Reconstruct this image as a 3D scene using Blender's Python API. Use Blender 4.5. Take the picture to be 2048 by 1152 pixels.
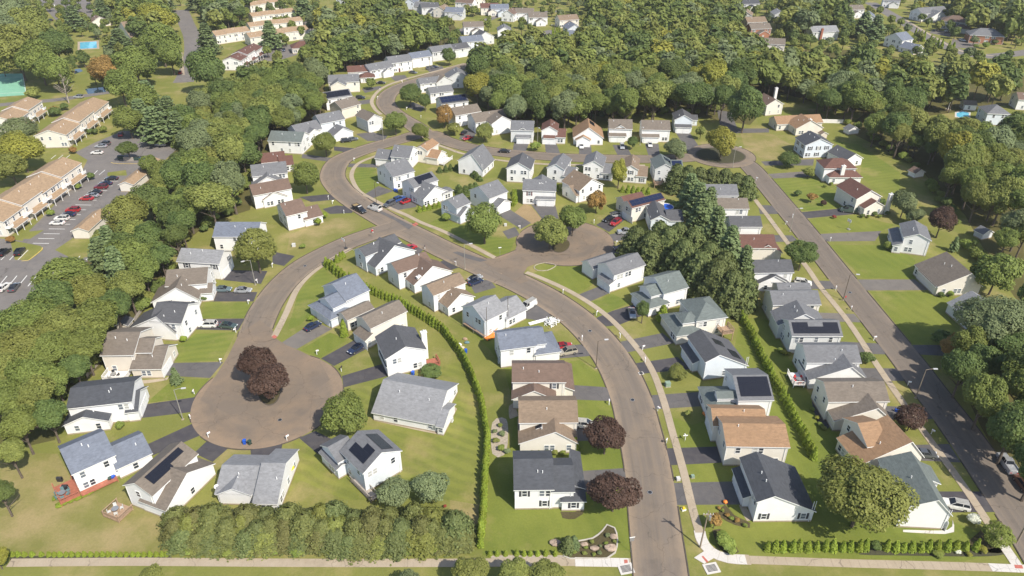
import bpy, math, random
import numpy as np
from mathutils import Vector, Matrix

random.seed(7)
for o in list(bpy.data.objects): bpy.data.objects.remove(o)
scene = bpy.context.scene
col = scene.collection

# ---------------------------------------------------------------- camera
FPX, CAM_H = 1440.0, 105.0
TH = math.atan(876 / FPX)
cam_d = bpy.data.cameras.new('drone_camera'); cam = bpy.data.objects.new('drone_camera', cam_d)
col.objects.link(cam); scene.camera = cam
cam_d.sensor_width = 36.0; cam_d.lens = FPX / 2048 * 36.0
cam_d.clip_start = 1.0; cam_d.clip_end = 6000
cam.location = (0, 0, CAM_H); cam.rotation_euler = (math.pi / 2 - TH, 0, 0)
# ---------------------------------------------------------------- sky, sun, exposure
SUN_EL, SUN_AZ = 47.3, 138.0          # azimuth clockwise from +Y, where the sun stands
world = bpy.data.worlds.new('World'); scene.world = world; world.use_nodes = True
wn = world.node_tree.nodes; wl = world.node_tree.links
sky = wn.new('ShaderNodeTexSky'); sky.sky_type = 'NISHITA'; sky.sun_disc = False
sky.sun_elevation = math.radians(SUN_EL); sky.sun_rotation = math.radians(SUN_AZ)
sky.air_density = 1.0; sky.dust_density = 1.2; sky.ozone_density = 1.0
bg = wn['Background']; bg.inputs['Strength'].default_value = 0.125
wl.new(sky.outputs['Color'], bg.inputs['Color'])
sun_d = bpy.data.lights.new('sun', 'SUN'); sun = bpy.data.objects.new('sun', sun_d); col.objects.link(sun)
sun_d.energy = 4.4; sun_d.angle = math.radians(0.5); sun_d.color = (1.0, 0.935, 0.82)
sv = Vector((math.sin(math.radians(SUN_AZ)) * math.cos(math.radians(SUN_EL)),
             math.cos(math.radians(SUN_AZ)) * math.cos(math.radians(SUN_EL)), math.sin(math.radians(SUN_EL))))
sun.rotation_euler = (-sv).to_track_quat('-Z', 'Y').to_euler(); sun.location = sv * 300
vs = scene.view_settings
vs.view_transform = 'Standard'; vs.look = 'None'; vs.exposure = 0.50; vs.gamma = 1.0; vs.use_curve_mapping = False

# ---------------------------------------------------------------- survey: map sheet coordinates -> metres on site
CT, ST = math.cos(TH), math.sin(TH)
def gp(px, py, z=0.0):
    u = (px - 1024) / FPX; v = (py - 576) / FPX
    d = Vector((u, CT - v * ST, -ST - v * CT)); t = (z - CAM_H) / d.z
    return Vector((d.x * t, d.y * t, z))
def ppm(py): return CT * (py + 300) / CAM_H       # sheet units per metre across at row py

# ---------------------------------------------------------------- materials
MATS = {}
def newmat(name):
    m = bpy.data.materials.new(name); m.use_nodes = True
    MATS[name] = m; n = m.node_tree.nodes
    return m, n, m.node_tree.links, n['Principled BSDF']
def ramp(n, stops, interp='LINEAR'):
    r = n.new('ShaderNodeValToRGB'); r.color_ramp.interpolation = interp
    e = r.color_ramp.elements
    while len(e) < len(stops): e.new(0.5)
    for i, (p, c) in enumerate(stops):
        e[i].position = p; e[i].color = (*c, 1) if len(c) == 3 else c
    return r
def noise(n, l, vec, scale, detail=3, rough=0.55):
    t = n.new('ShaderNodeTexNoise'); t.inputs['Scale'].default_value = scale
    t.inputs['Detail'].default_value = detail; t.inputs['Roughness'].default_value = rough
    if vec is not None: l.new(vec, t.inputs['Vector'])
    return t.outputs['Fac']
def mix(n, l, fac, a, b, blend='MIX'):
    m = n.new('ShaderNodeMix'); m.data_type = 'RGBA'; m.blend_type = blend
    for s, v in ((m.inputs[0], fac), (m.inputs[6], a), (m.inputs[7], b)):
        if isinstance(v, (int, float)): s.default_value = v
        elif isinstance(v, tuple): s.default_value = (*v, 1)
        else: l.new(v, s)
    return m.outputs[2]
def mth(n, l, op, a, b=None):
    m = n.new('ShaderNodeMath'); m.operation = op
    for i, v in enumerate((a, b)):
        if v is None: continue
        if isinstance(v, (int, float)): m.inputs[i].default_value = v
        else: l.new(v, m.inputs[i])
    return m.outputs[0]
def rng(n, l, x, a, b, c=0.0, d=1.0):
    m = n.new('ShaderNodeMapRange'); l.new(x, m.inputs[0])
    for i, v in enumerate((a, b, c, d)): m.inputs[i + 1].default_value = v
    return m.outputs[0]
def pos(n): return n.new('ShaderNodeNewGeometry').outputs['Position']
def sc3(c, k): return tuple(min(1, x * k) for x in c)
def plain(name, c, rough=0.6, var=0.12, scale=1.5, metal=0.0, spec=None):
    m, n, l, b = newmat(name)
    f = noise(n, l, pos(n), scale, 4)
    l.new(mix(n, l, rng(n, l, f, .3, .7), sc3(c, 1 - var), sc3(c, 1 + var)), b.inputs['Base Color'])
    b.inputs['Roughness'].default_value = rough; b.inputs['Metallic'].default_value = metal
    if spec is not None: b.inputs['Specular IOR Level'].default_value = spec
    return m

def wallmat(name, c):
    m, n, l, b = newmat(name); p = pos(n)
    sep = n.new('ShaderNodeSeparateXYZ'); l.new(p, sep.inputs[0])
    # lap siding: a shallow saw-tooth in height, used as relief
    saw = mth(n, l, 'FRACT', mth(n, l, 'MULTIPLY', sep.outputs['Z'], 5.0))
    bump = n.new('ShaderNodeBump'); bump.inputs['Strength'].default_value = .35; bump.inputs['Distance'].default_value = .02
    l.new(saw, bump.inputs['Height']); l.new(bump.outputs['Normal'], b.inputs['Normal'])
    f = noise(n, l, p, .5, 4)
    oi = n.new('ShaderNodeObjectInfo')
    c1 = mix(n, l, rng(n, l, f, .3, .7), sc3(c, .94), sc3(c, 1.03))
    st = noise(n, l, p, 3.0, 5)
    l.new(mix(n, l, rng(n, l, st, .62, .8, 0, .25), c1, sc3(c, .8)), b.inputs['Base Color'])
    b.inputs['Roughness'].default_value = .55; b.inputs['Specular IOR Level'].default_value = .25
def roofmat(name, c):
    m, n, l, b = newmat(name); p = pos(n)
    sep = n.new('ShaderNodeSeparateXYZ'); l.new(p, sep.inputs[0])
    mp = n.new('ShaderNodeVectorMath'); mp.operation = 'MULTIPLY'; l.new(p, mp.inputs[0]); mp.inputs[1].default_value = (1, 1, 5)
    tab = noise(n, l, mp.outputs[0], 1.1, 4, .7)
    big = noise(n, l, p, .22, 3)
    streak = n.new('ShaderNodeVectorMath'); streak.operation = 'MULTIPLY'; l.new(p, streak.inputs[0]); streak.inputs[1].default_value = (1.2, 1.2, .12)
    sk = noise(n, l, streak.outputs[0], .9, 3)
    a = mix(n, l, rng(n, l, tab, .3, .7), sc3(c, .72), sc3(c, 1.26))
    a = mix(n, l, rng(n, l, big, .4, .65, 0, .5), a, sc3(c, .86))
    a = mix(n, l, rng(n, l, sk, .5, .75, 0, .55), a, sc3(c, 1.22))
    row = mth(n, l, 'FRACT', mth(n, l, 'MULTIPLY', sep.outputs['Z'], 8.0))
    bump = n.new('ShaderNodeBump'); bump.inputs['Strength'].default_value = .5; bump.inputs['Distance'].default_value = .03
    l.new(row, bump.inputs['Height']); l.new(bump.outputs['Normal'], b.inputs['Normal'])
    l.new(a, b.inputs['Base Color']); b.inputs['Roughness'].default_value = .85
for k, c in dict(white=(.76, .755, .75), cream=(.70, .66, .59), beige=(.64, .585, .51), ltblue=(.63, .675, .72), ltgrey=(.60, .61, .61),
                 stain=(.60, .54, .47), brick=(.36, .17, .11), tyvek=(.64, .69, .73)).items(): wallmat('wall_' + k, c)
for k, c in dict(slate=(.135, .152, .19), dark=(.058, .062, .072), grey=(.138, .14, .148), ltgrey=(.215, .217, .225), brown=(.138, .092, .070),
                 tan=(.195, .142, .098), orange=(.27, .165, .092), redbrown=(.118, .056, .042), green=(.118, .138, .132), taupe=(.152, .126, .102),
                 sand=(.30, .208, .128), charcoal=(.078, .079, .086)).items(): roofmat('roof_' + k, c)
plain('trim', (.78, .775, .76), .5, .04)
plain('window_frame', (.74, .74, .73), .45, .03)
for k_, c_ in (('blind', (.42, .42, .40)), ('mid', (.13, .15, .18))):
    m, n, l, b = newmat('glass_' + k_); b.inputs['Base Color'].default_value = (*c_, 1); b.inputs['Roughness'].default_value = .15
m, n, l, b = newmat('glass'); b.inputs['Base Color'].default_value = (.035, .042, .055, 1); b.inputs['Roughness'].default_value = .08
plain('shutter', (.05, .05, .06), .6); plain('shutter_red', (.10, .022, .028), .6)
plain('garage_door', (.76, .76, .75), .5, .04); plain('door_dark', (.12, .03, .03), .5)
m, n, l, b = newmat('solar'); b.inputs['Base Color'].default_value = (.012, .013, .020, 1); b.inputs['Roughness'].default_value = .22
m, n, l, b = newmat('solar_blue'); b.inputs['Base Color'].default_value = (.012, .018, .048, 1); b.inputs['Roughness'].default_value = .2
plain('metal_grey', (.42, .42, .42), .4, .08, metal=.6); plain('metal_dark', (.05, .05, .055), .45, .1, metal=.4)
plain('pole_bronze', (.10, .08, .06), .5, .1); plain('pole_grey', (.27, .255, .225), .5, .1); plain('pole_wood', (.25, .20, .15), .85, .25, 3)
plain('lamp_head', (.5, .5, .51), .35, .04)
plain('deck_red', (.34, .12, .075), .75, .2, 2); plain('deck_wood', (.33, .225, .15), .8, .2, 2); plain('deck_white', (.74, .72, .69), .6, .05); plain('deck_grey', (.33, .29, .25), .8, .15)
plain('brick_red', (.28, .10, .06), .85, .25, 6)
plain('fabric_teal', (.12, .2, .21), .8); plain('fabric_tan', (.5, .42, .32), .8); plain('plastic_red', (.45, .04, .04), .5)
plain('bin_blue', (.015, .09, .48), .4, .1); plain('bin_green', (.03, .06, .05), .5, .1)
plain('plastic_white', (.78, .78, .77), .45, .04); plain('ac_grey', (.52, .52, .5), .6, .08)
plain('box_green', (.22, .30, .23), .6, .08); plain('yellow', (.72, .5, .02), .6); plain('orange', (.75, .22, .03), .6, .2, 3)
plain('stone', (.34, .29, .23), .85, .25, 2); plain('boulder', (.34, .26, .2), .9, .3, 1.5); plain('edging', (.42, .39, .34), .85, .12)
plain('rubber', (.02, .02, .021), .8, .1); plain('rim', (.5, .5, .52), .3, .05, metal=.8)
m, n, l, b = newmat('car_glass'); b.inputs['Base Color'].default_value = (.018, .021, .028, 1); b.inputs['Roughness'].default_value = .06
m, n, l, b = newmat('headlight'); b.inputs['Base Color'].default_value = (.8, .82, .85, 1); b.inputs['Roughness'].default_value = .1
m, n, l, b = newmat('taillight'); b.inputs['Base Color'].default_value = (.4, .015, .02, 1); b.inputs['Roughness'].default_value = .2
for k, c in dict(white=(.80, .80, .80), black=(.014, .015, .018), silver=(.42, .43, .45), grey=(.12, .125, .135), navy=(.018, .028, .07), red=(.36, .02, .025),
                 maroon=(.14, .014, .025), blue=(.03, .08, .26), teal=(.16, .22, .24), beige=(.46, .41, .34), green=(.05, .075, .07), brown=(.10, .045, .03)).items():
    m, n, l, b = newmat('paint_' + k); b.inputs['Base Color'].default_value = (*c, 1); b.inputs['Roughness'].default_value = .28
    b.inputs['Coat Weight'].default_value = .7; b.inputs['Coat Roughness'].default_value = .08
    if k in ('silver', 'teal', 'grey', 'beige'): b.inputs['Metallic'].default_value = .35
m, n, l, b = newmat('pool_water')
f = noise(n, l, pos(n), .8, 2); l.new(mix(n, l, f, (.10, .42, .60), (.17, .52, .68)), b.inputs['Base Color']); b.inputs['Roughness'].default_value = .08
m, n, l, b = newmat('pond_water'); b.inputs['Base Color'].default_value = (.03, .05, .07, 1); b.inputs['Roughness'].default_value = .06

# --- grounds
def lawnmat(name, g1, g2, dry, dryamt, stripe=None, coarse=.035, samt=.45):
    m, n, l, b = newmat(name); p = pos(n)
    big = noise(n, l, p, coarse, 3); mid = noise(n, l, p, .16, 4, .6); fine = noise(n, l, p, 2.2, 5, .75); ff = noise(n, l, p, 9, 3, .7)
    a = mix(n, l, rng(n, l, big, .35, .65), g1, g2)
    a = mix(n, l, rng(n, l, mid, .35, .7, 0, .55), a, sc3(g1, .78))
    d2 = noise(n, l, p, .075, 5, .65)
    a = mix(n, l, rng(n, l, d2, .66 - dryamt, .86 - dryamt, 0, .85), a, dry)
    a = mix(n, l, rng(n, l, fine, .25, .75, 0, .62), a, mix(n, l, .5, a, (.02, .035, .004)))
    a = mix(n, l, rng(n, l, ff, .35, .7, 0, .35), a, mix(n, l, .6, a, (.30, .30, .08)))
    if stripe:
        ang, per = stripe
        dp = n.new('ShaderNodeVectorMath'); dp.operation = 'DOT_PRODUCT'; l.new(p, dp.inputs[0]); dp.inputs[1].default_value = (math.cos(ang), math.sin(ang), 0)
        w = noise(n, l, p, .12, 2)
        s = mth(n, l, 'SINE', mth(n, l, 'MULTIPLY', mth(n, l, 'ADD', dp.outputs['Value'], mth(n, l, 'MULTIPLY', w, 2.5)), 6.283 / per))
        a = mix(n, l, mth(n, l, 'MULTIPLY', rng(n, l, s, -.6, .6, 0, samt), rng(n, l, noise(n, l, p, .06, 3), .36, .55, .25, 1)), a, mix(n, l, .55, a, (.25, .26, .055)))
    bump = n.new('ShaderNodeBump'); bump.inputs['Strength'].default_value = .5; bump.inputs['Distance'].default_value = .12
    l.new(fine, bump.inputs['Height']); l.new(bump.outputs['Normal'], b.inputs['Normal'])
    l.new(a, b.inputs['Base Color']); b.inputs['Roughness'].default_value = .95; b.inputs['Specular IOR Level'].default_value = .1
GR1, GR2, DRY = (.168, .186, .046), (.238, .224, .066), (.35, .272, .135)
lawnmat('lawn', GR1, GR2, DRY, .16)
lawnmat('lawn_lush', (.135, .175, .032), (.20, .215, .046), (.28, .24, .09), .10, (math.radians(20), 3.1), .035, .2)
lawnmat('lawn_stripe', (.138, .168, .038), (.20, .205, .052), (.32, .255, .11), .17, (math.radians(62), 2.6), .035, .6)
lawnmat('lawn_dry', (.185, .185, .055), (.25, .22, .08), (.35, .265, .14), .22)
lawnmat('lawn_mown', (.128, .172, .034), (.185, .205, .046), (.29, .24, .10), .12, (math.radians(105), 2.4), .05, .35)
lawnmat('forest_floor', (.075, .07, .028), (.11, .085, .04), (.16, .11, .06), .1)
lawnmat('mulch', (.062, .045, .034), (.085, .06, .045), (.12, .09, .065), .02)
lawnmat('mulch_black', (.045, .04, .04), (.06, .055, .05), (.09, .08, .07), .02)
lawnmat('dirt', (.30, .205, .12), (.36, .25, .15), (.40, .29, .18), .1)
def asphalt(name, c1, c2, dust, dustamt, uv=True, edge=False):
    m, n, l, b = newmat(name); p = pos(n)
    if uv:
        u = n.new('ShaderNodeUVMap'); u.uv_map = 'along'
        mp = n.new('ShaderNodeVectorMath'); mp.operation = 'MULTIPLY'; l.new(u.outputs[0], mp.inputs[0]); mp.inputs[1].default_value = (1.6, .045, 1)
        st = noise(n, l, mp.outputs[0], 1.0, 4, .6)
        mp2 = n.new('ShaderNodeVectorMath'); mp2.operation = 'MULTIPLY'; l.new(u.outputs[0], mp2.inputs[0]); mp2.inputs[1].default_value = (.5, .02, 1)
        st2 = noise(n, l, mp2.outputs[0], 1.0, 3, .6)
    else: st = noise(n, l, p, .5, 4); st2 = noise(n, l, p, .12, 3)
    pt = noise(n, l, p, .11, 5, .65); fine = noise(n, l, p, 5, 4, .8)
    a = mix(n, l, rng(n, l, st2, .35, .65), c1, c2)
    a = mix(n, l, rng(n, l, st, .45, .75, 0, .6), a, dust)
    a = mix(n, l, rng(n, l, pt, .52 - dustamt, .80 - dustamt, 0, .8), a, dust)
    a = mix(n, l, rng(n, l, fine, .25, .75, 0, .35), a, mix(n, l, .6, a, (.03, .027, .025)))
    dk = noise(n, l, p, .23, 4, .7); a = mix(n, l, rng(n, l, dk, .56, .72, 0, .38), a, sc3(c1, .62))
    if edge:                                             # soil swept to the kerbs
        sx = n.new('ShaderNodeSeparateXYZ'); l.new(u.outputs[0], sx.inputs[0]); ed = mth(n, l, 'ABSOLUTE', sx.outputs['X'])
        en = noise(n, l, p, .35, 4, .7); ev = mth(n, l, 'ADD', ed, mth(n, l, 'MULTIPLY', en, 2.2))
        a = mix(n, l, rng(n, l, ev, 4.2, 5.6, 0, .8), a, sc3(dust, 1.08))
    crk = n.new('ShaderNodeTexVoronoi'); crk.feature = 'DISTANCE_TO_EDGE'; crk.inputs['Scale'].default_value = .09
    wv = n.new('ShaderNodeTexNoise'); wv.inputs['Scale'].default_value = .5; l.new(p, wv.inputs['Vector'])
    wp = n.new('ShaderNodeVectorMath'); wp.operation = 'MULTIPLY_ADD'; l.new(wv.outputs['Color'], wp.inputs[0]); wp.inputs[1].default_value = (3, 3, 0); l.new(p, wp.inputs[2])
    l.new(wp.outputs[0], crk.inputs['Vector'])
    a = mix(n, l, rng(n, l, crk.outputs['Distance'], 0, .006, .5, 0), a, (.045, .038, .034))
    l.new(a, b.inputs['Base Color']); b.inputs['Roughness'].default_value = .9; b.inputs['Specular IOR Level'].default_value = .2
asphalt('road_milled', (.162, .136, .113), (.202, .167, .136), (.262, .200, .142), .03, True, True)
asphalt('road_right', (.155, .131, .110), (.185, .155, .129), (.238, .187, .14), -.02, True, True)
asphalt('road_court', (.165, .134, .107), (.205, .163, .126), (.272, .196, .132), .07, True, True)
asphalt('asphalt_new', (.062, .058, .066), (.078, .074, .080), (.115, .105, .10), -.06, False)
asphalt('asphalt_mid', (.105, .10, .102), (.128, .12, .118), (.165, .15, .14), -.04, False)
asphalt('asphalt_old', (.150, .136, .125), (.175, .158, .142), (.21, .185, .16), -.02, False)
asphalt('asphalt_lot', (.165, .152, .145), (.19, .174, .162), (.225, .2, .18), -.03, False)
asphalt('kerb_asphalt', (.075, .065, .055), (.1, .085, .07), (.15, .12, .09), 0, False)
asphalt('concrete', (.36, .295, .215), (.40, .33, .245), (.45, .375, .285), .02, False)
asphalt('concrete_new', (.56, .53, .49), (.60, .57, .53), (.64, .61, .57), .0, False)
plain('paint_white', (.62, .61, .58), .7, .15, 2); plain('paint_yellow', (.56, .40, .10), .7, .2, 2); plain('tactile', (.40, .12, .09), .8, .15, 4)
plain('court_green', (.19, .40, .28), .8, .08, .3)

# --- foliage
def leafmat(name, dark, light, warm, hue=.0):
    m, n, l, b = newmat(name)
    at = n.new('ShaderNodeAttribute'); at.attribute_name = 'tint'
    oi = n.new('ShaderNodeObjectInfo')
    a = mix(n, l, at.outputs['Fac'], dark, light)
    a = mix(n, l, rng(n, l, oi.outputs['Random'], .35, 1, 0, .55), a, mix(n, l, .55, a, warm))
    hv = n.new('ShaderNodeHueSaturation'); l.new(a, hv.inputs['Color'])
    l.new(rng(n, l, oi.outputs['Random'], 0, 1, 1.12, .86), hv.inputs['Value'])
    l.new(hv.outputs[0], b.inputs['Base Color'])
    b.inputs['Roughness'].default_value = .62; b.inputs['Specular IOR Level'].default_value = .22
    tr = n.new('ShaderNodeBsdfTranslucent'); l.new(hv.outputs[0], tr.inputs['Color'])
    ms = n.new('ShaderNodeMixShader'); ms.inputs[0].default_value = .33
    l.new(b.outputs[0], ms.inputs[1]); l.new(tr.outputs[0], ms.inputs[2])
    l.new(ms.outputs[0], n['Material Output'].inputs['Surface'])
LG = 2.15
for nm_, d_, li_, wa_ in (('green', (.054, .072, .018), (.112, .136, .034), (.138, .138, .032)), ('dark', (.036, .056, .017), (.080, .105, .030), (.092, .102, .026)), ('olive', (.068, .080, .021), (.138, .150, .040), (.158, .148, .036)),
        ('grey', (.062, .080, .038), (.125, .148, .070), (.115, .125, .048)), ('yellow', (.095, .100, .018), (.175, .172, .032), (.18, .15, .03)), ('autumn', (.105, .070, .024), (.21, .13, .04), (.2, .09, .03)),
        ('purple', (.027, .016, .0125), (.062, .038, .028), (.052, .028, .020)), ('pine', (.050, .076, .032), (.115, .145, .064), (.105, .125, .048)), ('yew', (.044, .060, .021), (.104, .120, .044), (.098, .10, .034)),
        ('thuja', (.070, .100, .012), (.150, .185, .024), (.15, .16, .022)), ('shrub', (.065, .092, .019), (.14, .17, .038), (.15, .15, .034)), ('red', (.11, .02, .018), (.2, .05, .035), (.18, .05, .02)),
        ('white', (.25, .26, .21), (.42, .42, .37), (.35, .35, .28)), ('hedge', (.050, .060, .019), (.112, .118, .038), (.125, .10, .042))):
    leafmat('leaf_' + nm_, sc3(d_, LG), sc3(li_, LG), sc3(wa_, LG))
plain('bark', (.11, .085, .065), .95, .3, 3); plain('bark_pale', (.34, .29, .24), .9, .25, 3); plain('twig', (.24, .19, .15), .95, .2, 3)

# ---------------------------------------------------------------- mesh helpers
class MB:
    """collects quads/tris, then links them as one mesh object"""
    def __init__(s): s.v = []; s.f = []; s.m = []
    def face(s, pts, mi=0):
        b = len(s.v); s.v += [tuple(p) for p in pts]; s.f.append(tuple(range(b, b + len(pts)))); s.m.append(mi)
    def box(s, x0, x1, y0, y1, z0, z1, mi=0, T=None, top=None):
        c = [Vector((x, y, z)) for z in (z0, z1) for y in (y0, y1) for x in (x0, x1)]
        if T is not None: c = [T @ p for p in c]
        b = len(s.v); s.v += [tuple(p) for p in c]
        for i, q in enumerate(((0, 2, 3, 1), (4, 5, 7, 6), (0, 1, 5, 4), (1, 3, 7, 5), (3, 2, 6, 7), (2, 0, 4, 6))):
            s.f.append(tuple(b + k for k in q)); s.m.append(top if (top is not None and i == 1) else mi)
        return s
    def tube(s, pts, rad, seg=6, mi=0, cap=True):
        rings = []
        pts = [Vector(p) for p in pts]
        for i, p in enumerate(pts):
            d = (pts[min(i + 1, len(pts) - 1)] - pts[max(i - 1, 0)]).normalized()
            a = d.orthogonal().normalized() if abs(d.z) < .99 else Vector((1, 0, 0)); bb = d.cross(a)
            r = rad[i] if isinstance(rad, (list, tuple)) else rad
            b = len(s.v); rings.append(b)
            for k in range(seg):
                t = 2 * math.pi * k / seg; s.v.append(tuple(p + (a * math.cos(t) + bb * math.sin(t)) * r))
        for i in range(len(rings) - 1):
            for k in range(seg):
                s.f.append((rings[i] + k, rings[i] + (k + 1) % seg, rings[i + 1] + (k + 1) % seg, rings[i + 1] + k)); s.m.append(mi)
        if cap:
            s.f.append(tuple(rings[0] + k for k in range(seg))[::-1]); s.m.append(mi)
            s.f.append(tuple(rings[-1] + k for k in range(seg))); s.m.append(mi)
        return s
    def prism(s, poly, z0, z1, mi=0, top=None):
        n_ = len(poly); b = len(s.v)
        s.v += [(p[0], p[1], z0) for p in poly] + [(p[0], p[1], z1) for p in poly]
        s.f.append(tuple(b + n_ + k for k in range(n_))); s.m.append(mi if top is None else top)
        s.f.append(tuple(b + k for k in range(n_))[::-1]); s.m.append(mi)
        for k in range(n_):
            j = (k + 1) % n_; s.f.append((b + k, b + j, b + n_ + j, b + n_ + k)); s.m.append(mi)
        return s
    def mesh(s, name, mats, smooth=False):
        me = bpy.data.meshes.new(name); me.from_pydata(s.v, [], s.f)
        for mm in (mats if isinstance(mats, (list, tuple)) else [mats]): me.materials.append(MATS[mm])
        if len(me.materials) > 1: me.polygons.foreach_set('material_index', s.m)
        if smooth: me.polygons.foreach_set('use_smooth', [True] * len(me.polygons))
        me.update(); return me
    def build(s, name, mats, parent=None, smooth=False): return obj(name, s.mesh(name, mats, smooth), parent)
def obj(name, me, parent=None, mat=None):
    o = bpy.data.objects.new(name, me); col.objects.link(o)
    if parent is not None: o.parent = parent
    if mat is not None: o.matrix_local = mat
    return o
def tag(o, label=None, cat=None, group=None, kind=None):
    if label: o['label'] = label
    if cat: o['category'] = cat
    if group: o['group'] = group
    if kind: o['kind'] = kind
    return o
def empty(name, loc, rz=0.0):
    o = bpy.data.objects.new(name, None); col.objects.link(o); o.location = loc; o.rotation_euler = (0, 0, rz); o.empty_display_size = .5
    return o
def copy_tree(o, parent=None):
    c = o.copy(); col.objects.link(c); c.parent = parent
    for ch in o.children: copy_tree(ch, c)
    return c
def catmull(pts, step=2.0, closed=False):
    P = [Vector(p) for p in pts]; out = []
    n_ = len(P); rngN = n_ if closed else n_ - 1
    for i in range(rngN):
        p0 = P[(i - 1) % n_] if closed or i > 0 else P[0] * 2 - P[1]
        p1 = P[i]; p2 = P[(i + 1) % n_]
        p3 = P[(i + 2) % n_] if closed or i + 2 < n_ else p2 * 2 - p1
        k = max(1, int((p2 - p1).length / step))
        for j in range(k):
            t = j / k
            out.append(.5 * ((2 * p1) + (p2 - p0) * t + (2 * p0 - 5 * p1 + 4 * p2 - p3) * t * t + (3 * p1 - p0 - 3 * p2 + p3) * t ** 3))
    if not closed: out.append(P[-1])
    return out
def gpl(pts): return [gp(*p) for p in pts]
def resample(P, d):
    out = [P[0].copy()]; acc = 0
    for a, b in zip(P, P[1:]):
        L = (b - a).length; t = d - acc
        while t <= L:
            out.append(a + (b - a) * (t / L)); t += d
        acc = (acc + L) % d
    return out
def normals2(P, closed=False):
    N = []
    for i in range(len(P)):
        a = P[i - 1] if (i > 0 or closed) else P[i]; b = P[(i + 1) % len(P)] if (i < len(P) - 1 or closed) else P[i]
        d = (b - a).normalized(); N.append(Vector((-d.y, d.x, 0)))
    return N
def sheet(name, poly, mat, z, kind='structure'):
    m = MB(); m.face([(p[0], p[1], z) for p in poly]); o = m.build(name, mat)
    if o.data.polygons[0].normal.z < 0: o.data.flip_normals()
    return tag(o, kind=kind)
# ================================================================ the setting
g = MB(); g.face([(-3500, -400, 0), (3500, -400, 0), (3500, 5000, 0), (-3500, 5000, 0)])
tag(g.build('ground', 'lawn'), kind='structure')
LAWNS = [
 ('lawn_stripe', [(690, 780), (745, 770), (930, 720), (962, 800), (972, 860), (966, 960), (960, 1080), (925, 1090), (905, 1000), (800, 1000), (690, 1000), (600, 960), (560, 1010), (590, 880), (640, 900), (680, 860)]),
 ('lawn_lush', [(975, 900), (1020, 900), (1030, 830), (1010, 740), (980, 700), (930, 650), (985, 640), (1010, 700), (1060, 735), (1160, 720), (1215, 760), (1240, 900), (1262, 990), (1266, 1100), (965, 1110)]),
 ('lawn_lush', [(1335, 830), (1385, 850), (1440, 830), (1460, 740), (1480, 640), (1530, 700), (1600, 870), (1680, 960), (1990, 1075), (2010, 1105), (1930, 1122), (1480, 1112), (1420, 1090), (1385, 1010), (1350, 900)]),
 ('lawn_lush', [(1485, 635), (1540, 640), (1600, 760), (1660, 850), (1700, 900), (1640, 925), (1560, 775)]),
 ('lawn_dry', [(0, 930), (60, 905), (115, 908), (150, 975), (232, 950), (262, 1000), (330, 1030), (345, 1118), (0, 1118)]),
 ('lawn_dry', [(900, 1000), (960, 1010), (958, 1095), (900, 1110)]),
 ('lawn_dry', [(580, 470), (640, 440), (720, 430), (722, 455), (640, 490), (570, 520)]),
 ('lawn_mown', [(392, 668), (472, 664), (444, 722), (346, 722), (352, 690)]), ('lawn_lush', [(345, 760), (418, 757), (393, 794), (292, 806)]), ('lawn_mown', [(412, 605), (502, 605), (491, 636), (402, 636)]),
 ('lawn_mown', [(712, 337), (752, 337), (758, 372), (727, 390), (716, 375), (708, 352)]), ('lawn_mown', [(597, 585), (650, 530), (715, 575), (690, 590), (630, 620), (600, 650), (575, 660)]), ('lawn_lush', [(600, 700), (660, 665), (695, 680), (640, 716)]),
 ('lawn_mown', [(850, 450), (890, 430), (960, 470), (1030, 480), (1020, 505), (995, 512), (940, 483)]), ('lawn_lush', [(1062, 548), (1110, 528), (1180, 530), (1185, 570), (1150, 590), (1125, 572)]), ('lawn_mown', [(1180, 605), (1225, 588), (1262, 605), (1222, 622), (1194, 634)]),
 ('lawn_mown', [(1545, 358), (1630, 355), (1695, 400), (1680, 416), (1596, 423)]), ('lawn_lush', [(1615, 438), (1712, 430), (1790, 450), (1762, 462), (1640, 466)]), ('lawn_dry', [(1480, 262), (1545, 268), (1600, 300), (1600, 318), (1530, 320), (1490, 300)]), ('lawn_mown', [(1660, 280), (1720, 290), (1800, 345), (1800, 400), (1760, 390), (1720, 350), (1725, 320)]),
 ('lawn_lush', [(1660, 490), (1790, 490), (1830, 520), (1830, 558), (1725, 556)]),
 ('lawn_lush', [(1740, 583), (1900, 583), (1930, 640), (1900, 690), (1825, 688)]),
]
for i, (mt, pl) in enumerate(LAWNS):
    sheet('lawn', [gp(*p) for p in pl], mt, .003 + .00022 * i)
FLOORS = [
 [(0, 640), (120, 545), (200, 430), (330, 325), (400, 230), (480, 160), (560, 130), (650, 150), (650, 235), (540, 300), (515, 340), (500, 420), (420, 445), (350, 500), (325, 570), (270, 650), (200, 735), (140, 775), (110, 880), (0, 905)],
 [(640, 60), (780, 0), (900, 40), (930, 80), (860, 95), (740, 140), (650, 135)],
 [(935, 130), (1050, 95), (1170, 70), (1180, 0), (1480, 0), (1540, 100), (1720, 100), (1880, 130), (2048, 150), (2048, 205), (1800, 240), (1650, 210), (1560, 185), (1500, 250), (1340, 225), (1020, 240), (930, 200)],
 [(1690, 260), (1760, 200), (1890, 260), (2048, 270), (2048, 620), (1990, 540), (1930, 430), (1830, 330)],
 [(1890, 700), (1940, 640), (2100, 600), (2200, 1000), (2048, 1010), (1960, 850)],
]
for i, pl in enumerate(FLOORS): sheet('forest_floor', [gp(*p) for p in pl], 'forest_floor', .009 + .0004 * i)
tag(sheet('lawn', [gp(*p) for p in [(1029, 425), (1048, 408), (1062, 412), (1085, 440), (1065, 448), (1040, 440)]], 'dirt', .0085))

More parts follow.
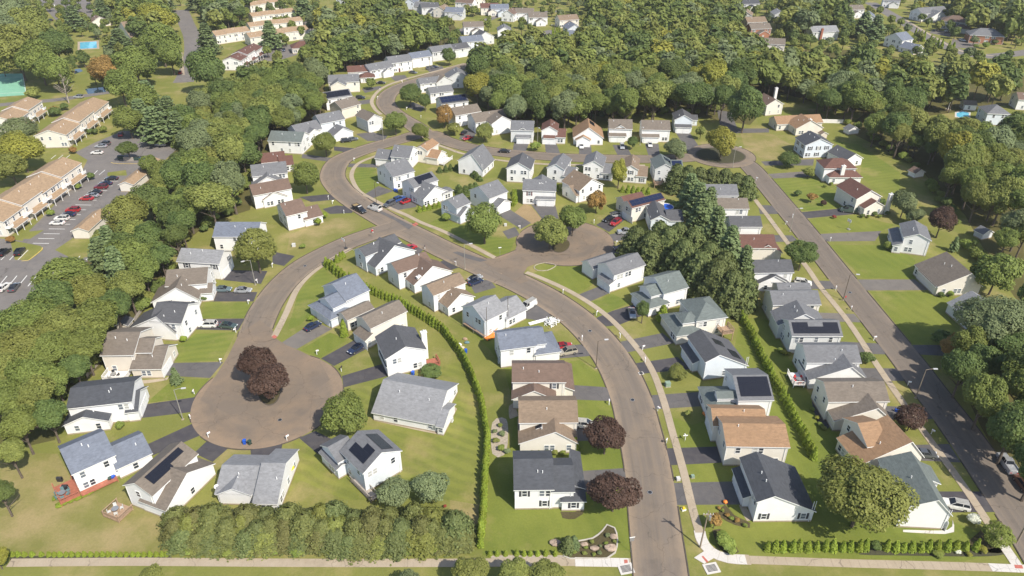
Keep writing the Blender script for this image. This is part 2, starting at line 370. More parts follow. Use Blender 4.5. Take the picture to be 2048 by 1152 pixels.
# ---- driveways -------------------------------------------------------------
N_, M_, O_ = 'asphalt_new', 'asphalt_mid', 'asphalt_old'
DRIVES = [(N_, (684, 752, 764, 728, 776, 752, 687, 775)), (N_, (642, 717, 707, 681, 737, 696, 668, 732)), (O_, (559, 688, 629, 643, 664, 658, 594, 698)),
 (N_, (598, 876, 630, 862, 680, 886, 637, 909)), (N_, (500, 888, 567, 881, 557, 922, 503, 922)), (N_, (425, 872, 470, 885, 425, 924, 388, 906)),
 (N_, (296, 888, 388, 846, 412, 866, 303, 912)), (N_, (288, 809, 393, 794, 393, 823, 284, 836)), (M_, (342, 726, 447, 724, 420, 756, 325, 751)),
 (N_, (398, 638, 490, 637, 476, 661, 384, 659)), (N_, (422, 583, 515, 584, 507, 603, 412, 603)), (N_, (462, 540, 535, 542, 522, 568, 444, 560)),
 (N_, (545, 503, 590, 512, 568, 532, 545, 527)), (N_, (645, 418, 672, 411, 712, 413, 704, 426, 660, 428)), (N_, (598, 394, 649, 389, 680, 388, 682, 398, 622, 404)),
 (M_, (605, 308, 672, 317, 668, 325, 603, 316)), (N_, (668, 293, 716, 297, 708, 307, 668, 301)), (M_, (727, 390, 757, 372, 787, 382, 738, 399)),
 (M_, (699, 327, 752, 328, 756, 335, 695, 334)), (M_, (768, 416, 790, 404, 837, 397, 832, 414, 792, 421)), (M_, (805, 496, 827, 490, 848, 499, 836, 509)),
 (N_, (862, 534, 887, 520, 918, 535, 886, 545)), (M_, (935, 560, 980, 560, 992, 575, 950, 587)), (M_, (1040, 616, 1075, 610, 1112, 628, 1082, 642, 1045, 636)),
 (M_, (1114, 694, 1178, 687, 1193, 711, 1120, 717)), (M_, (1141, 770, 1222, 775, 1226, 802, 1141, 799)), (M_, (1150, 846, 1235, 852, 1240, 880, 1150, 882)),
 (M_, (1164, 942, 1252, 936, 1258, 972, 1164, 985)), (M_, (1150, 592, 1210, 568, 1224, 584, 1178, 604)), (N_, (1192, 636, 1224, 622, 1268, 609, 1292, 628, 1238, 650, 1212, 653)),
 (M_, (1238, 684, 1325, 666, 1350, 686, 1254, 705)), (N_, (1268, 727, 1355, 714, 1384, 738, 1280, 748)), (M_, (1294, 791, 1399, 784, 1410, 812, 1304, 819)),
 (N_, (1322, 897, 1436, 893, 1452, 925, 1330, 931)), (M_, (1342, 966, 1466, 963, 1482, 1009, 1350, 1010)), (N_, (1876, 983, 1968, 983, 1998, 1024, 1894, 1025)),
 (M_, (1829, 890, 1898, 888, 1922, 925, 1836, 921)), (M_, (1766, 812, 1848, 815, 1868, 838, 1776, 839)), (M_, (1713, 736, 1795, 737, 1812, 762, 1726, 761)),
 (M_, (1679, 683, 1756, 687, 1774, 709, 1714, 707)), (O_, (1634, 625, 1708, 628, 1724, 645, 1644, 642)), (M_, (1584, 560, 1660, 562, 1675, 578, 1598, 578)),
 (M_, (1541, 470, 1585, 471, 1597, 483, 1544, 484)), (M_, (1516, 410, 1546, 411, 1562, 428, 1520, 428)), (O_, (1715, 559, 1830, 559, 1858, 580, 1732, 581)),
 (O_, (1640, 468, 1763, 462, 1750, 482, 1648, 483)), (N_, (1596, 425, 1680, 417, 1712, 428, 1610, 437)), (O_, (1536, 348, 1606, 343, 1630, 353, 1546, 357)),
 (M_, (1522, 323, 1628, 318, 1626, 331, 1530, 331)), (M_, (1434, 220, 1462, 224, 1475, 257, 1538, 257, 1538, 265, 1458, 267, 1450, 284, 1438, 282, 1440, 250)),
 (M_, (1824, 690, 1897, 690, 1892, 712, 1838, 709)), (M_, (1028, 286, 1058, 286, 1050, 308, 1024, 308)), (M_, (1090, 288, 1113, 288, 1122, 311, 1092, 311)),
 (M_, (1158, 290, 1182, 290, 1184, 312, 1158, 312)), (M_, (1225, 290, 1252, 290, 1264, 312, 1236, 312)), (M_, (1290, 288, 1317, 288, 1320, 312, 1297, 312)),
 (M_, (1352, 266, 1380, 266, 1404, 302, 1374, 302)), (M_, (1062, 409, 1110, 409, 1118, 438, 1089, 444)), (M_, (993, 428, 1020, 419, 1062, 446, 1042, 458)),
 (M_, (1005, 463, 1030, 454, 1040, 470, 1016, 478)), (N_, (1192, 450, 1231, 427, 1252, 438, 1218, 464)), (M_, (1216, 470, 1264, 458, 1264, 478, 1220, 484)),
 (O_, (1214, 505, 1249, 488, 1258, 510, 1216, 512)), (M_, (712, 268, 745, 264, 775, 272, 768, 282, 735, 282)), (M_, (700, 204, 746, 198, 746, 206, 700, 212)),
 (M_, (724, 178, 760, 172, 768, 176, 730, 186)), (M_, (778, 152, 810, 150, 818, 160, 790, 162)), (M_, (850, 137, 884, 132, 892, 142, 862, 146)),
 (M_, (928, 258, 956, 262, 942, 282, 918, 278)), (M_, (826, 204, 850, 214, 842, 224, 812, 214)), (O_, (1868, 58, 1905, 66, 1900, 74, 1858, 66)), (O_, (1905, 78, 1960, 86, 1950, 98, 1900, 94))]
DRV = []
for i, (mt, c) in enumerate(DRIVES):
    poly = [gp(c[k], c[k + 1]) for k in range(0, len(c), 2)]; DRV.append(poly)
    sheet('driveway', poly, mt, .0150 + .00006 * i)
def inpoly(p, poly):
    c = False; j = len(poly) - 1
    for i in range(len(poly)):
        a, b = poly[i], poly[j]
        if (a[1] > p[1]) != (b[1] > p[1]) and p[0] < (b[0] - a[0]) * (p[1] - a[1]) / (b[1] - a[1]) + a[0]: c = not c
        j = i
    return c

# ---- roads -----------------------------------------------------------------
R_MAIN = [(1330, 1260), (1322, 1152), (1311, 1060), (1297, 945), (1279, 860), (1258, 785), (1222, 713), (1168, 650), (1106, 603), (1040, 567), (988, 545), (940, 523), (888, 499), (835, 472), (785, 447), (738, 420),
          (702, 397), (677, 374), (665, 350), (678, 323), (712, 306), (760, 290), (812, 276), (850, 266)]
R_NORTH = [(790, 282), (830, 270), (862, 268), (890, 281), (925, 292), (965, 300), (1010, 306), (1080, 312), (1150, 316), (1250, 318), (1330, 318), (1395, 314)]
R_UP = [(850, 268), (826, 250), (796, 232), (777, 216), (771, 202), (780, 186), (805, 172), (850, 157), (895, 143), (940, 130), (990, 118)]
R_LEFT = [(800, 450), (748, 467), (700, 484), (655, 505), (610, 530), (574, 560), (544, 596), (522, 635), (508, 680), (515, 740)]
R_COURT = [(985, 536), (1040, 516), (1075, 500), (1110, 488)]
R_RIGHT = [(1478, 318), (1500, 333), (1526, 362), (1562, 405), (1602, 453), (1644, 506), (1697, 573), (1745, 633), (1811, 716), (1860, 782), (1918, 858), (1985, 955), (2050, 1052), (2120, 1165)]
ROADS = [('R_MAIN', R_MAIN, 9.2, 'road_milled', .024), ('R_NORTH', R_NORTH, 8.4, 'road_milled', .028), ('R_UP', R_UP, 9.0, 'road_milled', .032),
         ('R_LEFT', R_LEFT, 8.2, 'road_milled', .036), ('R_COURT', R_COURT, 9.0, 'road_court', .040), ('R_RIGHT', R_RIGHT, 8.0, 'road_right', .044)]
CIRC = [(gp(537, 795), 16.4, .048, 'road_court'), (gp(1130, 484), 15.2, .052, 'road_court'), (gp(1443, 311), 13.2, .056, 'road_milled')]
LINES = []
for nm, px, w, mt, z in ROADS: LINES.append((nm, catmull(gpl(px), 2.0), w, mt, z))
def strip(name, P, w, mat, z, off=0.0):
    N = normals2(P); me = bpy.data.meshes.new(name); V = []; F = []; UV = []
    s = 0
    for i, (p, n_) in enumerate(zip(P, N)):
        if i: s += (P[i] - P[i - 1]).length
        for k, t in enumerate((-.5, -.25, 0, .25, .5)):
            q = p + n_ * (off + t * w); V.append((q.x, q.y, z)); UV.append((t * w, s))
    for i in range(len(P) - 1):
        for k in range(4): a = i * 5 + k; F.append((a + 1, a, a + 5, a + 6))
    me.from_pydata(V, [], F); me.materials.append(MATS[mat]); uv = me.uv_layers.new(name='along')
    for lp in me.loops: uv.data[lp.index].uv = UV[lp.vertex_index]
    me.update()
    o = obj(name, me)
    if me.polygons[0].normal.z < 0: me.flip_normals()
    return tag(o, kind='structure')
def near_line(p, P, d): return any((p.x - q.x) ** 2 + (p.y - q.y) ** 2 < d * d for q in P)
FLARES = [[gp(*q) for q in f_] for f_ in ([(478, 668), (455, 715), (425, 762), (400, 800), (460, 830), (600, 800), (660, 760), (640, 722), (600, 702), (572, 690), (553, 678), (545, 660), (520, 640)], [(950, 514), (990, 518), (1015, 512), (1030, 500), (1036, 486), (1080, 470), (1110, 520), (1075, 527), (1055, 534), (1048, 546), (1056, 562), (1040, 568), (1000, 545)])]
def kerb_ok(p, skip, outw):
    if any(inpoly(p, f_) for f_ in FLARES): return False
    for poly in DRV:
        if inpoly(p, poly) or inpoly(p + outw * .8, poly): return False
    for nm, P, w, mt, z in LINES:
        if nm != skip and near_line(p, P, w / 2 + .15): return False
    for i, (c, r, z, mt) in enumerate(CIRC):
        if skip != i and (p.x - c.x) ** 2 + (p.y - c.y) ** 2 < (r + .1) ** 2: return False
    return True
def kerb_along(P, skip, closed, out):
    """P runs along the outer edge of the road; out = unit vectors away from the road"""
    m = MB(); n_ = len(P)
    for i in range(n_ if closed else n_ - 1):
        a, b = P[i], P[(i + 1) % n_]; oa, ob = out[i], out[(i + 1) % n_]
        if not kerb_ok((a + b) / 2, skip, oa): continue
        a2, b2 = a + oa * .22, b + ob * .22; h = .13; up = Vector((0, 0, h))
        m.face([a + up, b + up, b2 + up, a2 + up]); m.face([a, b, b + up, a + up]); m.face([b2, a2, a2 + up, b2 + up])
        m.face([a, a + up, a2 + up, a2]); m.face([b, b2, b2 + up, b + up])
    return m
for nm, P, w, mt, z in LINES:
    ro = strip('road', P, w, mt, z)
    N = normals2(P)
    for s in (-1, 1):
        if nm == 'R_UP' and s == 1: pass
        e = [p + n_ * (s * w / 2) for p, n_ in zip(P, N)]
        kerb_along(e, nm, False, [n_ * s for n_ in N]).build('kerb', 'kerb_asphalt', ro)
for i, (c, r, z, mt) in enumerate(CIRC):
    K = 72; m = MB()
    ring = [Vector((c.x + r * math.cos(2 * math.pi * k / K), c.y + r * math.sin(2 * math.pi * k / K), 0)) for k in range(K)]
    me = bpy.data.meshes.new('turning_circle'); V = []; F = []; UV = []; RR = 8
    for a in range(RR + 1):
        for k in range(K): t = 2 * math.pi * k / K; rr_ = r * a / RR; V.append((c.x + rr_ * math.cos(t), c.y + rr_ * math.sin(t), z)); UV.append((4.0 * a / RR if a else 0, t * 11))
    for a in range(RR):
        for k in range(K): j_ = (k + 1) % K; F.append((a * K + k, (a + 1) * K + k, (a + 1) * K + j_, a * K + j_))
    me.from_pydata(V, [], F); me.materials.append(MATS[mt]); uv = me.uv_layers.new(name='along')
    for lp in me.loops: uv.data[lp.index].uv = UV[lp.vertex_index]
    me.update(); o = tag(obj('turning_circle', me), kind='structure')
    if me.polygons[100].normal.z < 0: me.flip_normals()
    kerb_along(ring, i, True, [(p - Vector((c.x, c.y, 0))).normalized() for p in ring]).build('kerb', 'kerb_asphalt', o)
# planted islands in the turning circles (raised kerb and mulch)
def island(c, rx, ry, mat, rz=0.0):
    K = 32; m = MB(); out = []
    for k in range(K):
        t = 2 * math.pi * k / K; q = Vector((rx * math.cos(t), ry * math.sin(t), 0)); q.rotate(Matrix.Rotation(rz, 3, 'Z')); out.append(c + q)
    m.prism(out, .0, .17); ki = m.build('island', 'kerb_asphalt'); tag(ki, kind='structure')
    m2 = MB(); m2.prism([c + (p - c) * .95 for p in out], .05, .21); m2.build('bed', mat, ki)
island(gp(538, 776), 2.6, 6.5, 'mulch', math.radians(20)); island(gp(1122, 492), 2.6, 4.6, 'mulch', -.3); island(gp(1441, 311), 10.0, 8.8, 'mulch_black', 0)

# flared mouths of the two courts
def flare(px, z): 
    P = [gp(*q) for q in px]; m_ = MB(); m_.face([(q.x, q.y, z) for q in P]); o_ = m_.build('road', 'road_court'); uv_ = o_.data.uv_layers.new(name='along')
    for lp in o_.data.loops: v_ = o_.data.vertices[lp.vertex_index].co; uv_.data[lp.index].uv = (0, v_.y)
    if o_.data.polygons[0].normal.z < 0: o_.data.flip_normals()
    tag(o_, kind='structure')
flare([(478, 668), (455, 715), (425, 762), (400, 800), (460, 830), (600, 800), (660, 760), (640, 722), (600, 702), (572, 690), (553, 678), (545, 660), (520, 640)], .0585)
flare([(950, 514), (990, 518), (1015, 512), (1030, 500), (1036, 486), (1080, 470), (1110, 520), (1075, 527), (1055, 534), (1048, 546), (1056, 562), (1040, 568), (1000, 545)], .0590)
# fresh tar stripe and darker patches left by the paving crew
def patch(px, mat, z): tag(sheet('road_patch', [gp(*p) for p in px], mat, z), kind='structure')
patch([(757, 425), (764, 422), (826, 452), (818, 459), (790, 441)], 'asphalt_mid', .0605)
patch([(905, 505), (915, 503), (975, 521), (960, 524), (930, 516)], 'asphalt_mid', .0608)
if 0: patch([(1112, 503), (1150, 470), (1175, 455), (1192, 462), (1180, 480), (1150, 492), (1122, 506)], 'asphalt_lot', .0612)

# ---- pavements: every slab laid one by one ----------------------------------
SW = [([(1399, 1066), (1384, 1014), (1369, 951), (1354, 896), (1346, 869), (1333, 821), (1321, 783), (1309, 751), (1294, 723), (1274, 696), (1244, 661), (1214, 632), (1174, 603), (1124, 575), (1074, 553), (1052, 545)], 1.5, 'concrete'),
      ([(18, 1126), (160, 1124.5), (300, 1124), (600, 1126), (900, 1126), (1150, 1124)], 1.6, 'concrete'), ([(1150, 1124), (1215, 1125), (1262, 1126)], 1.8, 'concrete_new'),
      ([(1399, 1062), (1404, 1082), (1422, 1104), (1456, 1117), (1500, 1120)], 2.0, 'concrete_new'), ([(1500, 1120), (1700, 1127), (1850, 1131), (1980, 1135)], 1.6, 'concrete'), ([(1980, 1135), (2075, 1139)], 1.6, 'concrete_new'),
      ([(760, 309), (724, 323), (709, 335), (703, 350), (707, 365), (719, 383), (744, 398), (777, 415), (812, 430), (842, 445), (887, 463), (937, 488), (990, 516)], 1.5, 'concrete'),
      ([(870, 288), (895, 297), (924, 307), (987, 319), (1064, 327), (1150, 330), (1290, 331)], 1.4, 'concrete'),
      ([(702, 497), (676, 512), (649, 528), (619, 550), (594, 579), (574, 623), (562, 648), (549, 673)], 1.6, 'concrete'),
      ([(1498, 383), (1515, 406), (1536, 433), (1573, 483), (1616, 538), (1640, 573), (1696, 643), (1751, 726), (1806, 806), (1848, 864), (1926, 971), (1973, 1041), (2006, 1090)], 1.5, 'concrete'),
      ([(2006, 1090), (2030, 1125), (2042, 1145)], 1.8, 'concrete_new'),
      ([(929, 127), (862, 145), (799, 162), (762, 178), (744, 200), (749, 217), (762, 229)], 1.7, 'concrete'),
      ([(366, 150), (364, 128), (362, 108), (352, 95)], 1.6, 'concrete')]
for si, (px, w, mt) in enumerate(SW):
    P = catmull(gpl(px), 1.0); root = strip('pavement', P, w + .1, 'kerb_asphalt' if False else 'concrete', .062)
    Q = resample(P, 1.55)[:300]; N = normals2(Q)
    for i in range(len(Q) - 1):
        m = MB(); a, b = Q[i], Q[i + 1]; d = (b - a).normalized() * .022
        na, nb = N[i] * (w / 2), N[i + 1] * (w / 2); h = random.uniform(.082, .092)
        poly = [a + d - na, b - d - nb, b - d + nb, a + d + na]
        m.prism([(q.x, q.y) for q in poly], .055, h); m.build('slab', mt, root)
# kerb ramps with red tactile panels, drain grates
def quad(name, px, mat, z0, z1, parent=None):
    m = MB(); P = [gp(*p) for p in px]
    if sum((P[i].x * P[(i + 1) % len(P)].y - P[(i + 1) % len(P)].x * P[i].y) for i in range(len(P))) < 0: P = P[::-1]
    m.prism([(p.x, p.y) for p in P], z0, z1); return m.build(name, mat, parent)
tag(quad('pavement_ramp', [(1388, 1116), (1420, 1095), (1432, 1114), (1408, 1128)], 'concrete_new', .05, .096), kind='structure')
for i, (q, lab) in enumerate([([(1248, 1120), (1255, 1120), (1256, 1131), (1249, 1131)], 'red tactile strip at the left kerb of the street mouth'),
          ([(1403, 1114), (1406, 1112), (1417, 1124), (1413, 1126)], 'red tactile strip at the right kerb of the street mouth'),
          ([(2028, 1130), (2044, 1131), (2046, 1138), (2030, 1137)], 'red tactile strip at the far right pavement corner'),
          ([(543, 674), (549, 670), (555, 674), (549, 678)], 'red tactile strip ending the pavement above the dusty turning circle'),
          ([(824, 449), (832, 445), (837, 449), (829, 453)], 'red tactile strip midway along the curving street')]):
    tag(quad('tactile_strip', q, 'tactile', .05, .104), lab, 'tactile strip')
def grate(px, lab, big=1.0):
    c = gp(*px); e = empty('storm_drain', c, math.radians(12)); m = MB(); m.box(-1.1 * big, 1.1 * big, -.9 * big, .9 * big, .03, .12); m.build('frame', 'concrete_new', e)
    for k in range(6): MB().box(-.75 * big, .75 * big, (-.5 + k * .2) * big - .06, (-.5 + k * .2) * big + .06, .12, .15).build('bar', 'metal_dark', e)
    tag(e, lab, 'drain')
grate((1252, 1138), 'pale storm drain at the left corner of the street mouth', 1.15)
grate((1423, 1137), 'pale storm drain at the right corner of the street mouth', 1.15)
grate((1282, 747), 'small storm drain beside the kerb on the curving street', .55)

# ---- condominium parking, roads far off -------------------------------------
sheet('car_park', gpl([(-60, 470), (45, 482), (60, 460), (95, 425), (160, 350), (175, 320), (150, 305), (190, 285), (245, 262), (345, 262), (362, 290), (330, 320), (262, 378), (175, 478), (112, 560), (58, 640), (-60, 655)]), 'asphalt_lot', .011)
for pl in ([(110, 500), (170, 460), (190, 445), (215, 470), (190, 510), (150, 520)], [(20, 480), (82, 492), (86, 500), (60, 520), (30, 520)], [(215, 345), (252, 340), (254, 351), (215, 352)], [(88, 460), (60, 478), (30, 478), (40, 465)]):
    sheet('lawn', gpl(pl), 'lawn', .0135 + .0002 * len(pl))
tag(sheet('car_park', gpl([(135, 512), (185, 508), (170, 530), (120, 530)]), 'asphalt_lot', .0145))
XL = []
def road2(px, w, mt, z): XL.append(catmull(gpl(px), 3)); strip('road', XL[-1], w, mt, z)
road2([(362, 20), (372, 45), (384, 75), (386, 110), (374, 150), (366, 165)], 10.5, 'asphalt_lot', .024)
road2([(-40, 214), (40, 206), (110, 200), (180, 190), (260, 178)], 6, 'asphalt_lot', .0255)
sheet('car_park', gpl([(586, 40), (640, 22), (700, 20), (690, 40), (662, 60), (660, 90), (560, 120), (470, 130), (520, 100), (600, 85)]), 'asphalt_lot', .0125)
sheet('car_park', gpl([(66, -6), (100, 28), (130, 60), (190, 40), (180, 0), (120, -20)]), 'asphalt_lot', .0128)
road2([(1740, 5), (1790, 34), (1850, 70), (1905, 98), (1955, 112), (2010, 110), (2100, 98)], 10, 'asphalt_lot', .0235)
road2([(1065, 75), (1090, 68), (1110, 62)], 11, 'asphalt_lot', .0241); road2([(900, 72), (960, 46), (1010, 30), (1120, 22)], 7, 'asphalt_lot', .0246)
strip('pavement', catmull(gpl([(1812, 40), (1870, 75), (1925, 103), (1990, 112)]), 3), 1.8, 'concrete', .0345)
# painted bays
def lines(pairs, z=.0205, mat='paint_white', w=.13):
    for a, b in pairs:
        A, B = gp(*a), gp(*b); d = (B - A).normalized(); n_ = Vector((-d.y, d.x, 0)) * w
        P = [A + n_, A - n_, B - n_, B + n_]
        sheet('bay_marking', P[::-1], mat, z)
lines([((66 + k * 10.6, 486.5 - k * 9.6), (98 + k * 10.6, 487 - k * 9.6)) for k in range(14)])
lines([((-4 + k * 20, 574 - k * .5), (14 + k * 20, 552 - k * .5)) for k in range(4)], .0207)
lines([((2 + k * 17, 520), (22 + k * 17, 500)) for k in range(3)], .0208)
lines([((186, 350), (195, 341)), ((198, 350), (210, 340)), ((102, 318), (112, 310)), ((116, 318), (126, 310)), ((130, 318), (140, 310)), ((152, 522), (160, 512)), ((172, 520), (182, 511))], .0209)
for px in ([(43, 522), (56, 521), (84, 499), (85, 495)], [(222, 325), (234, 327), (292, 327), (298, 321), (306, 322)]):
    strip('kerb', catmull(gpl(px), 1.0), .3, 'paint_yellow', .15 if False else .0300)
# tennis court
sheet('tennis_court', gpl([(-40, 148), (46, 147), (54, 190), (-40, 196)]), 'court_green', .014)
lines([((-20, 155), (50, 154)), ((-20, 188), (56, 184)), ((46, 150), (52, 188))], .019)
def pool(px, lab, deck):
    c = sum((gp(*p) for p in px), Vector()) / len(px); P = [gp(*p) for p in px]; e = empty('swimming_pool', c)
    def off(k, z): return [(c + (p - c) * k - c).to_2d() for p in P]
    m = MB(); A, B = off(1.28, 0), off(1.0, 0); n_ = len(A)
    for i in range(n_):
        j = (i + 1) % n_; m.face([(*A[i], .06), (*A[j], .06), (*B[j], .06), (*B[i], .06)]); m.face([(*B[i], .06), (*B[j], .06), (*B[j], .02), (*B[i], .02)]); m.face([(*A[j], .06), (*A[i], .06), (*A[i], 0), (*A[j], 0)])
    m.build('coping', deck, e); w = MB(); w.face([(*p, .035) for p in B]); o = w.build('water', 'pool_water', e)
    if o.data.polygons[0].normal.z < 0: o.data.flip_normals()
    tag(e, lab, 'pool')
pool([(160, 85), (193, 83), (194, 96), (160, 98)], 'rectangular turquoise swimming pool among trees near the tennis court', 'concrete')
pool([(1913, 226), (1924, 223), (1938, 226), (1937, 234), (1926, 237), (1913, 233)], 'blue kidney shaped swimming pool by the flagpole lawn', 'concrete_new')
tag(sheet('pond', gpl([(142, 140), (160, 137), (166, 142), (150, 148)]), 'pond_water', .0192), kind='structure')
tag(sheet('pond', gpl([(170, 178), (210, 174), (212, 184), (176, 188)]), 'pond_water', .0400), kind='structure')
# garden and mulch beds
def bed(px, mat, edge=None, z=.05, lab=None):
    P = catmull(gpl(px), 1.0, closed=True); o = None
    m = MB(); m.prism([(p.x, p.y) for p in (P if sum(P[i].x * P[(i + 1) % len(P)].y - P[(i + 1) % len(P)].x * P[i].y for i in range(len(P))) > 0 else P[::-1])], .0, z)
    o = tag(m.build('garden_bed', mat), kind='structure')
    if edge:
        c = sum(P, Vector()) / len(P); N = normals2(P, True); e = MB()
        for i in range(len(P)):
            j = (i + 1) % len(P); a, b = P[i], P[j]; u = Vector((0, 0, z + .1))
            e.face([a - N[i] * .13 + u, b - N[j] * .13 + u, b + N[j] * .13 + u, a + N[i] * .13 + u]); e.face([a + N[i] * .13, a + N[i] * .13 + u, b + N[j] * .13 + u, b + N[j] * .13]); e.face([b - N[j] * .13, b - N[j] * .13 + u, a - N[i] * .13 + u, a - N[i] * .13])
        e.build('edging', edge, o)
bed([(1128, 1096), (1128, 1113), (1140, 1117.5), (1180, 1117.5), (1214, 1117), (1230, 1106), (1235, 1080), (1229, 1056), (1214, 1050), (1205, 1062), (1185, 1077), (1155, 1083)], 'mulch', 'edging')
bed([(1068, 534), (1078, 528), (1095, 526), (1112, 531), (1095, 541), (1075, 541)], 'lawn_lush', 'stone', .04)
bed([(1700, 1100), (1760, 1096), (1950, 1100), (2005, 1094), (2013, 1107), (1960, 1113), (1800, 1111), (1720, 1109)], 'mulch_black')
bed([(20, 1114), (150, 1111), (340, 1109), (345, 1118), (150, 1119), (20, 1121)], 'mulch_black')
bed([(980, 1112), (1050, 1111), (1130, 1111), (1128, 1118), (1050, 1119), (985, 1119)], 'stone', None, .03)
bed([(1121, 1024), (1150, 1024), (1168, 1015), (1166, 1028), (1150, 1038), (1125, 1036)], 'mulch')
bed([(1436, 1030), (1450, 1010), (1468, 1030), (1500, 1046), (1500, 1056), (1470, 1050), (1452, 1042)], 'mulch')
bed([(1425, 1060), (1440, 1058), (1470, 1090), (1478, 1104), (1466, 1110), (1440, 1098)], 'mulch')
bed([(985, 845), (1012, 838), (1016, 880), (1008, 910), (985, 908)], 'stone', None, .04)
bed([(1806, 1060), (1895, 1060), (1905, 1040), (1908, 1064), (1890, 1068), (1806, 1064)], 'concrete_new', None, .05)
bed([(1930, 1092), (1995, 1040), (2012, 1075), (2010, 1104), (1965, 1104)], 'mulch')

bed([(744, 836), (752, 842), (872, 868), (884, 866), (914, 818), (908, 812), (878, 862), (756, 838)], 'concrete', None, .03)
bed([(206, 764), (258, 762), (330, 757), (338, 753), (334, 760), (262, 770), (206, 770)], 'concrete', None, .03)
bed([(1624, 800), (1642, 806), (1662, 850), (1645, 856), (1632, 835)], 'asphalt_new', None, .03)
bed([(1478, 1010), (1490, 1012), (1506, 1040), (1494, 1042)], 'concrete', None, .03)
bed([(1036, 832), (1020, 838), (1018, 812), (1026, 806)], 'concrete', None, .03)

for x, y, lb in [(1265, 800, 'round manhole cover in the curving street, lower one'), (1180, 662, 'round manhole cover in the curving street, upper one'), (1300, 985, 'round manhole cover near the street mouth'), (1700, 585, 'round manhole cover in the far street'), (610, 532, 'round manhole cover in the left street'), (560, 840, 'round manhole cover in the dusty turning circle')]:
    c = gp(x, y); e = empty('manhole_cover', (c.x, c.y, .062)); MB().tube([(0, 0, 0), (0, 0, .012)], .48, 18).build('ring', 'metal_grey', e); MB().tube([(0, 0, .012), (0, 0, .020)], .38, 18).build('lid', 'metal_dark', e); tag(e, lb, 'manhole')
# ================================================================ houses
def win_meshes(w, h):
    f = MB(); t = .11; d = .06
    f.box(-w / 2 - t, w / 2 + t, -d, 0, h / 2, h / 2 + t); f.box(-w / 2 - t, w / 2 + t, -d - .02, 0, -h / 2 - t, -h / 2)
    f.box(-w / 2 - t, -w / 2, -d, 0, -h / 2, h / 2); f.box(w / 2, w / 2 + t, -d, 0, -h / 2, h / 2)
    f.box(-w / 2, w / 2, -d, 0, -.045, .045)
    p = MB(); p.box(-w / 2, w / 2, -.03, -.005, -h / 2, h / 2)
    return f.mesh('window_frame', 'window_frame'), [p.mesh('pane', g_) for g_ in ('glass', 'glass', 'glass', 'glass_mid', 'glass_mid', 'glass_blind')]
WM = {'std': win_meshes(.85, 1.3), 'low': win_meshes(1.0, .8), 'door': win_meshes(1.7, 2.0)}
shm = MB(); shm.box(-.2, .2, -.045, 0, -.75, .75); SHUT = {'k': shm.mesh('shutter', 'shutter'), 'r': shm.mesh('shutter', 'shutter_red')}
gm = MB(); gm.box(-1.25, 1.25, -.05, 0, 0, 2.15); gm.box(-1.38, -1.25, -.07, 0, 0, 2.28); gm.box(1.25, 1.38, -.07, 0, 0, 2.28); gm.box(-1.25, 1.25, -.07, 0, 2.15, 2.28)
for k in range(4): gm.box(-1.2, 1.2, -.075, -.05, .06 + k * .53, .50 + k * .53)
GAR = gm.mesh('garage_door', 'garage_door')
dm = MB(); dm.box(-.5, .5, -.05, 0, 0, 2.1, 1); dm.box(-.62, -.5, -.07, 0, 0, 2.22); dm.box(.5, .62, -.07, 0, 0, 2.22); dm.box(-.5, .5, -.07, 0, 2.1, 2.22); DOOR = dm.mesh('door', ['trim', 'door_dark'])
vm = MB(); vm.tube([(0, 0, -.3), (0, 0, .55)], .09, 8); VENT = vm.mesh('vent_pipe', 'plastic_white')
sk = MB(); sk.box(-.5, .5, -.7, .7, 0, .12, 0, top=1); SKY = sk.mesh('skylight', ['trim', 'solar'])
sp = MB(); sp.box(.01, .99, .01, .99, .05, .10); PANEL = {'solar': sp.mesh('solar_panel', 'solar'), 'solar_blue': sp.mesh('solar_panel', 'solar_blue')}
spf = MB(); spf.box(.01, .99, .01, .99, .05, .09, 0, top=1); spf.box(.0, .012, 0, 1, .05, .10); spf.box(.97, 1, 0, 1, .05, .10); spf.box(0, 1, 0, .03, .05, .10); spf.box(0, 1, .97, 1, .05, .10)
PANEL['framed'] = spf.mesh('solar_panel', ['metal_dark', 'solar_blue'])
acm = MB(); acm.box(-.5, .5, -.45, .45, 0, .08); acm.box(-.42, .42, -.42, .42, .08, .95); acm.tube([(0, 0, .95), (0, 0, 1.0)], .33, 12); AC = acm.mesh('air_conditioner', 'ac_grey')
HOUSES = []

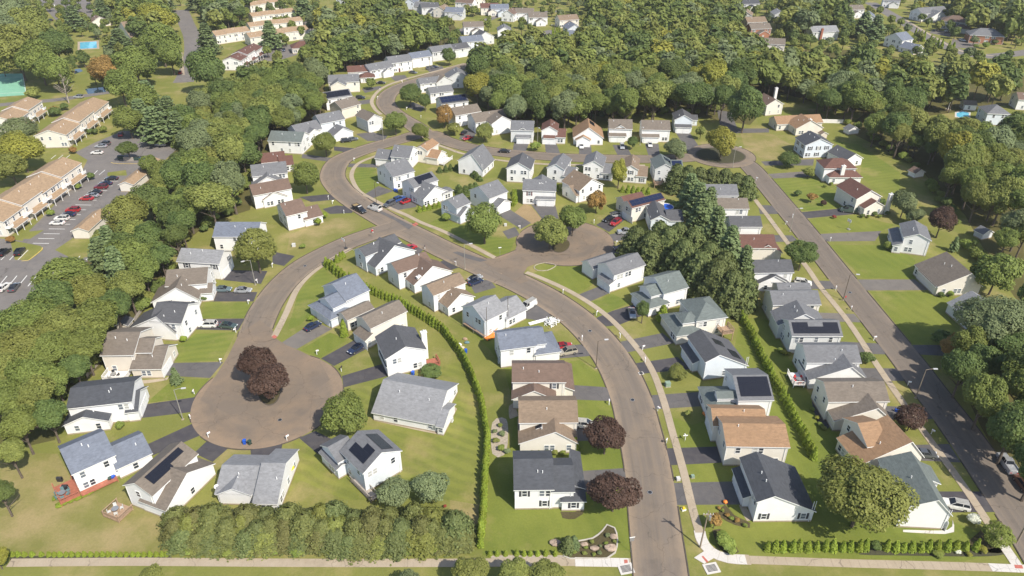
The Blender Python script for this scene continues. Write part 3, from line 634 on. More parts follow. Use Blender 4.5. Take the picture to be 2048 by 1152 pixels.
class Blk: pass
def roof_profile(b):
    lo, hi = (b.y0, b.y1) if b.ridge == 'x' else (b.x0, b.x1)
    c = lo + (hi - lo) * b.r
    return lo, hi, c
def roof_z(b, x, y):
    """roof height of block b above local point"""
    if b.ridge in ('x', 'y'):
        t = y if b.ridge == 'x' else x; lo, hi, c = roof_profile(b)
        return b.h + (b.hr - b.h) * (t - lo) / (c - lo) if t < c else b.h2 + (b.hr - b.h2) * (hi - t) / (hi - c)
    return b.h + .6
def build_block(root, b, wall, roof, i):
    o, gO, t = .38, .28, .2
    x0, x1, y0, y1, h, h2 = b.x0, b.x1, b.y0, b.y1, b.h, b.h2
    m = MB(); R = MB()
    if b.ridge in ('x', 'y'):
        lo, hi, c = roof_profile(b); hr = b.hr
        def P(a, s, z): return (s, a, z) if b.ridge == 'x' else (a, s, z)     # a across, s along ridge
        s0, s1 = (x0, x1) if b.ridge == 'x' else (y0, y1)
        m.face([P(lo, s0, 0), P(lo, s1, 0), P(lo, s1, h), P(lo, s0, h)]); m.face([P(hi, s0, 0), P(hi, s1, 0), P(hi, s1, h2), P(hi, s0, h2)])
        for s in (s0, s1): m.face([P(lo, s, 0), P(hi, s, 0), P(hi, s, h2), P(c, s, hr), P(lo, s, h)])
        k1 = (hr - h) / (c - lo); k2 = (hr - h2) / (hi - c)
        A = (lo - o, h - k1 * o + .05); B = (c, hr + .05); C = (hi + o, h2 - k2 * o + .05)
        prof = [A, B, C]; S0, S1 = s0 - gO, s1 + gO
        for p, q in ((A, B), (B, C)):
            R.face([P(p[0], S0, p[1] + t), P(q[0], S0, q[1] + t), P(q[0], S1, q[1] + t), P(p[0], S1, p[1] + t)], 0)
            R.face([P(p[0], S0, p[1]), P(q[0], S0, q[1]), P(q[0], S1, q[1]), P(p[0], S1, p[1])], 1)
            for s in (S0, S1): R.face([P(p[0], s, p[1]), P(q[0], s, q[1]), P(q[0], s, q[1] + t), P(p[0], s, p[1] + t)], 1)
        for p in (A, C): R.face([P(p[0], S0, p[1]), P(p[0], S1, p[1]), P(p[0], S1, p[1] + t), P(p[0], S0, p[1] + t)], 1)
    elif b.ridge == 'hip':
        m.box(x0, x1, y0, y1, 0, h)
        L, W = x1 - x0, y1 - y0; k = b.pitch; X0, X1, Y0, Y1 = x0 - o, x1 + o, y0 - o, y1 + o; z0 = h - .05; z1 = z0 + t
        if L >= W: hh = (W / 2 + o) * k; ra, rb = (X0 + (Y1 - Y0) / 2, (Y0 + Y1) / 2, z1 + hh), (X1 - (Y1 - Y0) / 2, (Y0 + Y1) / 2, z1 + hh)
        else: hh = (L / 2 + o) * k; ra, rb = ((X0 + X1) / 2, Y0 + (X1 - X0) / 2, z1 + hh), ((X0 + X1) / 2, Y1 - (X1 - X0) / 2, z1 + hh)
        a, bq, cq, dq = (X0, Y0, z1), (X1, Y0, z1), (X1, Y1, z1), (X0, Y1, z1)
        if L >= W: R.face([a, bq, rb, ra]); R.face([bq, cq, rb]); R.face([cq, dq, ra, rb]); R.face([dq, a, ra])
        else: R.face([a, bq, ra]); R.face([bq, cq, rb, ra]); R.face([cq, dq, rb]); R.face([dq, a, ra, rb])
        lowr = [(p[0], p[1], z0) for p in (a, bq, cq, dq)]
        for p, q, pl, ql in ((a, bq, lowr[0], lowr[1]), (bq, cq, lowr[1], lowr[2]), (cq, dq, lowr[2], lowr[3]), (dq, a, lowr[3], lowr[0])): R.face([pl, ql, q, p], 1)
        R.face(lowr[::-1], 1)
    else:                                              # lean-to, low edge towards the named side
        sd = b.ridge[-1]; k = b.pitch * .8
        def zz(x, y): return h + k * {'S': y - y0, 'N': y1 - y, 'W': x - x0, 'E': x1 - x}[sd]
        c4 = [(x0, y0), (x1, y0), (x1, y1), (x0, y1)]
        for p, q in zip(c4, c4[1:] + c4[:1]): m.face([(*p, 0), (*q, 0), (*q, zz(*q)), (*p, zz(*p))])
        e4 = [(x0 - o, y0 - o), (x1 + o, y0 - o), (x1 + o, y1 + o), (x0 - o, y1 + o)]
        if sd == 'W': e4 = [(x0 - o, y0 - o), (x1, y0 - o), (x1, y1 + o), (x0 - o, y1 + o)]
        if sd == 'E': e4 = [(x0, y0 - o), (x1 + o, y0 - o), (x1 + o, y1 + o), (x0, y1 + o)]
        if sd == 'S': e4 = [(x0 - o, y0 - o), (x1 + o, y0 - o), (x1 + o, y1), (x0 - o, y1)]
        R.face([(*p, zz(*p) + .05 + t) for p in e4], 0); R.face([(*p, zz(*p) + .05) for p in e4][::-1], 1)
        for p, q in zip(e4, e4[1:] + e4[:1]): R.face([(*p, zz(*p) + .05), (*q, zz(*q) + .05), (*q, zz(*q) + .05 + t), (*p, zz(*p) + .05 + t)], 1)
    fd = MB(); fd.box(x0 - .03, x1 + .03, y0 - .03, y1 + .03, 0, .32); fd.build('foundation', 'concrete', root)
    if h > 4:
        for cx_, cy_ in ((x0, y0), (x1, y0)): MB().box(cx_ - .04, cx_ + .04, cy_ - .04, cy_ + .04, .32, h - .1).build('corner_board', 'trim', root)
        MB().box(x1 - .5, x1 - .41, y0 - .12, y0 - .03, .1, h - .1).build('downspout', 'trim', root)
    m.build('wall', 'wall_' + wall, root); R.build('roof', ['roof_' + roof, 'trim'], root)
FACE = {'S': (lambda b, f: (b.x0 + (b.x1 - b.x0) * f, b.y0), 0), 'E': (lambda b, f: (b.x1, b.y0 + (b.y1 - b.y0) * f), math.pi / 2),
        'N': (lambda b, f: (b.x1 - (b.x1 - b.x0) * f, b.y1), math.pi), 'W': (lambda b, f: (b.x0, b.y1 - (b.y1 - b.y0) * f), -math.pi / 2)}
def fmat(b, face, f, z):
    fn, rz = FACE[face]; x, y = fn(b, f)
    return Matrix.Translation((x, y, z)) @ Matrix.Rotation(rz, 4, 'Z')
def house(label, wall, roof, blocks, cat='house', name='house', sh=None, solar=(), gar=(), doors=(), ch=(), decks=(), sky=(), win=.62, ac=(), pitch=.55, group=None, nowin=(), roofs=None, walls=None):
    rs = random.Random(hash(label) % 99991 if False else sum(ord(c) * (i + 3) for i, c in enumerate(label)))
    pts, z = blocks[0][0], blocks[0][1]
    A, B = gp(*pts[0], z), gp(*pts[1], z); yaw = math.atan2(B.y - A.y, B.x - A.x)
    O = Vector((A.x, A.y, 0)); Rm = Matrix.Rotation(-yaw, 3, 'Z')
    def loc(px, py, zz): return Rm @ (gp(px, py, zz) - O)
    root = empty(name, O, yaw); tag(root, label, cat, group)
    BL = []
    for i, bl in enumerate(blocks):
        b = Blk(); p, z, ext, h, ridge = bl[:5]; op = bl[5] if len(bl) > 5 else {}
        L = [loc(*q, z) for q in p]
        b.x0, b.x1 = min(q.x for q in L), max(q.x for q in L); b.y0, b.y1 = min(q.y for q in L), max(q.y for q in L)
        if i == 0 and not (ext == '' or len(p) > 2): b.y0 = 0.0
        b.h = h; b.ridge = ridge; b.pitch = op.get('k', pitch); b.r = op.get('r', .5)
        if isinstance(ext, str) and ext:
            d = float(ext[1:])
            if ext[0] == 'N': b.y1 = b.y0 + d
            if ext[0] == 'S': b.y0 = b.y1 - d
            if ext[0] == 'E': b.x1 = b.x0 + d
            if ext[0] == 'W': b.x0 = b.x1 - d
        elif isinstance(ext, tuple):
            if ridge == 'x':
                best = min((abs((loc(*ext, h + b.pitch * D * .5).y - b.y0) - D * .5), D) for D in [4 + .05 * k for k in range(260)])
                b.y1 = b.y0 + best[1]
            else:
                zr = op.get('hr', h + b.pitch * (b.x1 - b.x0) * b.r); b.y1 = loc(*ext, zr).y
        b.x0 += .011 * i; b.x1 -= .013 * i; b.y0 += .012 * i
        W = (b.y1 - b.y0) if ridge == 'x' else (b.x1 - b.x0)
        b.hr = op.get('hr', h + b.pitch * W * b.r); b.h2 = op.get('h2', h); BL.append(b)
        if op.get('nw'): b.nw = True
        build_block(root, b, (walls or {}).get(i, wall), (roofs or {}).get(i, roof), i)
    cl = Rm @ (Vector((0, 0, 0)) - O)                   # drone position seen from the house: only the sides it can see get fittings
    for i, b in enumerate(BL):
        if i in nowin: continue
        for face in 'SEW':
            cx, cy = FACE[face][0](b, .5); nrm = {'S': (0, -1), 'E': (1, 0), 'W': (-1, 0)}[face]
            if (cl.x - cx) * nrm[0] + (cl.y - cy) * nrm[1] < 0: continue
            wid = (b.x1 - b.x0) if face == 'S' else (b.y1 - b.y0)
            hf = b.h
            if b.ridge == 'x' and face in 'EW': hf = min(b.h, b.h2)
            if b.ridge == 'y': hf = {'W': b.h, 'E': b.h2, 'S': min(b.h, b.h2)}[face]
            n_ = max(1, int(wid / 3.4)); zs = [1.55, 4.15] if hf > 4.4 else ([1.5] if hf > 2.2 else [])
            for z in zs:
                for k in range(n_):
                    f = (k + .5 + rs.uniform(-.12, .12)) / n_
                    if rs.random() > win: continue
                    x, y = FACE[face][0](b, f); xo, yo = x + nrm[0] * .3, y + nrm[1] * .3
                    if any(q is not b and q.x0 - .6 < xo < q.x1 + .6 and q.y0 - .6 < yo < q.y1 + .6 and z - 1.0 < roof_z(q, xo, yo) for q in BL): continue
                    if any(bi == i and fc == face and z < 2.5 and abs(ff - f) * wid < 1.5 + 1.5 * nn for bi, fc, ff, nn in gar): continue
                    pair = rs.random() < .3
                    for dx in ((-.58, .58) if pair else (0,)):
                        w = obj('window', WM['std'][0], root, fmat(b, face, f + dx / wid, z)); obj('pane', rs.choice(WM['std'][1]), w)
                        if sh and not pair:
                            for s in (-.8, .8): obj('shutter', SHUT[sh], w, Matrix.Translation((s, 0, 0)))
    for bi, fc, f, nn in gar:
        b = BL[bi]; wid = (b.x1 - b.x0) if fc in 'SN' else (b.y1 - b.y0)
        for k in range(nn):
            obj('garage_door', GAR, root, fmat(b, fc, f + (k - (nn - 1) / 2) * 2.85 / wid, .02))
    for bi, fc, f in doors: obj('door', DOOR, root, fmat(BL[bi], fc, f, .15))
    def slope(b, side):
        lo, hi, c = roof_profile(b); gO = .28
        if b.ridge == 'x': u0, u1 = b.x0 - gO, b.x1 + gO
        else: u0, u1 = b.y0 - gO, b.y1 + gO
        first = side in 'SW'; ea = (lo if first else hi); za = (b.h if first else b.h2)
        def pt(u, v):
            a = ea + (c - ea) * v; s = u0 + (u1 - u0) * u; z = za + (b.hr - za) * v + .25
            return Vector((s, a, z)) if b.ridge == 'x' else Vector((a, s, z))
        return pt
    for bi, side, u0, u1, v0, v1, nu, nv, kind in solar:
        pt = slope(BL[bi], side)
        for a in range(nu):
            for c_ in range(nv):
                ua, ub = u0 + (u1 - u0) * a / nu, u0 + (u1 - u0) * (a + 1) / nu; va, vb = v0 + (v1 - v0) * c_ / nv, v0 + (v1 - v0) * (c_ + 1) / nv
                p, q, r_ = pt(ua, va), pt(ub, va), pt(ua, vb); X, Y = q - p, r_ - p; Z = X.cross(Y).normalized()
                if Z.z < 0: p, X = q, -X; Z = -Z
                M = Matrix((( X.x, Y.x, Z.x, p.x), (X.y, Y.y, Z.y, p.y), (X.z, Y.z, Z.z, p.z), (0, 0, 0, 1)))
                so = obj('solar_panel', PANEL[kind], root); so.matrix_local = M
    # roof vents: a pipe or two on each slope the photo side shows
    for i, b in enumerate(BL):
        if b.ridge in ('x', 'y') and (b.x1 - b.x0) * (b.y1 - b.y0) > 45 and not any(s[0] == i for s in solar):
            side = 'S' if b.ridge == 'x' else ('E' if cl.x > (b.x0 + b.x1) / 2 else 'W')
            for k in range(rs.choice((1, 1, 2))): obj('vent_pipe', VENT, root, Matrix.Translation(slope(b, side)(rs.uniform(.2, .8), rs.uniform(.45, .85))))
    for bi, side, u, v in sky:
        pt = slope(BL[bi], side); p, q, r_ = pt(u, v), pt(u + .05, v), pt(u, v + .05); X, Y = (q - p).normalized(), (r_ - p).normalized(); Z = X.cross(Y)
        if Z.z < 0: Z = -Z; X = -X
        so = obj('skylight', SKY, root); so.matrix_local = Matrix(((X.x, Y.x, Z.x, p.x), (X.y, Y.y, Z.y, p.y), (X.z, Y.z, Z.z, p.z), (0, 0, 0, 1)))
    for px, py, hh, mt in ch:
        p = loc(px, py, 0); c_ = MB(); c_.box(p.x - .65, p.x + .65, p.y - .45, p.y + .45, 0, hh); c_.box(p.x - .75, p.x + .75, p.y - .55, p.y + .55, hh, hh + .18); c_.tube([(p.x, p.y, hh + .18), (p.x, p.y, hh + .6)], .18, 8)
        c_.build('chimney', mt, root)
    for px, py in ac: obj('air_conditioner', AC, root, Matrix.Translation(loc(px, py, 0)))
    for dk in decks: deck(root, [loc(*q, dk[1]) for q in dk[0]], dk[1], dk[2], dk[3] if len(dk) > 3 else True)
    c0 = BL[0]; root['c'] = 0.0; del root['c']
    cw = root.location + Matrix.Rotation(yaw, 3, 'Z') @ Vector(((c0.x0 + c0.x1) / 2, (c0.y0 + c0.y1) / 2, 0)); HOUSES.append((cw, label, root))
    return root, BL, loc
def deck(root, P, z, mat, rail=True):
    x0, x1, y0, y1 = min(p.x for p in P), max(p.x for p in P), min(p.y for p in P), max(p.y for p in P)
    m = MB(); n_ = max(3, int((y1 - y0) / .3)); dkm = MB()
    for k in range(n_): a = y0 + (y1 - y0) * k / n_; dkm.box(x0, x1, a + .012, a + (y1 - y0) / n_ - .012, z - .05, z)
    dkm.box(x0 + .03, x1 - .03, y0 + .03, y1 - .03, z - .3, z - .06)
    d = dkm.build('deck', mat, root)
    for x in (x0 + .12, x1 - .12):
        for y in (y0 + .12, y1 - .12): MB().box(x - .08, x + .08, y - .08, y + .08, 0, z + (1.0 if rail else 0)).build('post', mat, d)
    if rail:
        for (ax, ay, bx, by) in ((x0, y0, x1, y0), (x0, y0, x0, y1), (x1, y0, x1, y1)):
            r = MB(); r.box(min(ax, bx) + .0, max(ax, bx) + .12, min(ay, by) + .0, max(ay, by) + .12, z + .95, z + 1.03)
            L = abs(bx - ax) + abs(by - ay); k = int(L / .22)
            for j in range(k):
                t = j / k; r.box(ax + (bx - ax) * t + .03, ax + (bx - ax) * t + .08, ay + (by - ay) * t + .03, ay + (by - ay) * t + .08, z, z + .95)
            r.build('railing', mat, d)
# ---- bottom left court ----------------------------------------------------
house('white house with slate blue roof and long red deck', 'white', 'slate', [([(145, 947), (228, 910)], 5.4, (117, 902), 5.4, 'x'), ([(234, 937), (301, 905)], 2.8, 'N8', 2.8, 'x')], gar=[(1, 'E', .5, 2)],
      decks=[([(106, 975), (128, 1005), (160, 988)], .8, 'deck_red'), ([(160, 984), (230, 951), (236, 958)], .7, 'deck_red', False)])
house('white house with brown roof, black solar panels and satellite dishes', 'white', 'taupe', [([(250, 970), (304, 990)], 5.4, (358, 885), 5.4, 'y'), ([(310, 1011), (426, 929)], 2.8, 'W6', 2.8, 'x')],
      solar=[(0, 'E', .16, .58, .28, .88, 6, 3, 'solar'), (0, 'E', .58, .88, .5, .88, 4, 2, 'solar')], decks=[([(209, 1027), (237, 1043), (262, 1014)], .5, 'deck_wood')])
house('low white house with pale grey roof behind the shrubbery', 'white', 'ltgrey', [([(508, 1005), (553, 1006)], 2.8, (566, 928), 2.8, 'x', {'k': .45}), ([(433, 985), (512, 987)], 2.8, 'N9.5', 2.8, 'x', {'k': .45}), ([(436, 988), (500, 989)], 2.8, 'N6', 2.8, 'y', {'k': .5})])
house('long low white house with one big grey roof', 'white', 'ltgrey', [([(746, 824), (872, 848)], 2.4, (773, 761), 2.4, 'x', {'k': .5}), ([(874, 852), (909, 810)], 2.4, '', 2.4, 'x', {'k': .4})], sky=[], ac=[(902, 842), (884, 860)], win=.5)
house('white house with charcoal roof and small red deck', 'white', 'charcoal', [([(777, 755), (853, 736)], 0, (783, 653), 5.4, 'y', {'k': .45}), ([(763, 722), (777, 752)], 0, 'E2', 2.8, 'shedW')], ch=[(851, 716, 7.6, 'deck_white')], gar=[(1, 'W', .5, 2)],
      decks=[([(855, 735), (880, 728), (872, 715)], .5, 'deck_red')])
house('white house with tan brown roof and garage facing the turning circle', 'cream', 'taupe', [([(741, 656), (812, 622)], 5.4, (722, 636), 5.4, 'x'), ([(712, 684), (738, 697)], 0, 'E2.2', 2.8, 'shedW'), ([(694, 640), (740, 612)], 3.6, 'N4', 3.6, 'x')], gar=[(1, 'W', .5, 2)])
house('pale blue house with blue grey roof and hipped garage', 'ltblue', 'slate', [([(692, 601), (737, 580)], 5.4, (655, 573), 5.4, 'x'), ([(629, 626), (664, 657), (704, 638)], 0, '', 2.8, 'hip', {'k': .5}), ([(644, 597), (666, 616)], 5.0, 'E6', 5.0, 'x')], gar=[(1, 'W', .6, 2)])
house('white house with black solar panels and jutting garage', 'ltblue', 'grey', [([(727, 945), (800, 902)], 5.4, (722, 862), 5.4, 'y'), ([(647, 924), (678, 959), (692, 943)], 0, '', 2.8, 'y', {'k': .4}), ([(660, 905), (712, 900)], 4.6, 'N6', 4.2, 'x')],
      solar=[(0, 'W', .18, .8, .2, .62, 7, 2, 'solar'), (0, 'W', .18, .5, .62, .9, 4, 1, 'solar'), (0, 'E', .12, .8, .25, .85, 7, 3, 'solar')], decks=[([(700, 960), (742, 1002), (748, 985)], .6, 'deck_grey')])
# ---- three along the curving street, the one being re-sided ------------------
house('white house with dark grey roof beside the clipped hedge', 'ltblue', 'charcoal', [([(737, 510), (800, 484), (709, 500)], 5.4, '', 5.4, 'x'), ([(753, 553), (813, 509)], 0, 'N7', 3.0, 'y', {'k': .6})])
house('white house with rusty brown roof, second from the hedge end', 'white', 'brown', [([(802, 545), (862, 524), (774, 529)], 5.4, '', 5.4, 'x'), ([(830, 588), (884, 546)], 0, 'N7', 3.0, 'y', {'k': .6})], ch=[(840, 582, 4.6, 'deck_white')])
house('white house with pale taupe roof next to the unfinished house', 'white', 'tan', [([(868, 590), (930, 565), (843, 573)], 5.4, '', 5.4, 'x'), ([(892, 630), (948, 612)], 0, 'N7', 3.0, 'y', {'k': .6})])
H11 = house('house stripped of siding, wrapped in pale building paper', 'tyvek', 'ltgrey', [([(969, 642), (1012, 621), (927, 613)], 5.4, '', 5.4, 'x'), ([(1008, 655), (1052, 638)], 0, 'N8', 3.0, 'x')], walls={1: 'white'})
house('white house with blue grey roofs beside a beige car', 'white', 'slate', [([(1012, 698), (1072, 690), (989, 663)], 5.4, '', 5.4, 'x'), ([(1071, 728), (1118, 720)], 0, 'N8', 2.8, 'hip', {'k': .5}), ([(1060, 690), (1090, 684)], 5.0, 'N7', 5.0, 'x')], ac=[(1000, 725)], gar=[(1, 'E', .5, 2)])
house('cream house with dark brown roof left of the street', 'cream', 'brown', [([(1026, 763), (1130, 763)], 5.4, (1026, 728), 5.4, 'x'), ([(1026, 818), (1109, 818)], 0, 'N6', 2.8, 'y', {'k': .5}), ([(1124, 799), (1145, 798)], 0, 'N9', 2.8, 'shedE')], sh='k')
house('cream house with tan roof between two purple trees', 'cream', 'tan', [([(1040, 844), (1154, 843)], 5.4, (1039, 803), 5.4, 'x'), ([(1040, 906), (1152, 906)], 0, 'N7', 2.8, 'y', {'r': .62, 'k': .42})], sky=[(1, 'W', .4, .55)])
house('white house with near black roof and corner porch', 'white', 'dark', [([(1030, 1019), (1104, 1018)], 0, (1029, 920), 5.4, 'x'), ([(1104, 982), (1147, 980)], 4.6, 'N8', 4.6, 'x'), ([(1123, 1022), (1150, 1021), (1165, 1000)], 0, '', 2.6, 'hip', {'k': .45}), ([(1146, 976), (1166, 970)], 2.8, 'N9', 2.8, 'shedE')], sh='k')
# ---- right of the street ---------------------------------------------------
house('white saltbox house with charcoal roof at the corner', 'white', 'dark', [([(1506, 1044), (1621, 1043)], 0, (1509, 907), 5.4, 'y', {'r': .25, 'h2': 2.8, 'k': .5}), ([(1464, 961), (1481, 1009), (1508, 1015)], 0, '', 2.8, 'shedW')], gar=[(1, 'W', .5, 2)], sh='k')
house('cream house with orange tan roof above the charcoal saltbox', 'cream', 'orange', [([(1454, 891), (1577, 893)], 5.4, (1446, 848), 5.4, 'x', {'k': .42}), ([(1428, 850), (1530, 847)], 4.6, 'N6', 4.6, 'x')], gar=[(1, 'W', .5, 2)])
house('white house with solar panels and round corner porch', 'white', 'green', [([(1478, 800), (1545, 799)], 5.4, (1470, 752), 5.4, 'x', {'k': .45}), ([(1399, 776), (1424, 826), (1480, 813)], 2.8, '', 2.8, 'hip', {'k': .4}), ([(1430, 782), (1440, 796), (1480, 792)], 5.0, '', 5.0, 'x')],
      solar=[(0, 'S', .1, .95, .1, .92, 7, 3, 'solar')], roofs={0: 'grey', 1: 'green'})
house('pale blue saltbox house with charcoal roof and solar panels', 'ltblue', 'charcoal', [([(1406, 761), (1490, 750)], 0, (1391, 662), 5.4, 'y', {'r': .28, 'h2': 2.8, 'k': .5}), ([(1363, 711), (1381, 741), (1406, 742)], 0, '', 2.8, 'shedW')],
      solar=[(0, 'E', .5, .72, .45, .8, 3, 2, 'solar'), (0, 'E', .18, .46, .1, .42, 4, 2, 'solar')], gar=[(1, 'W', .5, 2)])
house('cream house with green grey hipped roofs', 'cream', 'green', [([(1394, 642), (1452, 634)], 5.4, 'N9.5', 5.4, 'hip'), ([(1328, 630), (1354, 672), (1400, 660)], 2.8, '', 2.8, 'hip', {'k': .45}), ([(1352, 628), (1367, 642), (1400, 642)], 5.0, '', 5.0, 'hip')], decks=[([(1445, 668), (1458, 660), (1455, 650)], 2.6, 'deck_wood')])
house('white house with green grey roof backing onto dark pines', 'white', 'green', [([(1328, 587), (1375, 574)], 5.4, 'N9', 5.4, 'x'), ([(1264, 588), (1299, 613), (1337, 606)], 2.8, '', 2.8, 'hip', {'k': .5}), ([(1285, 572), (1300, 590), (1332, 584)], 5.0, '', 5.0, 'x')], gar=[(1, 'W', .5, 2)])
house('white house with grey roof at the mouth of the middle court', 'white', 'grey', [([(1228, 550), (1289, 529)], 5.4, (1200, 531), 5.4, 'x'), ([(1196, 571), (1226, 583)], 0, 'E2', 2.8, 'shedW'), ([(1186, 538), (1230, 520)], 3.6, 'N5', 3.6, 'x')], gar=[(1, 'W', .5, 2)])
# ---- inside the loop ---------------------------------------------------------
house('white house with L shaped black solar panels, red car in front', 'white', 'grey', [([(828, 376), (875, 360), (804, 364)], 5.4, '', 5.4, 'x'), ([(842, 413), (895, 399)], 0, 'N7', 3.2, 'y', {'k': .6}), ([(884, 402), (906, 396)], 0, 'N4', 2.8, 'x', {'k': .2})], solar=[(0, 'S', .25, .9, .35, .92, 7, 2, 'solar'), (0, 'S', .25, .5, .1, .35, 3, 1, 'solar')])
house('white house with grey roof and blue bins at its corner', 'white', 'grey', [([(786, 354), (828, 342), (756, 335)], 5.4, '', 5.4, 'x')], gar=[(0, 'W', .7, 2)])
house('tall white house with grey roof inside the bend', 'white', 'grey', [([(782, 313), (818, 316)], 5.4, (787, 290), 5.4, 'x'), ([(752, 332), (782, 334)], 0, 'N8', 3.2, 'x')])
house('cream house with orange roof and curved white deck', 'cream', 'orange', [([(832, 324), (856, 328)], 0, 'N9', 5.4, 'y'), ([(853, 328), (890, 321)], 0, 'N7', 3.0, 'x')], decks=[([(878, 327), (897, 322), (894, 314)], .8, 'deck_white')])
house('white house with steep grey roof on the green inside the loop', 'white', 'grey', [([(918, 348), (966, 355)], 0, 'N11', 5.4, 'y', {'r': .55, 'h2': 3.2, 'k': .6})])
house('pale blue house half hidden by the big round tree', 'ltblue', 'grey', [([(913, 417), (940, 405), (886, 403)], 5.4, '', 5.4, 'x'), ([(920, 449), (950, 436)], 0, 'N6', 3.0, 'y', {'k': .6})])
house('white house with grey roofs and garage above the round tree', 'white', 'grey', [([(978, 397), (1014, 383), (946, 378)], 5.4, '', 5.4, 'x'), ([(994, 429), (1021, 419)], 0, 'N8', 2.8, 'y', {'k': .5})], gar=[(1, 'S', .5, 2)])
house('white house with maroon shutters on the middle court', 'white', 'grey', [([(1046, 409), (1110, 411)], 0, 'N9', 5.4, 'x', {'k': .45}), ([(1073, 412), (1109, 412)], 0, 'N1.8', 2.7, 'shedS'), ([(1065, 374), (1100, 373)], 5.4, 'N7', 5.4, 'y')], sh='r', gar=[(1, 'S', .5, 2)])
house('white house with tan roof behind a bronze tree', 'white', 'tan', [([(1158, 406), (1204, 393)], 0, 'N10', 4.6, 'y', {'k': .6}), ([(1138, 399), (1162, 404)], 0, 'N8', 2.8, 'x')])
house('cream house with a roof full of blue solar panels', 'cream', 'redbrown', [([(1275, 413), (1329, 399), (1246, 405)], 5.4, '', 5.4, 'x'), ([(1248, 404), (1290, 396)], 4.2, 'N5', 4.0, 'x')], solar=[(0, 'S', .04, .98, .1, .95, 7, 2, 'framed')], gar=[(0, 'W', .6, 2)])
house('pale blue house with charcoal roof beside the round pool', 'ltblue', 'charcoal', [([(1300, 466), (1334, 466)], 0, 'N11', 4.6, 'y'), ([(1333, 465), (1361, 462)], 0, 'N8', 4.2, 'x', {'k': .4})])
house('white house with dark roof, leftmost of the middle row', 'white', 'charcoal', [([(1014, 364), (1060, 367)], 0, 'N10', 5.4, 'y')], win=1)
house('white house with grey roof, second in the middle row', 'white', 'grey', [([(1094, 363), (1127, 367)], 0, 'N11', 5.4, 'y'), ([(1125, 367), (1147, 367)], 0, 'N8', 3.0, 'x')], win=1)
house('white house with grey roof, third in the middle row', 'white', 'grey', [([(1166, 358), (1204, 361)], 0, 'N10', 5.4, 'y'), ([(1202, 361), (1224, 361)], 0, 'N8', 3.0, 'x')], win=1)
house('white house with tan roof, fourth in the middle row', 'white', 'tan', [([(1246, 365), (1273, 367)], 0, 'N11', 5.4, 'y'), ([(1271, 367), (1292, 366)], 0, 'N8', 3.0, 'x')], sh='k', win=1)
house('white house with solar panels, rightmost of the middle row', 'ltgrey', 'green', [([(1308, 366), (1345, 366)], 0, 'N10', 5.4, 'y'), ([(1342, 366), (1362, 364)], 0, 'N9', 4.6, 'x')], solar=[(0, 'E', .5, .8, .2, .8, 3, 2, 'solar_blue'), (1, 'S', .1, .9, .1, .9, 3, 2, 'solar_blue')], decks=[([(1309, 369), (1326, 369), (1324, 362)], 1.6, 'deck_wood')])
# ---- row facing the photo along the upper street ---------------------------------
def front(label, wall, roof, x0, x1, yb, N=9, gx=None, **k):
    bl = [([(x0, yb), (x1, yb + 1)], 0, 'N%g' % N, 5.4, k.pop('ridge', 'x'))]; g_ = []
    if gx: bl.append(([(gx[0], yb + 2.5), (gx[1], yb + 2.5)], 0, 'N2', 2.7, 'shedS')); g_ = [(1, 'S', .5, 2)]
    return house(label, wall, roof, bl + k.pop('more', []), gar=g_, **k)
front('grey sided house with grey roof, leftmost facing the woods', 'ltgrey', 'grey', 1022, 1066, 285, gx=(1033, 1060), more=[([(1034, 285), (1056, 285)], 0, 'N4', 5.0, 'y')])
front('white house with redbrown roof, second before the woods', 'white', 'redbrown', 1083, 1114, 286, gx=(1088, 1108), ridge='y', more=[([(1112, 288), (1130, 288)], 0, 'N8', 3.0, 'x')], sh='r')
house('house with one broad orange tan roof before the woods', 'white', 'orange', [([(1147, 290), (1205, 291)], 0, 'N12', 3.2, 'y', {'k': .7}), ([(1152, 294), (1180, 294)], 0, 'N3', 2.8, 'y')], gar=[(1, 'S', .5, 2)], solar=[(0, 'E', .55, .9, .55, .9, 3, 2, 'solar')])
front('white house with taupe roof and stacked front gables', 'white', 'taupe', 1217, 1262, 282, gx=(1218, 1250), more=[([(1226, 282), (1252, 282)], 0, 'N5', 5.2, 'y')])
front('white house with taupe roof and two wide garage doors', 'white', 'taupe', 1282, 1337, 284, gx=(1284, 1316))
front('white house with slate black roof at the edge of the woods', 'ltblue', 'charcoal', 1347, 1382, 264, gx=(1350, 1380), ridge='y', more=[([(1380, 252), (1393, 252)], 0, 'N5', 2.8, 'x')])
# ---- right of the far street -------------------------------------------------------
house('beige gabled house among the woods', 'cream', 'brown', [([(1530, 232), (1562, 229)], 0, 'N10', 5.0, 'y')], ch=[(1546, 214, 9, 'deck_white')])
house('low cream house with orange brown roof by the white fence', 'cream', 'orange', [([(1552, 262), (1642, 258)], 0, 'N8', 3.0, 'x'), ([(1590, 272), (1634, 264)], 0, 'N9', 3.2, 'y')], ch=[(1614, 268, 6.4, 'deck_white')])
house('pale blue house with black roof and shuttered windows', 'ltblue', 'dark', [([(1606, 317), (1659, 315)], 0, 'N9', 5.4, 'y', {'k': .45}), ([(1590, 300), (1607, 316)], 0, 'E3', 2.8, 'shedW')], sh='k', win=1)
house('white house with dark gable roof behind the redbrown hipped house', 'white', 'charcoal', [([(1688, 336), (1721, 331)], 0, 'N10', 3.0, 'y')])
house('white house with redbrown hipped roofs and white chimney', 'white', 'redbrown', [([(1650, 336), (1712, 336)], 5.4, 'N8', 5.2, 'hip'), ([(1656, 369), (1714, 364)], 0, 'N6', 2.8, 'hip')], ch=[(1679, 367, 6.8, 'deck_white')])
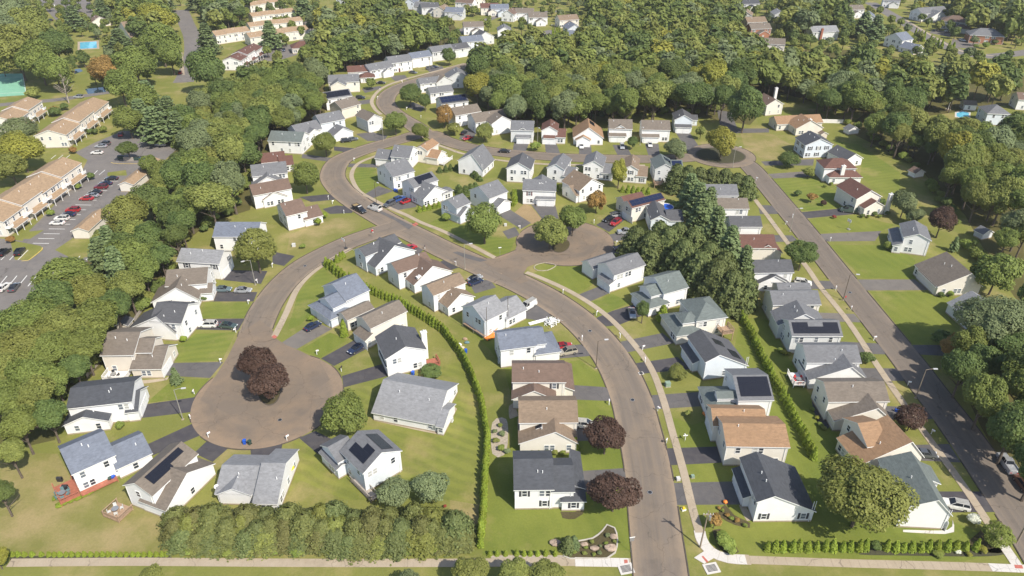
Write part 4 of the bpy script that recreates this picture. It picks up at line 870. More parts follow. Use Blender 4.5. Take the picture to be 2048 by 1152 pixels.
house('cream house with redbrown gable roofs and tall white chimney', 'cream', 'redbrown', [([(1714, 398), (1762, 393)], 5.4, 'N11', 5.4, 'y'), ([(1720, 430), (1765, 429)], 0, 'N8', 3.0, 'y'), ([(1696, 400), (1716, 422)], 0, 'E2', 2.8, 'shedW')], ch=[(1771, 428, 7.2, 'deck_white')])
house('white house with grey roof beside a lone blue spruce', 'white', 'grey', [([(1799, 506), (1850, 513)], 0, (1806, 439), 5.4, 'y', {'k': .45}), ([(1782, 505), (1799, 508)], 0, 'N11', 2.6, 'shedW')], win=.7)
house('cream ranch house with broad taupe roof', 'cream', 'taupe', [([(1870, 592), (1955, 590)], 0, (1906, 505), 3.0, 'y', {'r': .66, 'k': .5}), ([(1843, 568), (1872, 590)], 0, 'N9', 2.7, 'hip')])
house('grey roofed house hidden behind the big roadside tree', 'ltgrey', 'ltgrey', [([(1940, 668), (2020, 662)], 0, 'N10', 3.0, 'y')])
# ---- row between the far street and its hedge ---------------------------------------
house('grey roofed house, topmost of the roadside row', 'white', 'grey', [([(1408, 391), (1476, 391)], 5.4, 'N8', 5.4, 'x')])
house('tan roofed house, second of the roadside row', 'white', 'taupe', [([(1436, 417), (1497, 417)], 5.4, (1437, 397), 5.4, 'x'), ([(1446, 440), (1490, 440)], 0, 'N6', 2.8, 'y')])
house('charcoal roofed house, third of the roadside row', 'white', 'charcoal', [([(1462, 453), (1523, 453)], 5.4, (1463, 433), 5.4, 'x'), ([(1475, 473), (1518, 473)], 0, 'N4', 2.8, 'y')])
house('redbrown roofed house, fourth of the roadside row', 'cream', 'redbrown', [([(1484, 493), (1552, 493)], 5.0, 'N8', 4.6, 'x'), ([(1500, 522), (1558, 520)], 0, 'N7', 2.8, 'y')])
house('charcoal roofed house with white car, fifth of the roadside row', 'white', 'charcoal', [([(1510, 545), (1586, 544)], 5.4, (1510, 521), 5.4, 'x'), ([(1515, 584), (1570, 581)], 0, 'N5', 2.8, 'y')])
house('cream house with plain windowless flank and grey roof', 'cream', 'grey', [([(1547, 609), (1640, 608)], 5.4, (1543, 583), 5.4, 'x'), ([(1560, 590), (1622, 588)], 4.0, 'N6', 4.0, 'x')], win=.35)
house('pale grey house with solar panels across the roadside roof', 'ltgrey', 'grey', [([(1585, 671), (1683, 671)], 5.4, (1579, 642), 5.4, 'x'), ([(1558, 650), (1648, 645)], 4.2, 'N6', 4.2, 'y')],
      solar=[(0, 'S', .05, .95, .08, .55, 10, 2, 'solar'), (0, 'S', .05, .36, .55, .85, 3, 1, 'solar'), (0, 'S', .66, .95, .55, .85, 3, 1, 'solar')], win=.6)
house('white house with grey roof, skylight and railed deck', 'white', 'ltgrey', [([(1615, 724), (1720, 724)], 5.4, (1607, 691), 5.4, 'x'), ([(1615, 779), (1727, 777)], 0, 'N7', 2.8, 'y', {'r': .66, 'k': .42})], sky=[(1, 'W', .5, .6)], decks=[([(1586, 768), (1610, 770), (1590, 745)], .9, 'deck_white')], roofs={0: 'grey', 1: 'grey'})
house('cream house with taupe roof, skylight and rear patio', 'cream', 'taupe', [([(1658, 802), (1776, 801)], 5.4, (1643, 765), 5.4, 'x'), ([(1664, 862), (1775, 860)], 0, 'N7', 2.8, 'y', {'r': .68, 'k': .42})], sky=[(1, 'W', .55, .6)])
house('cream house with orange brown roof behind the great oak', 'cream', 'orange', [([(1712, 952), (1836, 934)], 0, (1776, 833), 3.0, 'y', {'r': .72, 'k': .45}), ([(1735, 892), (1772, 886)], 5.0, 'N8', 5.0, 'x')])
house('big white gabled house with green grey roof at the corner', 'white', 'green', [([(1792, 1054), (1887, 1059)], 0, (1816, 906), 5.2, 'y', {'r': .62, 'h2': 4.0, 'k': .42}), ([(1877, 966), (1857, 935)], 2.6, 'W4', 2.6, 'shedE')], win=.45, gar=[(0, 'E', .2, 2)])
# ---- left side of the left street ----------------------------------------------------
house('white house with brown roof above the left street junction', 'white', 'brown', [([(573, 432), (613, 422)], 5.4, (554, 409), 5.4, 'x'), ([(612, 455), (644, 443)], 0, 'N8', 2.8, 'x')])
house('white house with redbrown roof and low gable, left street', 'white', 'brown', [([(507, 391), (582, 377)], 5.2, 'N8', 5.2, 'x'), ([(528, 414), (576, 408)], 0, 'N6', 3.0, 'y')])
house('white house with grey roof between two brown roofs', 'white', 'grey', [([(505, 353), (574, 345)], 5.2, 'N9', 5.2, 'x'), ([(505, 372), (570, 366)], 2.8, 'N5', 2.8, 'y')])
house('white house with small redbrown roofs beside the woods', 'white', 'redbrown', [([(524, 326), (570, 321)], 3.6, 'N8', 3.6, 'x'), ([(560, 332), (586, 326)], 2.8, 'N8', 2.8, 'x')])
house('white house with green grey roof and dormer by the woods', 'white', 'green', [([(541, 306), (606, 309)], 0, 'N9', 5.2, 'x')])
house('white house with grey roof and tall front gable by the woods', 'white', 'grey', [([(600, 294), (647, 282)], 0, 'N9', 5.4, 'x'), ([(622, 292), (642, 286)], 0, 'N5', 5.2, 'y')])
house('pale blue house with grey roofs and low garage wing', 'ltblue', 'grey', [([(645, 272), (692, 262)], 0, 'N9', 5.4, 'x'), ([(670, 284), (707, 276)], 0, 'N6', 2.8, 'y')], gar=[(1, 'S', .4, 2)])
house('white house with blue solar panels facing the upper bend', 'ltgrey', 'taupe', [([(738, 266), (766, 259)], 0, 'N10', 5.4, 'y')], gar=[(0, 'S', .5, 2)], solar=[(0, 'E', .1, .8, .1, .8, 4, 3, 'solar_blue')])
house('beige house with taupe roof at the upper bend', 'beige', 'taupe', [([(686, 240), (723, 229)], 0, 'N9', 5.0, 'x'), ([(664, 232), (688, 236)], 0, 'N7', 3.0, 'x')])
house('white house under a roof of black solar panels, upper bend', 'white', 'grey', [([(655, 222), (706, 214)], 0, 'N8', 5.4, 'x')], solar=[(0, 'S', .05, .95, .1, .9, 8, 3, 'solar')])
house('cream house with grey cross gable roof below the woods', 'cream', 'grey', [([(660, 187), (720, 184)], 0, 'N9', 5.4, 'x'), ([(664, 192), (694, 191)], 0, 'N6', 5.0, 'y')])
house('white house with redbrown roof on the upper street', 'white', 'redbrown', [([(698, 161), (742, 158)], 0, 'N8', 4.2, 'x'), ([(722, 167), (750, 163)], 0, 'N6', 2.8, 'hip')])
house('grey roofed house on the upper street, left of the red door house', 'white', 'grey', [([(742, 160), (788, 151)], 0, 'N9', 4.6, 'x'), ([(768, 157), (786, 153)], 0, 'N4', 3.0, 'y')])
house('white house with grey roof and red door, upper street', 'white', 'grey', [([(782, 147), (825, 141)], 0, 'N9', 5.4, 'x')], doors=[(0, 'S', .4)])
house('white house with slate roof and wide garage, upper street', 'white', 'slate', [([(826, 137), (865, 131)], 0, 'N8', 5.4, 'x')], gar=[(0, 'S', .5, 2)])
house('grey house partly behind a street tree, upper street', 'ltgrey', 'grey', [([(866, 124), (908, 118)], 0, 'N8', 5.4, 'x')])
house('white house with grey roof near the top of the upper street', 'ltgrey', 'charcoal', [([(910, 117), (940, 112)], 0, 'N8', 5.0, 'x')], gar=[(0, 'S', .5, 2)])
house('blue grey house at the top of the upper street', 'ltblue', 'slate', [([(926, 102), (968, 98)], 0, 'N9', 5.0, 'x')])
house('charcoal roofed house beyond the upper street', 'ltgrey', 'charcoal', [([(955, 92), (988, 88)], 0, 'N8', 4.6, 'y')])
house('white house with small grey roof inside the upper bend', 'white', 'grey', [([(842, 187), (884, 182)], 0, 'N7', 4.6, 'x')])
house('white house with plain grey roof inside the upper bend', 'white', 'grey', [([(862, 208), (907, 202)], 0, 'N7', 5.0, 'x')])
house('white house with blue solar roof inside the upper bend', 'white', 'charcoal', [([(884, 232), (937, 225)], 0, 'N8', 5.4, 'x')], solar=[(0, 'S', .05, .95, .1, .9, 7, 2, 'framed')], win=.4)
house('white house with taupe roof beside the orange tree', 'white', 'taupe', [([(912, 255), (962, 246)], 0, 'N8', 5.4, 'x')], win=.9)
house('white house with taupe gable roof behind the yellow green tree', 'white', 'taupe', [([(952, 268), (1014, 258)], 0, 'N9', 5.0, 'x'), ([(984, 272), (1014, 258)], 0, 'N6', 5.2, 'y')])
house('tan roofed house in the shade of the big wood', 'ltgrey', 'taupe', [([(874, 184), (905, 178)], 0, 'N8', 4.4, 'y')])
house('large grey house in the shade of the big wood', 'ltgrey', 'grey', [([(894, 178), (940, 176)], 0, 'N10', 5.0, 'y')])
# ---- left court, west side -----------------------------------------------------------
house('white house with blue grey roof behind the leaning maple', 'white', 'slate', [([(434, 502), (520, 502)], 0, 'N9', 5.0, 'x')])
house('white house with pale grey roof and three shuttered windows', 'white', 'ltgrey', [([(355, 522), (438, 527)], 5.4, (360, 497), 5.4, 'x')], sh='k', gar=[(0, 'E', .5, 2)])
house('white house with brown roof and dormers, left court', 'white', 'taupe', [([(332, 572), (412, 566)], 5.2, (347, 540), 5.2, 'x'), ([(310, 622), (400, 614)], 0, 'N7', 2.8, 'y', {'r': .6}), ([(405, 604), (432, 590)], 0, 'N5', 2.8, 'x')])
house('white house with dark roof and white car, left court', 'white', 'charcoal', [([(302, 642), (362, 646)], 5.4, 'N9', 5.4, 'x'), ([(272, 668), (355, 682)], 0, 'N7', 2.8, 'y', {'r': .7, 'k': .5}), ([(366, 666), (400, 637)], 0, 'N6', 2.8, 'x')], gar=[(2, 'E', .5, 2)])
house('beige house with taupe roof and white deck, left court', 'beige', 'taupe', [([(203, 710), (266, 709)], 5.4, (211, 666), 5.4, 'x', {'k': .45}), ([(270, 704), (303, 704)], 5.0, 'N6', 5.0, 'x'), ([(262, 738), (322, 737), (345, 690)], 2.8, '', 2.8, 'x', {'r': .6, 'k': .4})], gar=[(2, 'E', .3, 2)],
      decks=[([(204, 760), (252, 758), (250, 742)], .9, 'deck_white')])
house('white house with dark slate roof and low wing, left court', 'white', 'dark', [([(136, 816), (262, 802)], 5.4, (140, 778), 5.4, 'x', {'k': .42}), ([(260, 844), (284, 836)], 0, 'N8', 2.8, 'x'), ([(136, 869), (222, 860)], 0, 'N7', 2.6, 'y', {'k': .4})], gar=[(1, 'E', .5, 2)])
# ---- condominiums ---------------------------------------------------------------------
def condo(label, A, B, D, segs, roof='sand', wall='cream', h=5.4, porch=True):
    """long terrace: A->B is the eave line of the near facade; each unit steps up or down"""
    bl = []
    for i in range(segs):
        t0, t1 = i / segs, (i + 1) / segs; a = (A[0] + (B[0] - A[0]) * t0, A[1] + (B[1] - A[1]) * t0); b = (A[0] + (B[0] - A[0]) * t1, A[1] + (B[1] - A[1]) * t1)
        hh = h + ((.9 if porch else .25) if i % 2 else 0); bl.append(([a, b], h, 'N%g' % (D - ((1.2 if porch else .2) if i % 2 else 0)), hh, 'x', {'k': .36}))
    r = house(label, wall, roof, bl, cat='building', name='terrace_building', win=.95)
    if porch:
        root, BL, loc = r
        for i, b in enumerate(BL):
            m = MB(); xm = (b.x0 + b.x1) / 2; w = (b.x1 - b.x0) * .36
            m.face([(xm - w, b.y0 - 2.2, 2.5), (xm + w, b.y0 - 2.2, 2.5), (xm + w, b.y0, 3.2), (xm - w, b.y0, 3.2)], 0); m.face([(xm - w, b.y0 - 2.2, 2.3), (xm + w, b.y0 - 2.2, 2.3), (xm + w, b.y0 - 2.2, 2.5), (xm - w, b.y0 - 2.2, 2.5)], 1)
            m.face([(xm - w, b.y0 - 2.2, 2.3), (xm - w, b.y0, 3.0), (xm - w, b.y0, 3.2), (xm - w, b.y0 - 2.2, 2.5)], 1); m.face([(xm + w, b.y0 - 2.2, 2.3), (xm + w, b.y0, 3.0), (xm + w, b.y0, 3.2), (xm + w, b.y0 - 2.2, 2.5)], 1)
            pr = m.build('porch_roof', ['roof_' + roof, 'trim'], root)
            for s in (-w + .1, 0, w - .1): MB().box(xm + s - .08, xm + s + .08, b.y0 - 2.15, b.y0 - 2.0, 0, 2.4).build('post', 'trim', pr)
            for f in (.12, .88):
                q = MB(); q.box(-1.1, 1.1, -1.3, 0, 2.9, 3.0); q.box(-1.1, 1.1, -1.35, -1.28, 2.9, 3.9)
                q.build('balcony', 'trim', root).matrix_local = fmat(b, 'S', f, 0)
    return r
condo('long tan roofed terrace beside the row of parked cars', (5, 444), (163, 331), 13, 4, 'sand')
condo('tan roofed terrace with white gable end beyond the car park', (131, 270), (216, 204), 12, 3, 'sand')
condo('tan roofed terrace cut by the left picture edge', (30, 243), (84, 206), 12, 2, 'sand')
condo('long tan roofed terrace across the far lawn', (500, 76), (618, 60), 11, 5, 'sand', porch=False)
condo('tan roofed terrace behind the far lawn terrace', (500, 54), (605, 42), 10, 4, 'sand', porch=False)
condo('far tan terrace right under the top edge', (505, 34), (590, 24), 10, 4, 'sand', porch=False)
condo('tan terrace end behind the pine by the lane', (432, 72), (500, 62), 11, 3, 'sand', porch=False)
condo('redbrown roofed white terrace beside the lane', (480, 122), (524, 94), 10, 3, 'redbrown', 'white')
condo('distant tan terrace above the lane', (500, 12), (570, 2), 10, 3, 'sand', porch=False)
house('brown hipped clubhouse roof beside the far car park', 'cream', 'redbrown', [([(586, 108), (632, 104)], 0, 'N10', 3.0, 'hip')], cat='building')
house('tan roofed clubhouse by the turquoise pool', 'cream', 'tan', [([(236, 62), (262, 76)], 2.8, 'N12', 2.8, 'y'), ([(178, 52), (232, 50)], 0, 'N12', 3.2, 'x')], cat='building', roofs={1: 'brown'})
house('long carport with tan roof at the car park edge', 'cream', 'sand', [([(181, 478), (222, 440)], 0, 'N5', 2.8, 'x', {'k': .4})], cat='carport', name='carport', win=0)
house('long carport with tan roof near the dumpsters', 'cream', 'sand', [([(270, 384), (328, 335)], 0, 'N5', 2.8, 'x', {'k': .4})], cat='carport', name='carport', win=0)
# ---- far houses along the top edge ------------------------------------------------------
FAR = [(820, 10, 'ltblue', 'slate', 'pale blue far house left of the white gables'), (846, 18, 'ltgrey', 'grey', 'far house with pale grey roof beside the blue house'), (862, 22, 'ltgrey', 'charcoal', 'far charcoal roofed house above the big wood'),
 (880, 26, 'cream', 'tan', 'far tan roofed house with cream gable'), (908, 30, 'ltgrey', 'slate', 'far slate roofed house beside the cream gable'), (928, 10, 'white', 'brown', 'far white house with brown roof near top edge'),
 (960, 8, 'cream', 'tan', 'far cream house left of the pink roofed house'), (980, 22, 'cream', 'redbrown', 'far house with pinkish brown tall gable'), (1000, 24, 'ltblue', 'slate', 'far pale blue house beside the pink roofed one'),
 (1016, 34, 'white', 'brown', 'far white house with brown roof above the dark maple'), (1048, 32, 'white', 'taupe', 'far white house with taupe roof by the far lane'), (1076, 42, 'white', 'taupe', 'far white house with taupe roof right of the lane'),
 (1010, 70, 'white', 'grey', 'far white house with grey roof in front of the lane'), (948, 62, 'white', 'taupe', 'far white house with solar roof above the upper street'), (1138, 48, 'cream', 'tan', 'far tan roofed house behind the far lamp'),
 (1150, 66, 'ltblue', 'slate', 'far pale blue house with slate roofs at the wood'), (1150, 80, 'white', 'slate', 'far small slate roof at the edge of the wood'), (1500, 14, 'ltgrey', 'dark', 'far dark roofed house at the top of the wood'),
 (1490, 36, 'cream', 'tan', 'far tan roofed house beyond the yellow trees'), (1512, 52, 'cream', 'tan', 'far cream house with brick chimney beyond the wood'), (1520, 66, 'brick', 'taupe', 'far brick house with taupe roof beyond the wood'),
 (1560, 36, 'ltgrey', 'ltgrey', 'far pale house between pale trees'), (1605, 34, 'ltblue', 'grey', 'far house half hidden by the dark purple tree'), (1708, 26, 'white', 'taupe', 'far white gable above the slate roofs'),
 (1735, 40, 'ltgrey', 'slate', 'far slate roofed house under the pines'), (1545, 96, 'cream', 'taupe', 'far taupe roofed house at the wood edge'), (1780, 6, 'white', 'grey', 'far white house at the top of the right hand street'),
 (2030, 30, 'white', 'grey', 'far white house at the right top corner'), (760, 6, 'white', 'grey', 'far white house above the left wood'), (690, 2, 'ltgrey', 'ltgrey', 'far pale house at the top of the car park')]
for i, (x, y, w_, r_, lb) in enumerate(FAR):
    wpx = 13 * ppm(y + 10); t = random.uniform(-3, 3)
    if i % 3 == 0: bl = [([(x - wpx * .35, y + 9), (x + wpx * .3, y + 9 + t * .6)], 0, 'N11', 5.2, 'y')]
    else: bl = [([(x - wpx / 2, y + 9), (x + wpx / 2, y + 9 + t)], 0, 'N9', 5.2, 'x'), ([(x - wpx * .1, y + 11), (x + wpx * .42, y + 11)], 0, 'N6', 3.0, 'y')]
    house(lb, w_, r_, bl, win=.9)
house('white colonial house with slate roofs across the upper right street', 'white', 'slate', [([(1766, 92), (1800, 100)], 0, 'N10', 5.4, 'y'), ([(1796, 103), (1843, 107)], 0, 'N9', 2.8, 'x')], win=1)
house('pale house with white chimney wall, upper right', 'ltgrey', 'ltgrey', [([(1622, 82), (1674, 80)], 0, 'N10', 5.2, 'x')], ch=[(1640, 82, 7.5, 'brick_red')])
house('large white house with grey gables above the upper right street', 'white', 'grey', [([(1840, 44), (1892, 40)], 0, 'N11', 5.4, 'x'), ([(1858, 46), (1890, 43)], 0, 'N7', 3.2, 'y')])
house('white house with brown hipped roof, upper right street', 'ltgrey', 'brown', [([(1880, 58), (1930, 62)], 0, 'N11', 5.2, 'hip'), ([(1905, 66), (1935, 68)], 0, 'N7', 3.0, 'hip')])
house('red brick house with grey hipped roof, upper right', 'brick', 'grey', [([(1936, 86), (2004, 90)], 0, 'N12', 4.8, 'hip')], ch=[(1970, 70, 9, 'brick_red')])
house('white house with grey hipped roof beside the blue pool', 'ltblue', 'grey', [([(1968, 250), (2012, 252)], 0, 'N10', 5.2, 'hip')], win=1)
house('white house with brown roof at the right edge', 'white', 'brown', [([(2030, 220), (2070, 222)], 0, 'N8', 5, 'x')])
house('small tan roofed pool house with glazed front', 'white', 'taupe', [([(1926, 221), (1950, 222)], 0, 'N5', 2.6, 'x')], cat='pool house', name='pool_house', win=1)
# sheds
def shed(lb, x0, y0, x1, y1, d, wall='ltgrey', roof='grey', **k): house(lb, wall, roof, [([(x0, y0), (x1, y1)], 0, 'N%g' % d, 2.0, 'y')], cat='shed', name='garden_shed', win=.6, **k)
shed('white garden shed against the trees by the white fence', 1696, 270, 1716, 268, 3.5, 'white')
shed('white garden shed with brown roof at the lawn edge', 1828, 357, 1846, 354, 3.2, 'white', 'brown')
shed('weathered grey shed deep in the right hand trees', 1962, 480, 1982, 476, 3, 'ltgrey', 'grey')
shed('small brown wooden shed beside the orange brown ranch house', 1641, 278, 1653, 277, 2.2, 'stain', 'tan')
shed('grey shed behind the beige house of the left court', 236, 664, 258, 664, 3, 'stain', 'charcoal')
# ================================================================ vegetation
def leaf_arrays(C, Nn, size, tint, aspect=1.3, rs=None):
    n_ = len(C); Nn = Nn / (np.linalg.norm(Nn, axis=1, keepdims=True) + 1e-9)
    a = np.cross(Nn, rs.normal(size=(n_, 3))); a /= np.linalg.norm(a, axis=1, keepdims=True) + 1e-9; b = np.cross(Nn, a)
    s = size[:, None] * .5; V = np.empty((n_, 4, 3))
    V[:, 0] = C - a * s * aspect - b * s * .55; V[:, 1] = C + a * s * aspect * .25 - b * s; V[:, 2] = C + a * s * aspect + b * s * .5; V[:, 3] = C - a * s * aspect * .2 + b * s
    return V.reshape(-1, 3), np.repeat(tint, 4)
def quad_mesh(name, V, T, mats, mi=None):
    me = bpy.data.meshes.new(name); nv = len(V); nf = nv // 4
    me.vertices.add(nv); me.vertices.foreach_set('co', V.astype(np.float32).ravel())
    me.loops.add(nv); me.loops.foreach_set('vertex_index', np.arange(nv, dtype=np.int32))
    me.polygons.add(nf); me.polygons.foreach_set('loop_start', np.arange(0, nv, 4, dtype=np.int32)); me.polygons.foreach_set('loop_total', np.full(nf, 4, dtype=np.int32))
    at = me.attributes.new('tint', 'FLOAT', 'POINT'); at.data.foreach_set('value', T.astype(np.float32))
    for k in (mats if isinstance(mats, list) else [mats]): me.materials.append(MATS[k])
    if mi is not None: me.polygons.foreach_set('material_index', mi)
    me.update(); me.validate(); return me
def crown_pts(seed, n_, lobes=16, leaf=.10, flat=.85, spread=.62, low=.55):
    rs = np.random.RandomState(seed); K = lobes
    d = rs.normal(size=(K, 3)); d[:, 2] = np.abs(d[:, 2]) * 1.0 - .38; d /= np.linalg.norm(d, axis=1, keepdims=True)
    c = d * (spread * rs.uniform(.62, 1.1, (K, 1))); c[:, 2] *= flat; c[0] = (0, 0, .08)
    r = rs.uniform(.20, .42, K) * (16 / K) ** .12; r[0] = .58; lt = rs.uniform(-.2, .2, K)
    n3 = n_ * 5; k = rs.choice(K, n3, p=(r ** 2) / (r ** 2).sum()); v = rs.normal(size=(n3, 3)); v /= np.linalg.norm(v, axis=1, keepdims=True)
    rad = np.where(rs.rand(n3) < .75, rs.uniform(.86, 1.12, n3), rs.uniform(.5, .9, n3))
    q = c[k] + v * (r[k] * rad)[:, None] * np.array([1, 1, .92])
    dd = np.linalg.norm(q[:, None, :] - c[None], axis=2) - r[None]; dd[np.arange(n3), k] = 1
    ok = (dd.min(1) > -.10) & ~((v[:, 2] < -.25) & (rs.rand(n3) < low))
    idx = np.nonzero(ok)[0][:n_]; q, v, k = q[idx], v[idx], k[idx]; m_ = len(idx)
    rd = q / (np.linalg.norm(q, axis=1, keepdims=True) + 1e-6)
    return q, v * .5 + rd * .5 + rs.normal(size=(m_, 3)) * .45 + np.array([0, 0, .5]), leaf * rs.uniform(.55, 1.45, m_), np.clip(.45 + lt[k] * 1.2 + rs.normal(size=m_) * .15, 0, 1), rs
def pine_pts(seed, n_, w=.30, leaf=.055, droop=.05):
    rs = np.random.RandomState(seed); C = []; Nn = []; T = []; S = []
    L = 15
    for i in range(L):
        z = .14 + .84 * i / (L - 1); R = w * min(1, (1.04 - z) ** .75 * 1.15) * rs.uniform(.72, 1.15); kb = rs.randint(6, 9); a0 = rs.uniform(0, 6.28)
        for b in range(kb):
            a = a0 + 6.283 * b / kb + rs.uniform(-.2, .2); Rb = R * rs.uniform(.75, 1.15); tb = rs.uniform(-.15, .15); m_ = max(4, int(n_ / (L * 7.2)))
            for j in range(m_):
                t = rs.uniform(.12, 1) ** .7; wob = rs.normal(size=3) * .018 * np.array([1, 1, .5])
                q = np.array([math.cos(a) * Rb * t, math.sin(a) * Rb * t, z + .05 * t - droop * t * t]) + wob + np.array([-math.sin(a), math.cos(a), 0]) * rs.normal() * .03 * t * w / .3
                C.append(q); Nn.append(np.array([math.cos(a) * .35, math.sin(a) * .35, 1]) + rs.normal(size=3) * .4); T.append(np.clip(.35 + tb + .3 * t + rs.normal() * .15, 0, 1)); S.append(leaf * rs.uniform(.7, 1.4))
    return np.array(C), np.array(Nn), np.array(S), np.array(T), rs
def cone_pts(seed, n_, w=.24, leaf=.07, power=.75, lump=.0, jit=.09):
    rs = np.random.RandomState(seed); z = rs.uniform(0, 1, n_) ** 1.15; a = rs.uniform(0, 6.283, n_)
    R = w * np.minimum(1, (1.03 - z) ** power) * np.minimum(1, .72 + z * 3) * (1 + rs.normal(size=n_) * jit + lump * np.sin(a * 5 + z * 9 + seed) * np.sin(a * 3 - z * 17 + 2 * seed))
    C = np.stack([np.cos(a) * R, np.sin(a) * R, z], 1); Nn = np.stack([np.cos(a), np.sin(a), np.full(n_, .55)], 1) + rs.normal(size=(n_, 3)) * .45
    return C, Nn, leaf * rs.uniform(.7, 1.4, n_), np.clip(.45 + rs.normal(size=n_) * .22, 0, 1), rs
CR = {}
def crown(kind, mat, v):
    k = (kind, mat, v)
    if k not in CR:
        base = (kind, v)
        if base not in CR:
            sd = 11 + v * 17 + sum(map(ord, kind))
            if kind == 'round': D = crown_pts(sd, 6500, 30, .070, .9, .66)
            elif kind == 'dense': D = crown_pts(sd, 8500, 42, .058, .92, .64)
            elif kind == 'big': D = crown_pts(sd, 15000, 60, .043, .78, .70)
            elif kind == 'tall': D = crown_pts(sd, 7000, 32, .068, 1.2, .64)
            elif kind == 'bush': D = crown_pts(sd, 1100, 14, .15, .75, .58)
            elif kind == 'clip': D = crown_pts(sd, 6000, 55, .058, .85, .66)
            elif kind == 'pine': D = pine_pts(sd, 5200, .30, .042)
            elif kind == 'spruce': D = pine_pts(sd, 1900, .26, .06, .09)
            elif kind == 'yew': D = cone_pts(sd, 5200, .32, .046, .62, .25, .12)
            elif kind == 'feather': D = cone_pts(sd, 6000, .40, .046, .48, .30, .17)
            elif kind == 'thuja': D = cone_pts(sd, 420, .19, .09)
            elif kind == 'fastigiate': D = cone_pts(sd, 700, .13, .06, .55)
            elif kind == 'far': D = crown_pts(sd, 540, 18, .21, .9, .66)
            CR[base] = leaf_arrays(*D[:4], rs=D[4])
        V, T = CR[base]; CR[k] = quad_mesh('crown', V, T, mat)
    return CR[k]
TRK = {}
def trunk(kind, v, mat='bark'):
    k = (kind, v, mat)
    if k not in TRK:
        r = random.Random(v * 31 + len(kind)); m = MB()
        if kind in ('feather', 'pine', 'spruce', 'yew', 'thuja', 'fastigiate'): m.tube([(0, 0, -.05), (0, 0, .5), (0, 0, .96)], [.022, .014, .003], 6)
        else:
            m.tube([(0, 0, -.05), (.01, 0, .25), (.02, .01, .55), (0, .02, .9)], [.030, .022, .016, .005], 7)
            for b in range(6):
                a = b * 1.05 + r.uniform(-.3, .3); z0 = r.uniform(.3, .55); L = r.uniform(.22, .38)
                m.tube([(0, 0, z0), (math.cos(a) * L * .5, math.sin(a) * L * .5, z0 + .14), (math.cos(a) * L, math.sin(a) * L, z0 + r.uniform(.22, .36))], [.014, .009, .003], 5)
        TRK[k] = m.mesh('trunk', mat)
    return TRK[k]
CONIF = ('feather', 'pine', 'spruce', 'yew', 'thuja', 'fastigiate')
TREES = []
def tree_at(base, r, rz, zc, kind, mat, label, cat='tree', group=None, name='tree', v=None, rot=None, bark='bark'):
    v = random.randrange(3) if v is None else v % 3; rot = random.uniform(0, 6.283) if rot is None else rot
    e = empty(name, (base.x, base.y, 0), rot); tag(e, label, cat, group)
    if kind in CONIF:
        wn_ = {'feather': .40, 'pine': .30, 'spruce': .26, 'yew': .32, 'thuja': .19, 'fastigiate': .13}[kind]; H = zc
        S = Matrix.Diagonal((r / wn_, r / wn_, H, 1)); obj('crown', crown(kind, mat, v % 3), e, S)
        obj('trunk', trunk(kind, 0, bark), e, Matrix.Diagonal((H, H, H, 1)))
    else:
        ax = random.uniform(.88, 1.12); obj('crown', crown(kind, mat, v), e, Matrix.Translation((0, 0, zc)) @ Matrix.Diagonal((r * ax, r / ax, rz, 1)))
        H = zc + rz * .45; obj('trunk', trunk('tree', v, bark), e, Matrix.Diagonal((max(H, r * .9), max(H, r * .9), H, 1)))
    TREES.append((base.x, base.y, r)); return e
def T(cx, cy, rpx, kind, mat, label, clear=1.6, sq=.85, **k):
    r = rpx / ppm(cy)
    if kind in CONIF:                                   # cx,cy = foot on the ground; rpx = half width; clear = height
        return tree_at(gp(cx, cy), r, 0, clear, kind, mat, label, **k)
    rz = r * sq; zc = clear + rz * .9
    b = gp(cx, cy, zc); return tree_at(Vector((b.x, b.y, 0)), r, rz, zc, kind, mat, label, **k)
# --- single trees one can point to
T(520, 726, 42, 'dense', 'leaf_purple', 'upper dark purple maple on the turning circle island', 1.4, .95, v=0)
T(540, 761, 42, 'dense', 'leaf_purple', 'lower dark purple maple on the turning circle island', 1.2, .9, v=1)
T(1212, 870, 43, 'dense', 'leaf_purple', 'upper purple maple by the street, beside the tan roofed house', 1.5, .9, v=2)
T(1229, 982, 52, 'dense', 'leaf_purple', 'large purple maple in front of the near black roofed house', 1.5, .85, v=3)
T(1824, 836, 34, 'clip', 'leaf_purple', 'clipped round purple tree by the far street', .5, .9, v=0)
T(1884, 440, 27, 'dense', 'leaf_purple', 'purple tree on the back lawn before the right wood', 1.5, 1.15, v=1)
T(867, 183, 8, 'bush', 'leaf_purple', 'small purple shrub tree on the upper bend', .8, 1.1)
T(690, 827, 51, 'clip', 'leaf_green', 'large round green tree beside the dusty turning circle', .6, .95, v=1)
T(787, 984, 37, 'clip', 'leaf_grey', 'left of the two rounded grey green trees behind the solar house', .3, .95, v=2)
T(861, 971, 39, 'clip', 'leaf_grey', 'right of the two rounded grey green trees behind the solar house', .3, 1.05, v=3)
T(968, 444, 40, 'clip', 'leaf_green', 'big round tree on the grass verge inside the loop', 1.0, 1.1, v=0)
T(609, 352, 30, 'dense', 'leaf_green', 'round maple on the lawn of the left street houses', 1.2, 1.1, v=0)
T(511, 497, 43, 'dense', 'leaf_olive', 'leaning maple in front of the blue grey roofed house', 1.5, 1.1, v=1)
T(650, 287, 26, 'dense', 'leaf_green', 'round tree on the bend before the grey gabled house', 1.2, .9, v=2)
T(790, 244, 24, 'dense', 'leaf_green', 'round street tree at the upper bend, nearer the solar house', 1.0, 1.0, v=3)
T(842, 262, 21, 'dense', 'leaf_green', 'round street tree on the spit between the two streets', .8, .85, v=0)
T(820, 189, 24, 'dense', 'leaf_dark', 'broad tree inside the upper bend', 1.0, .95, v=1)
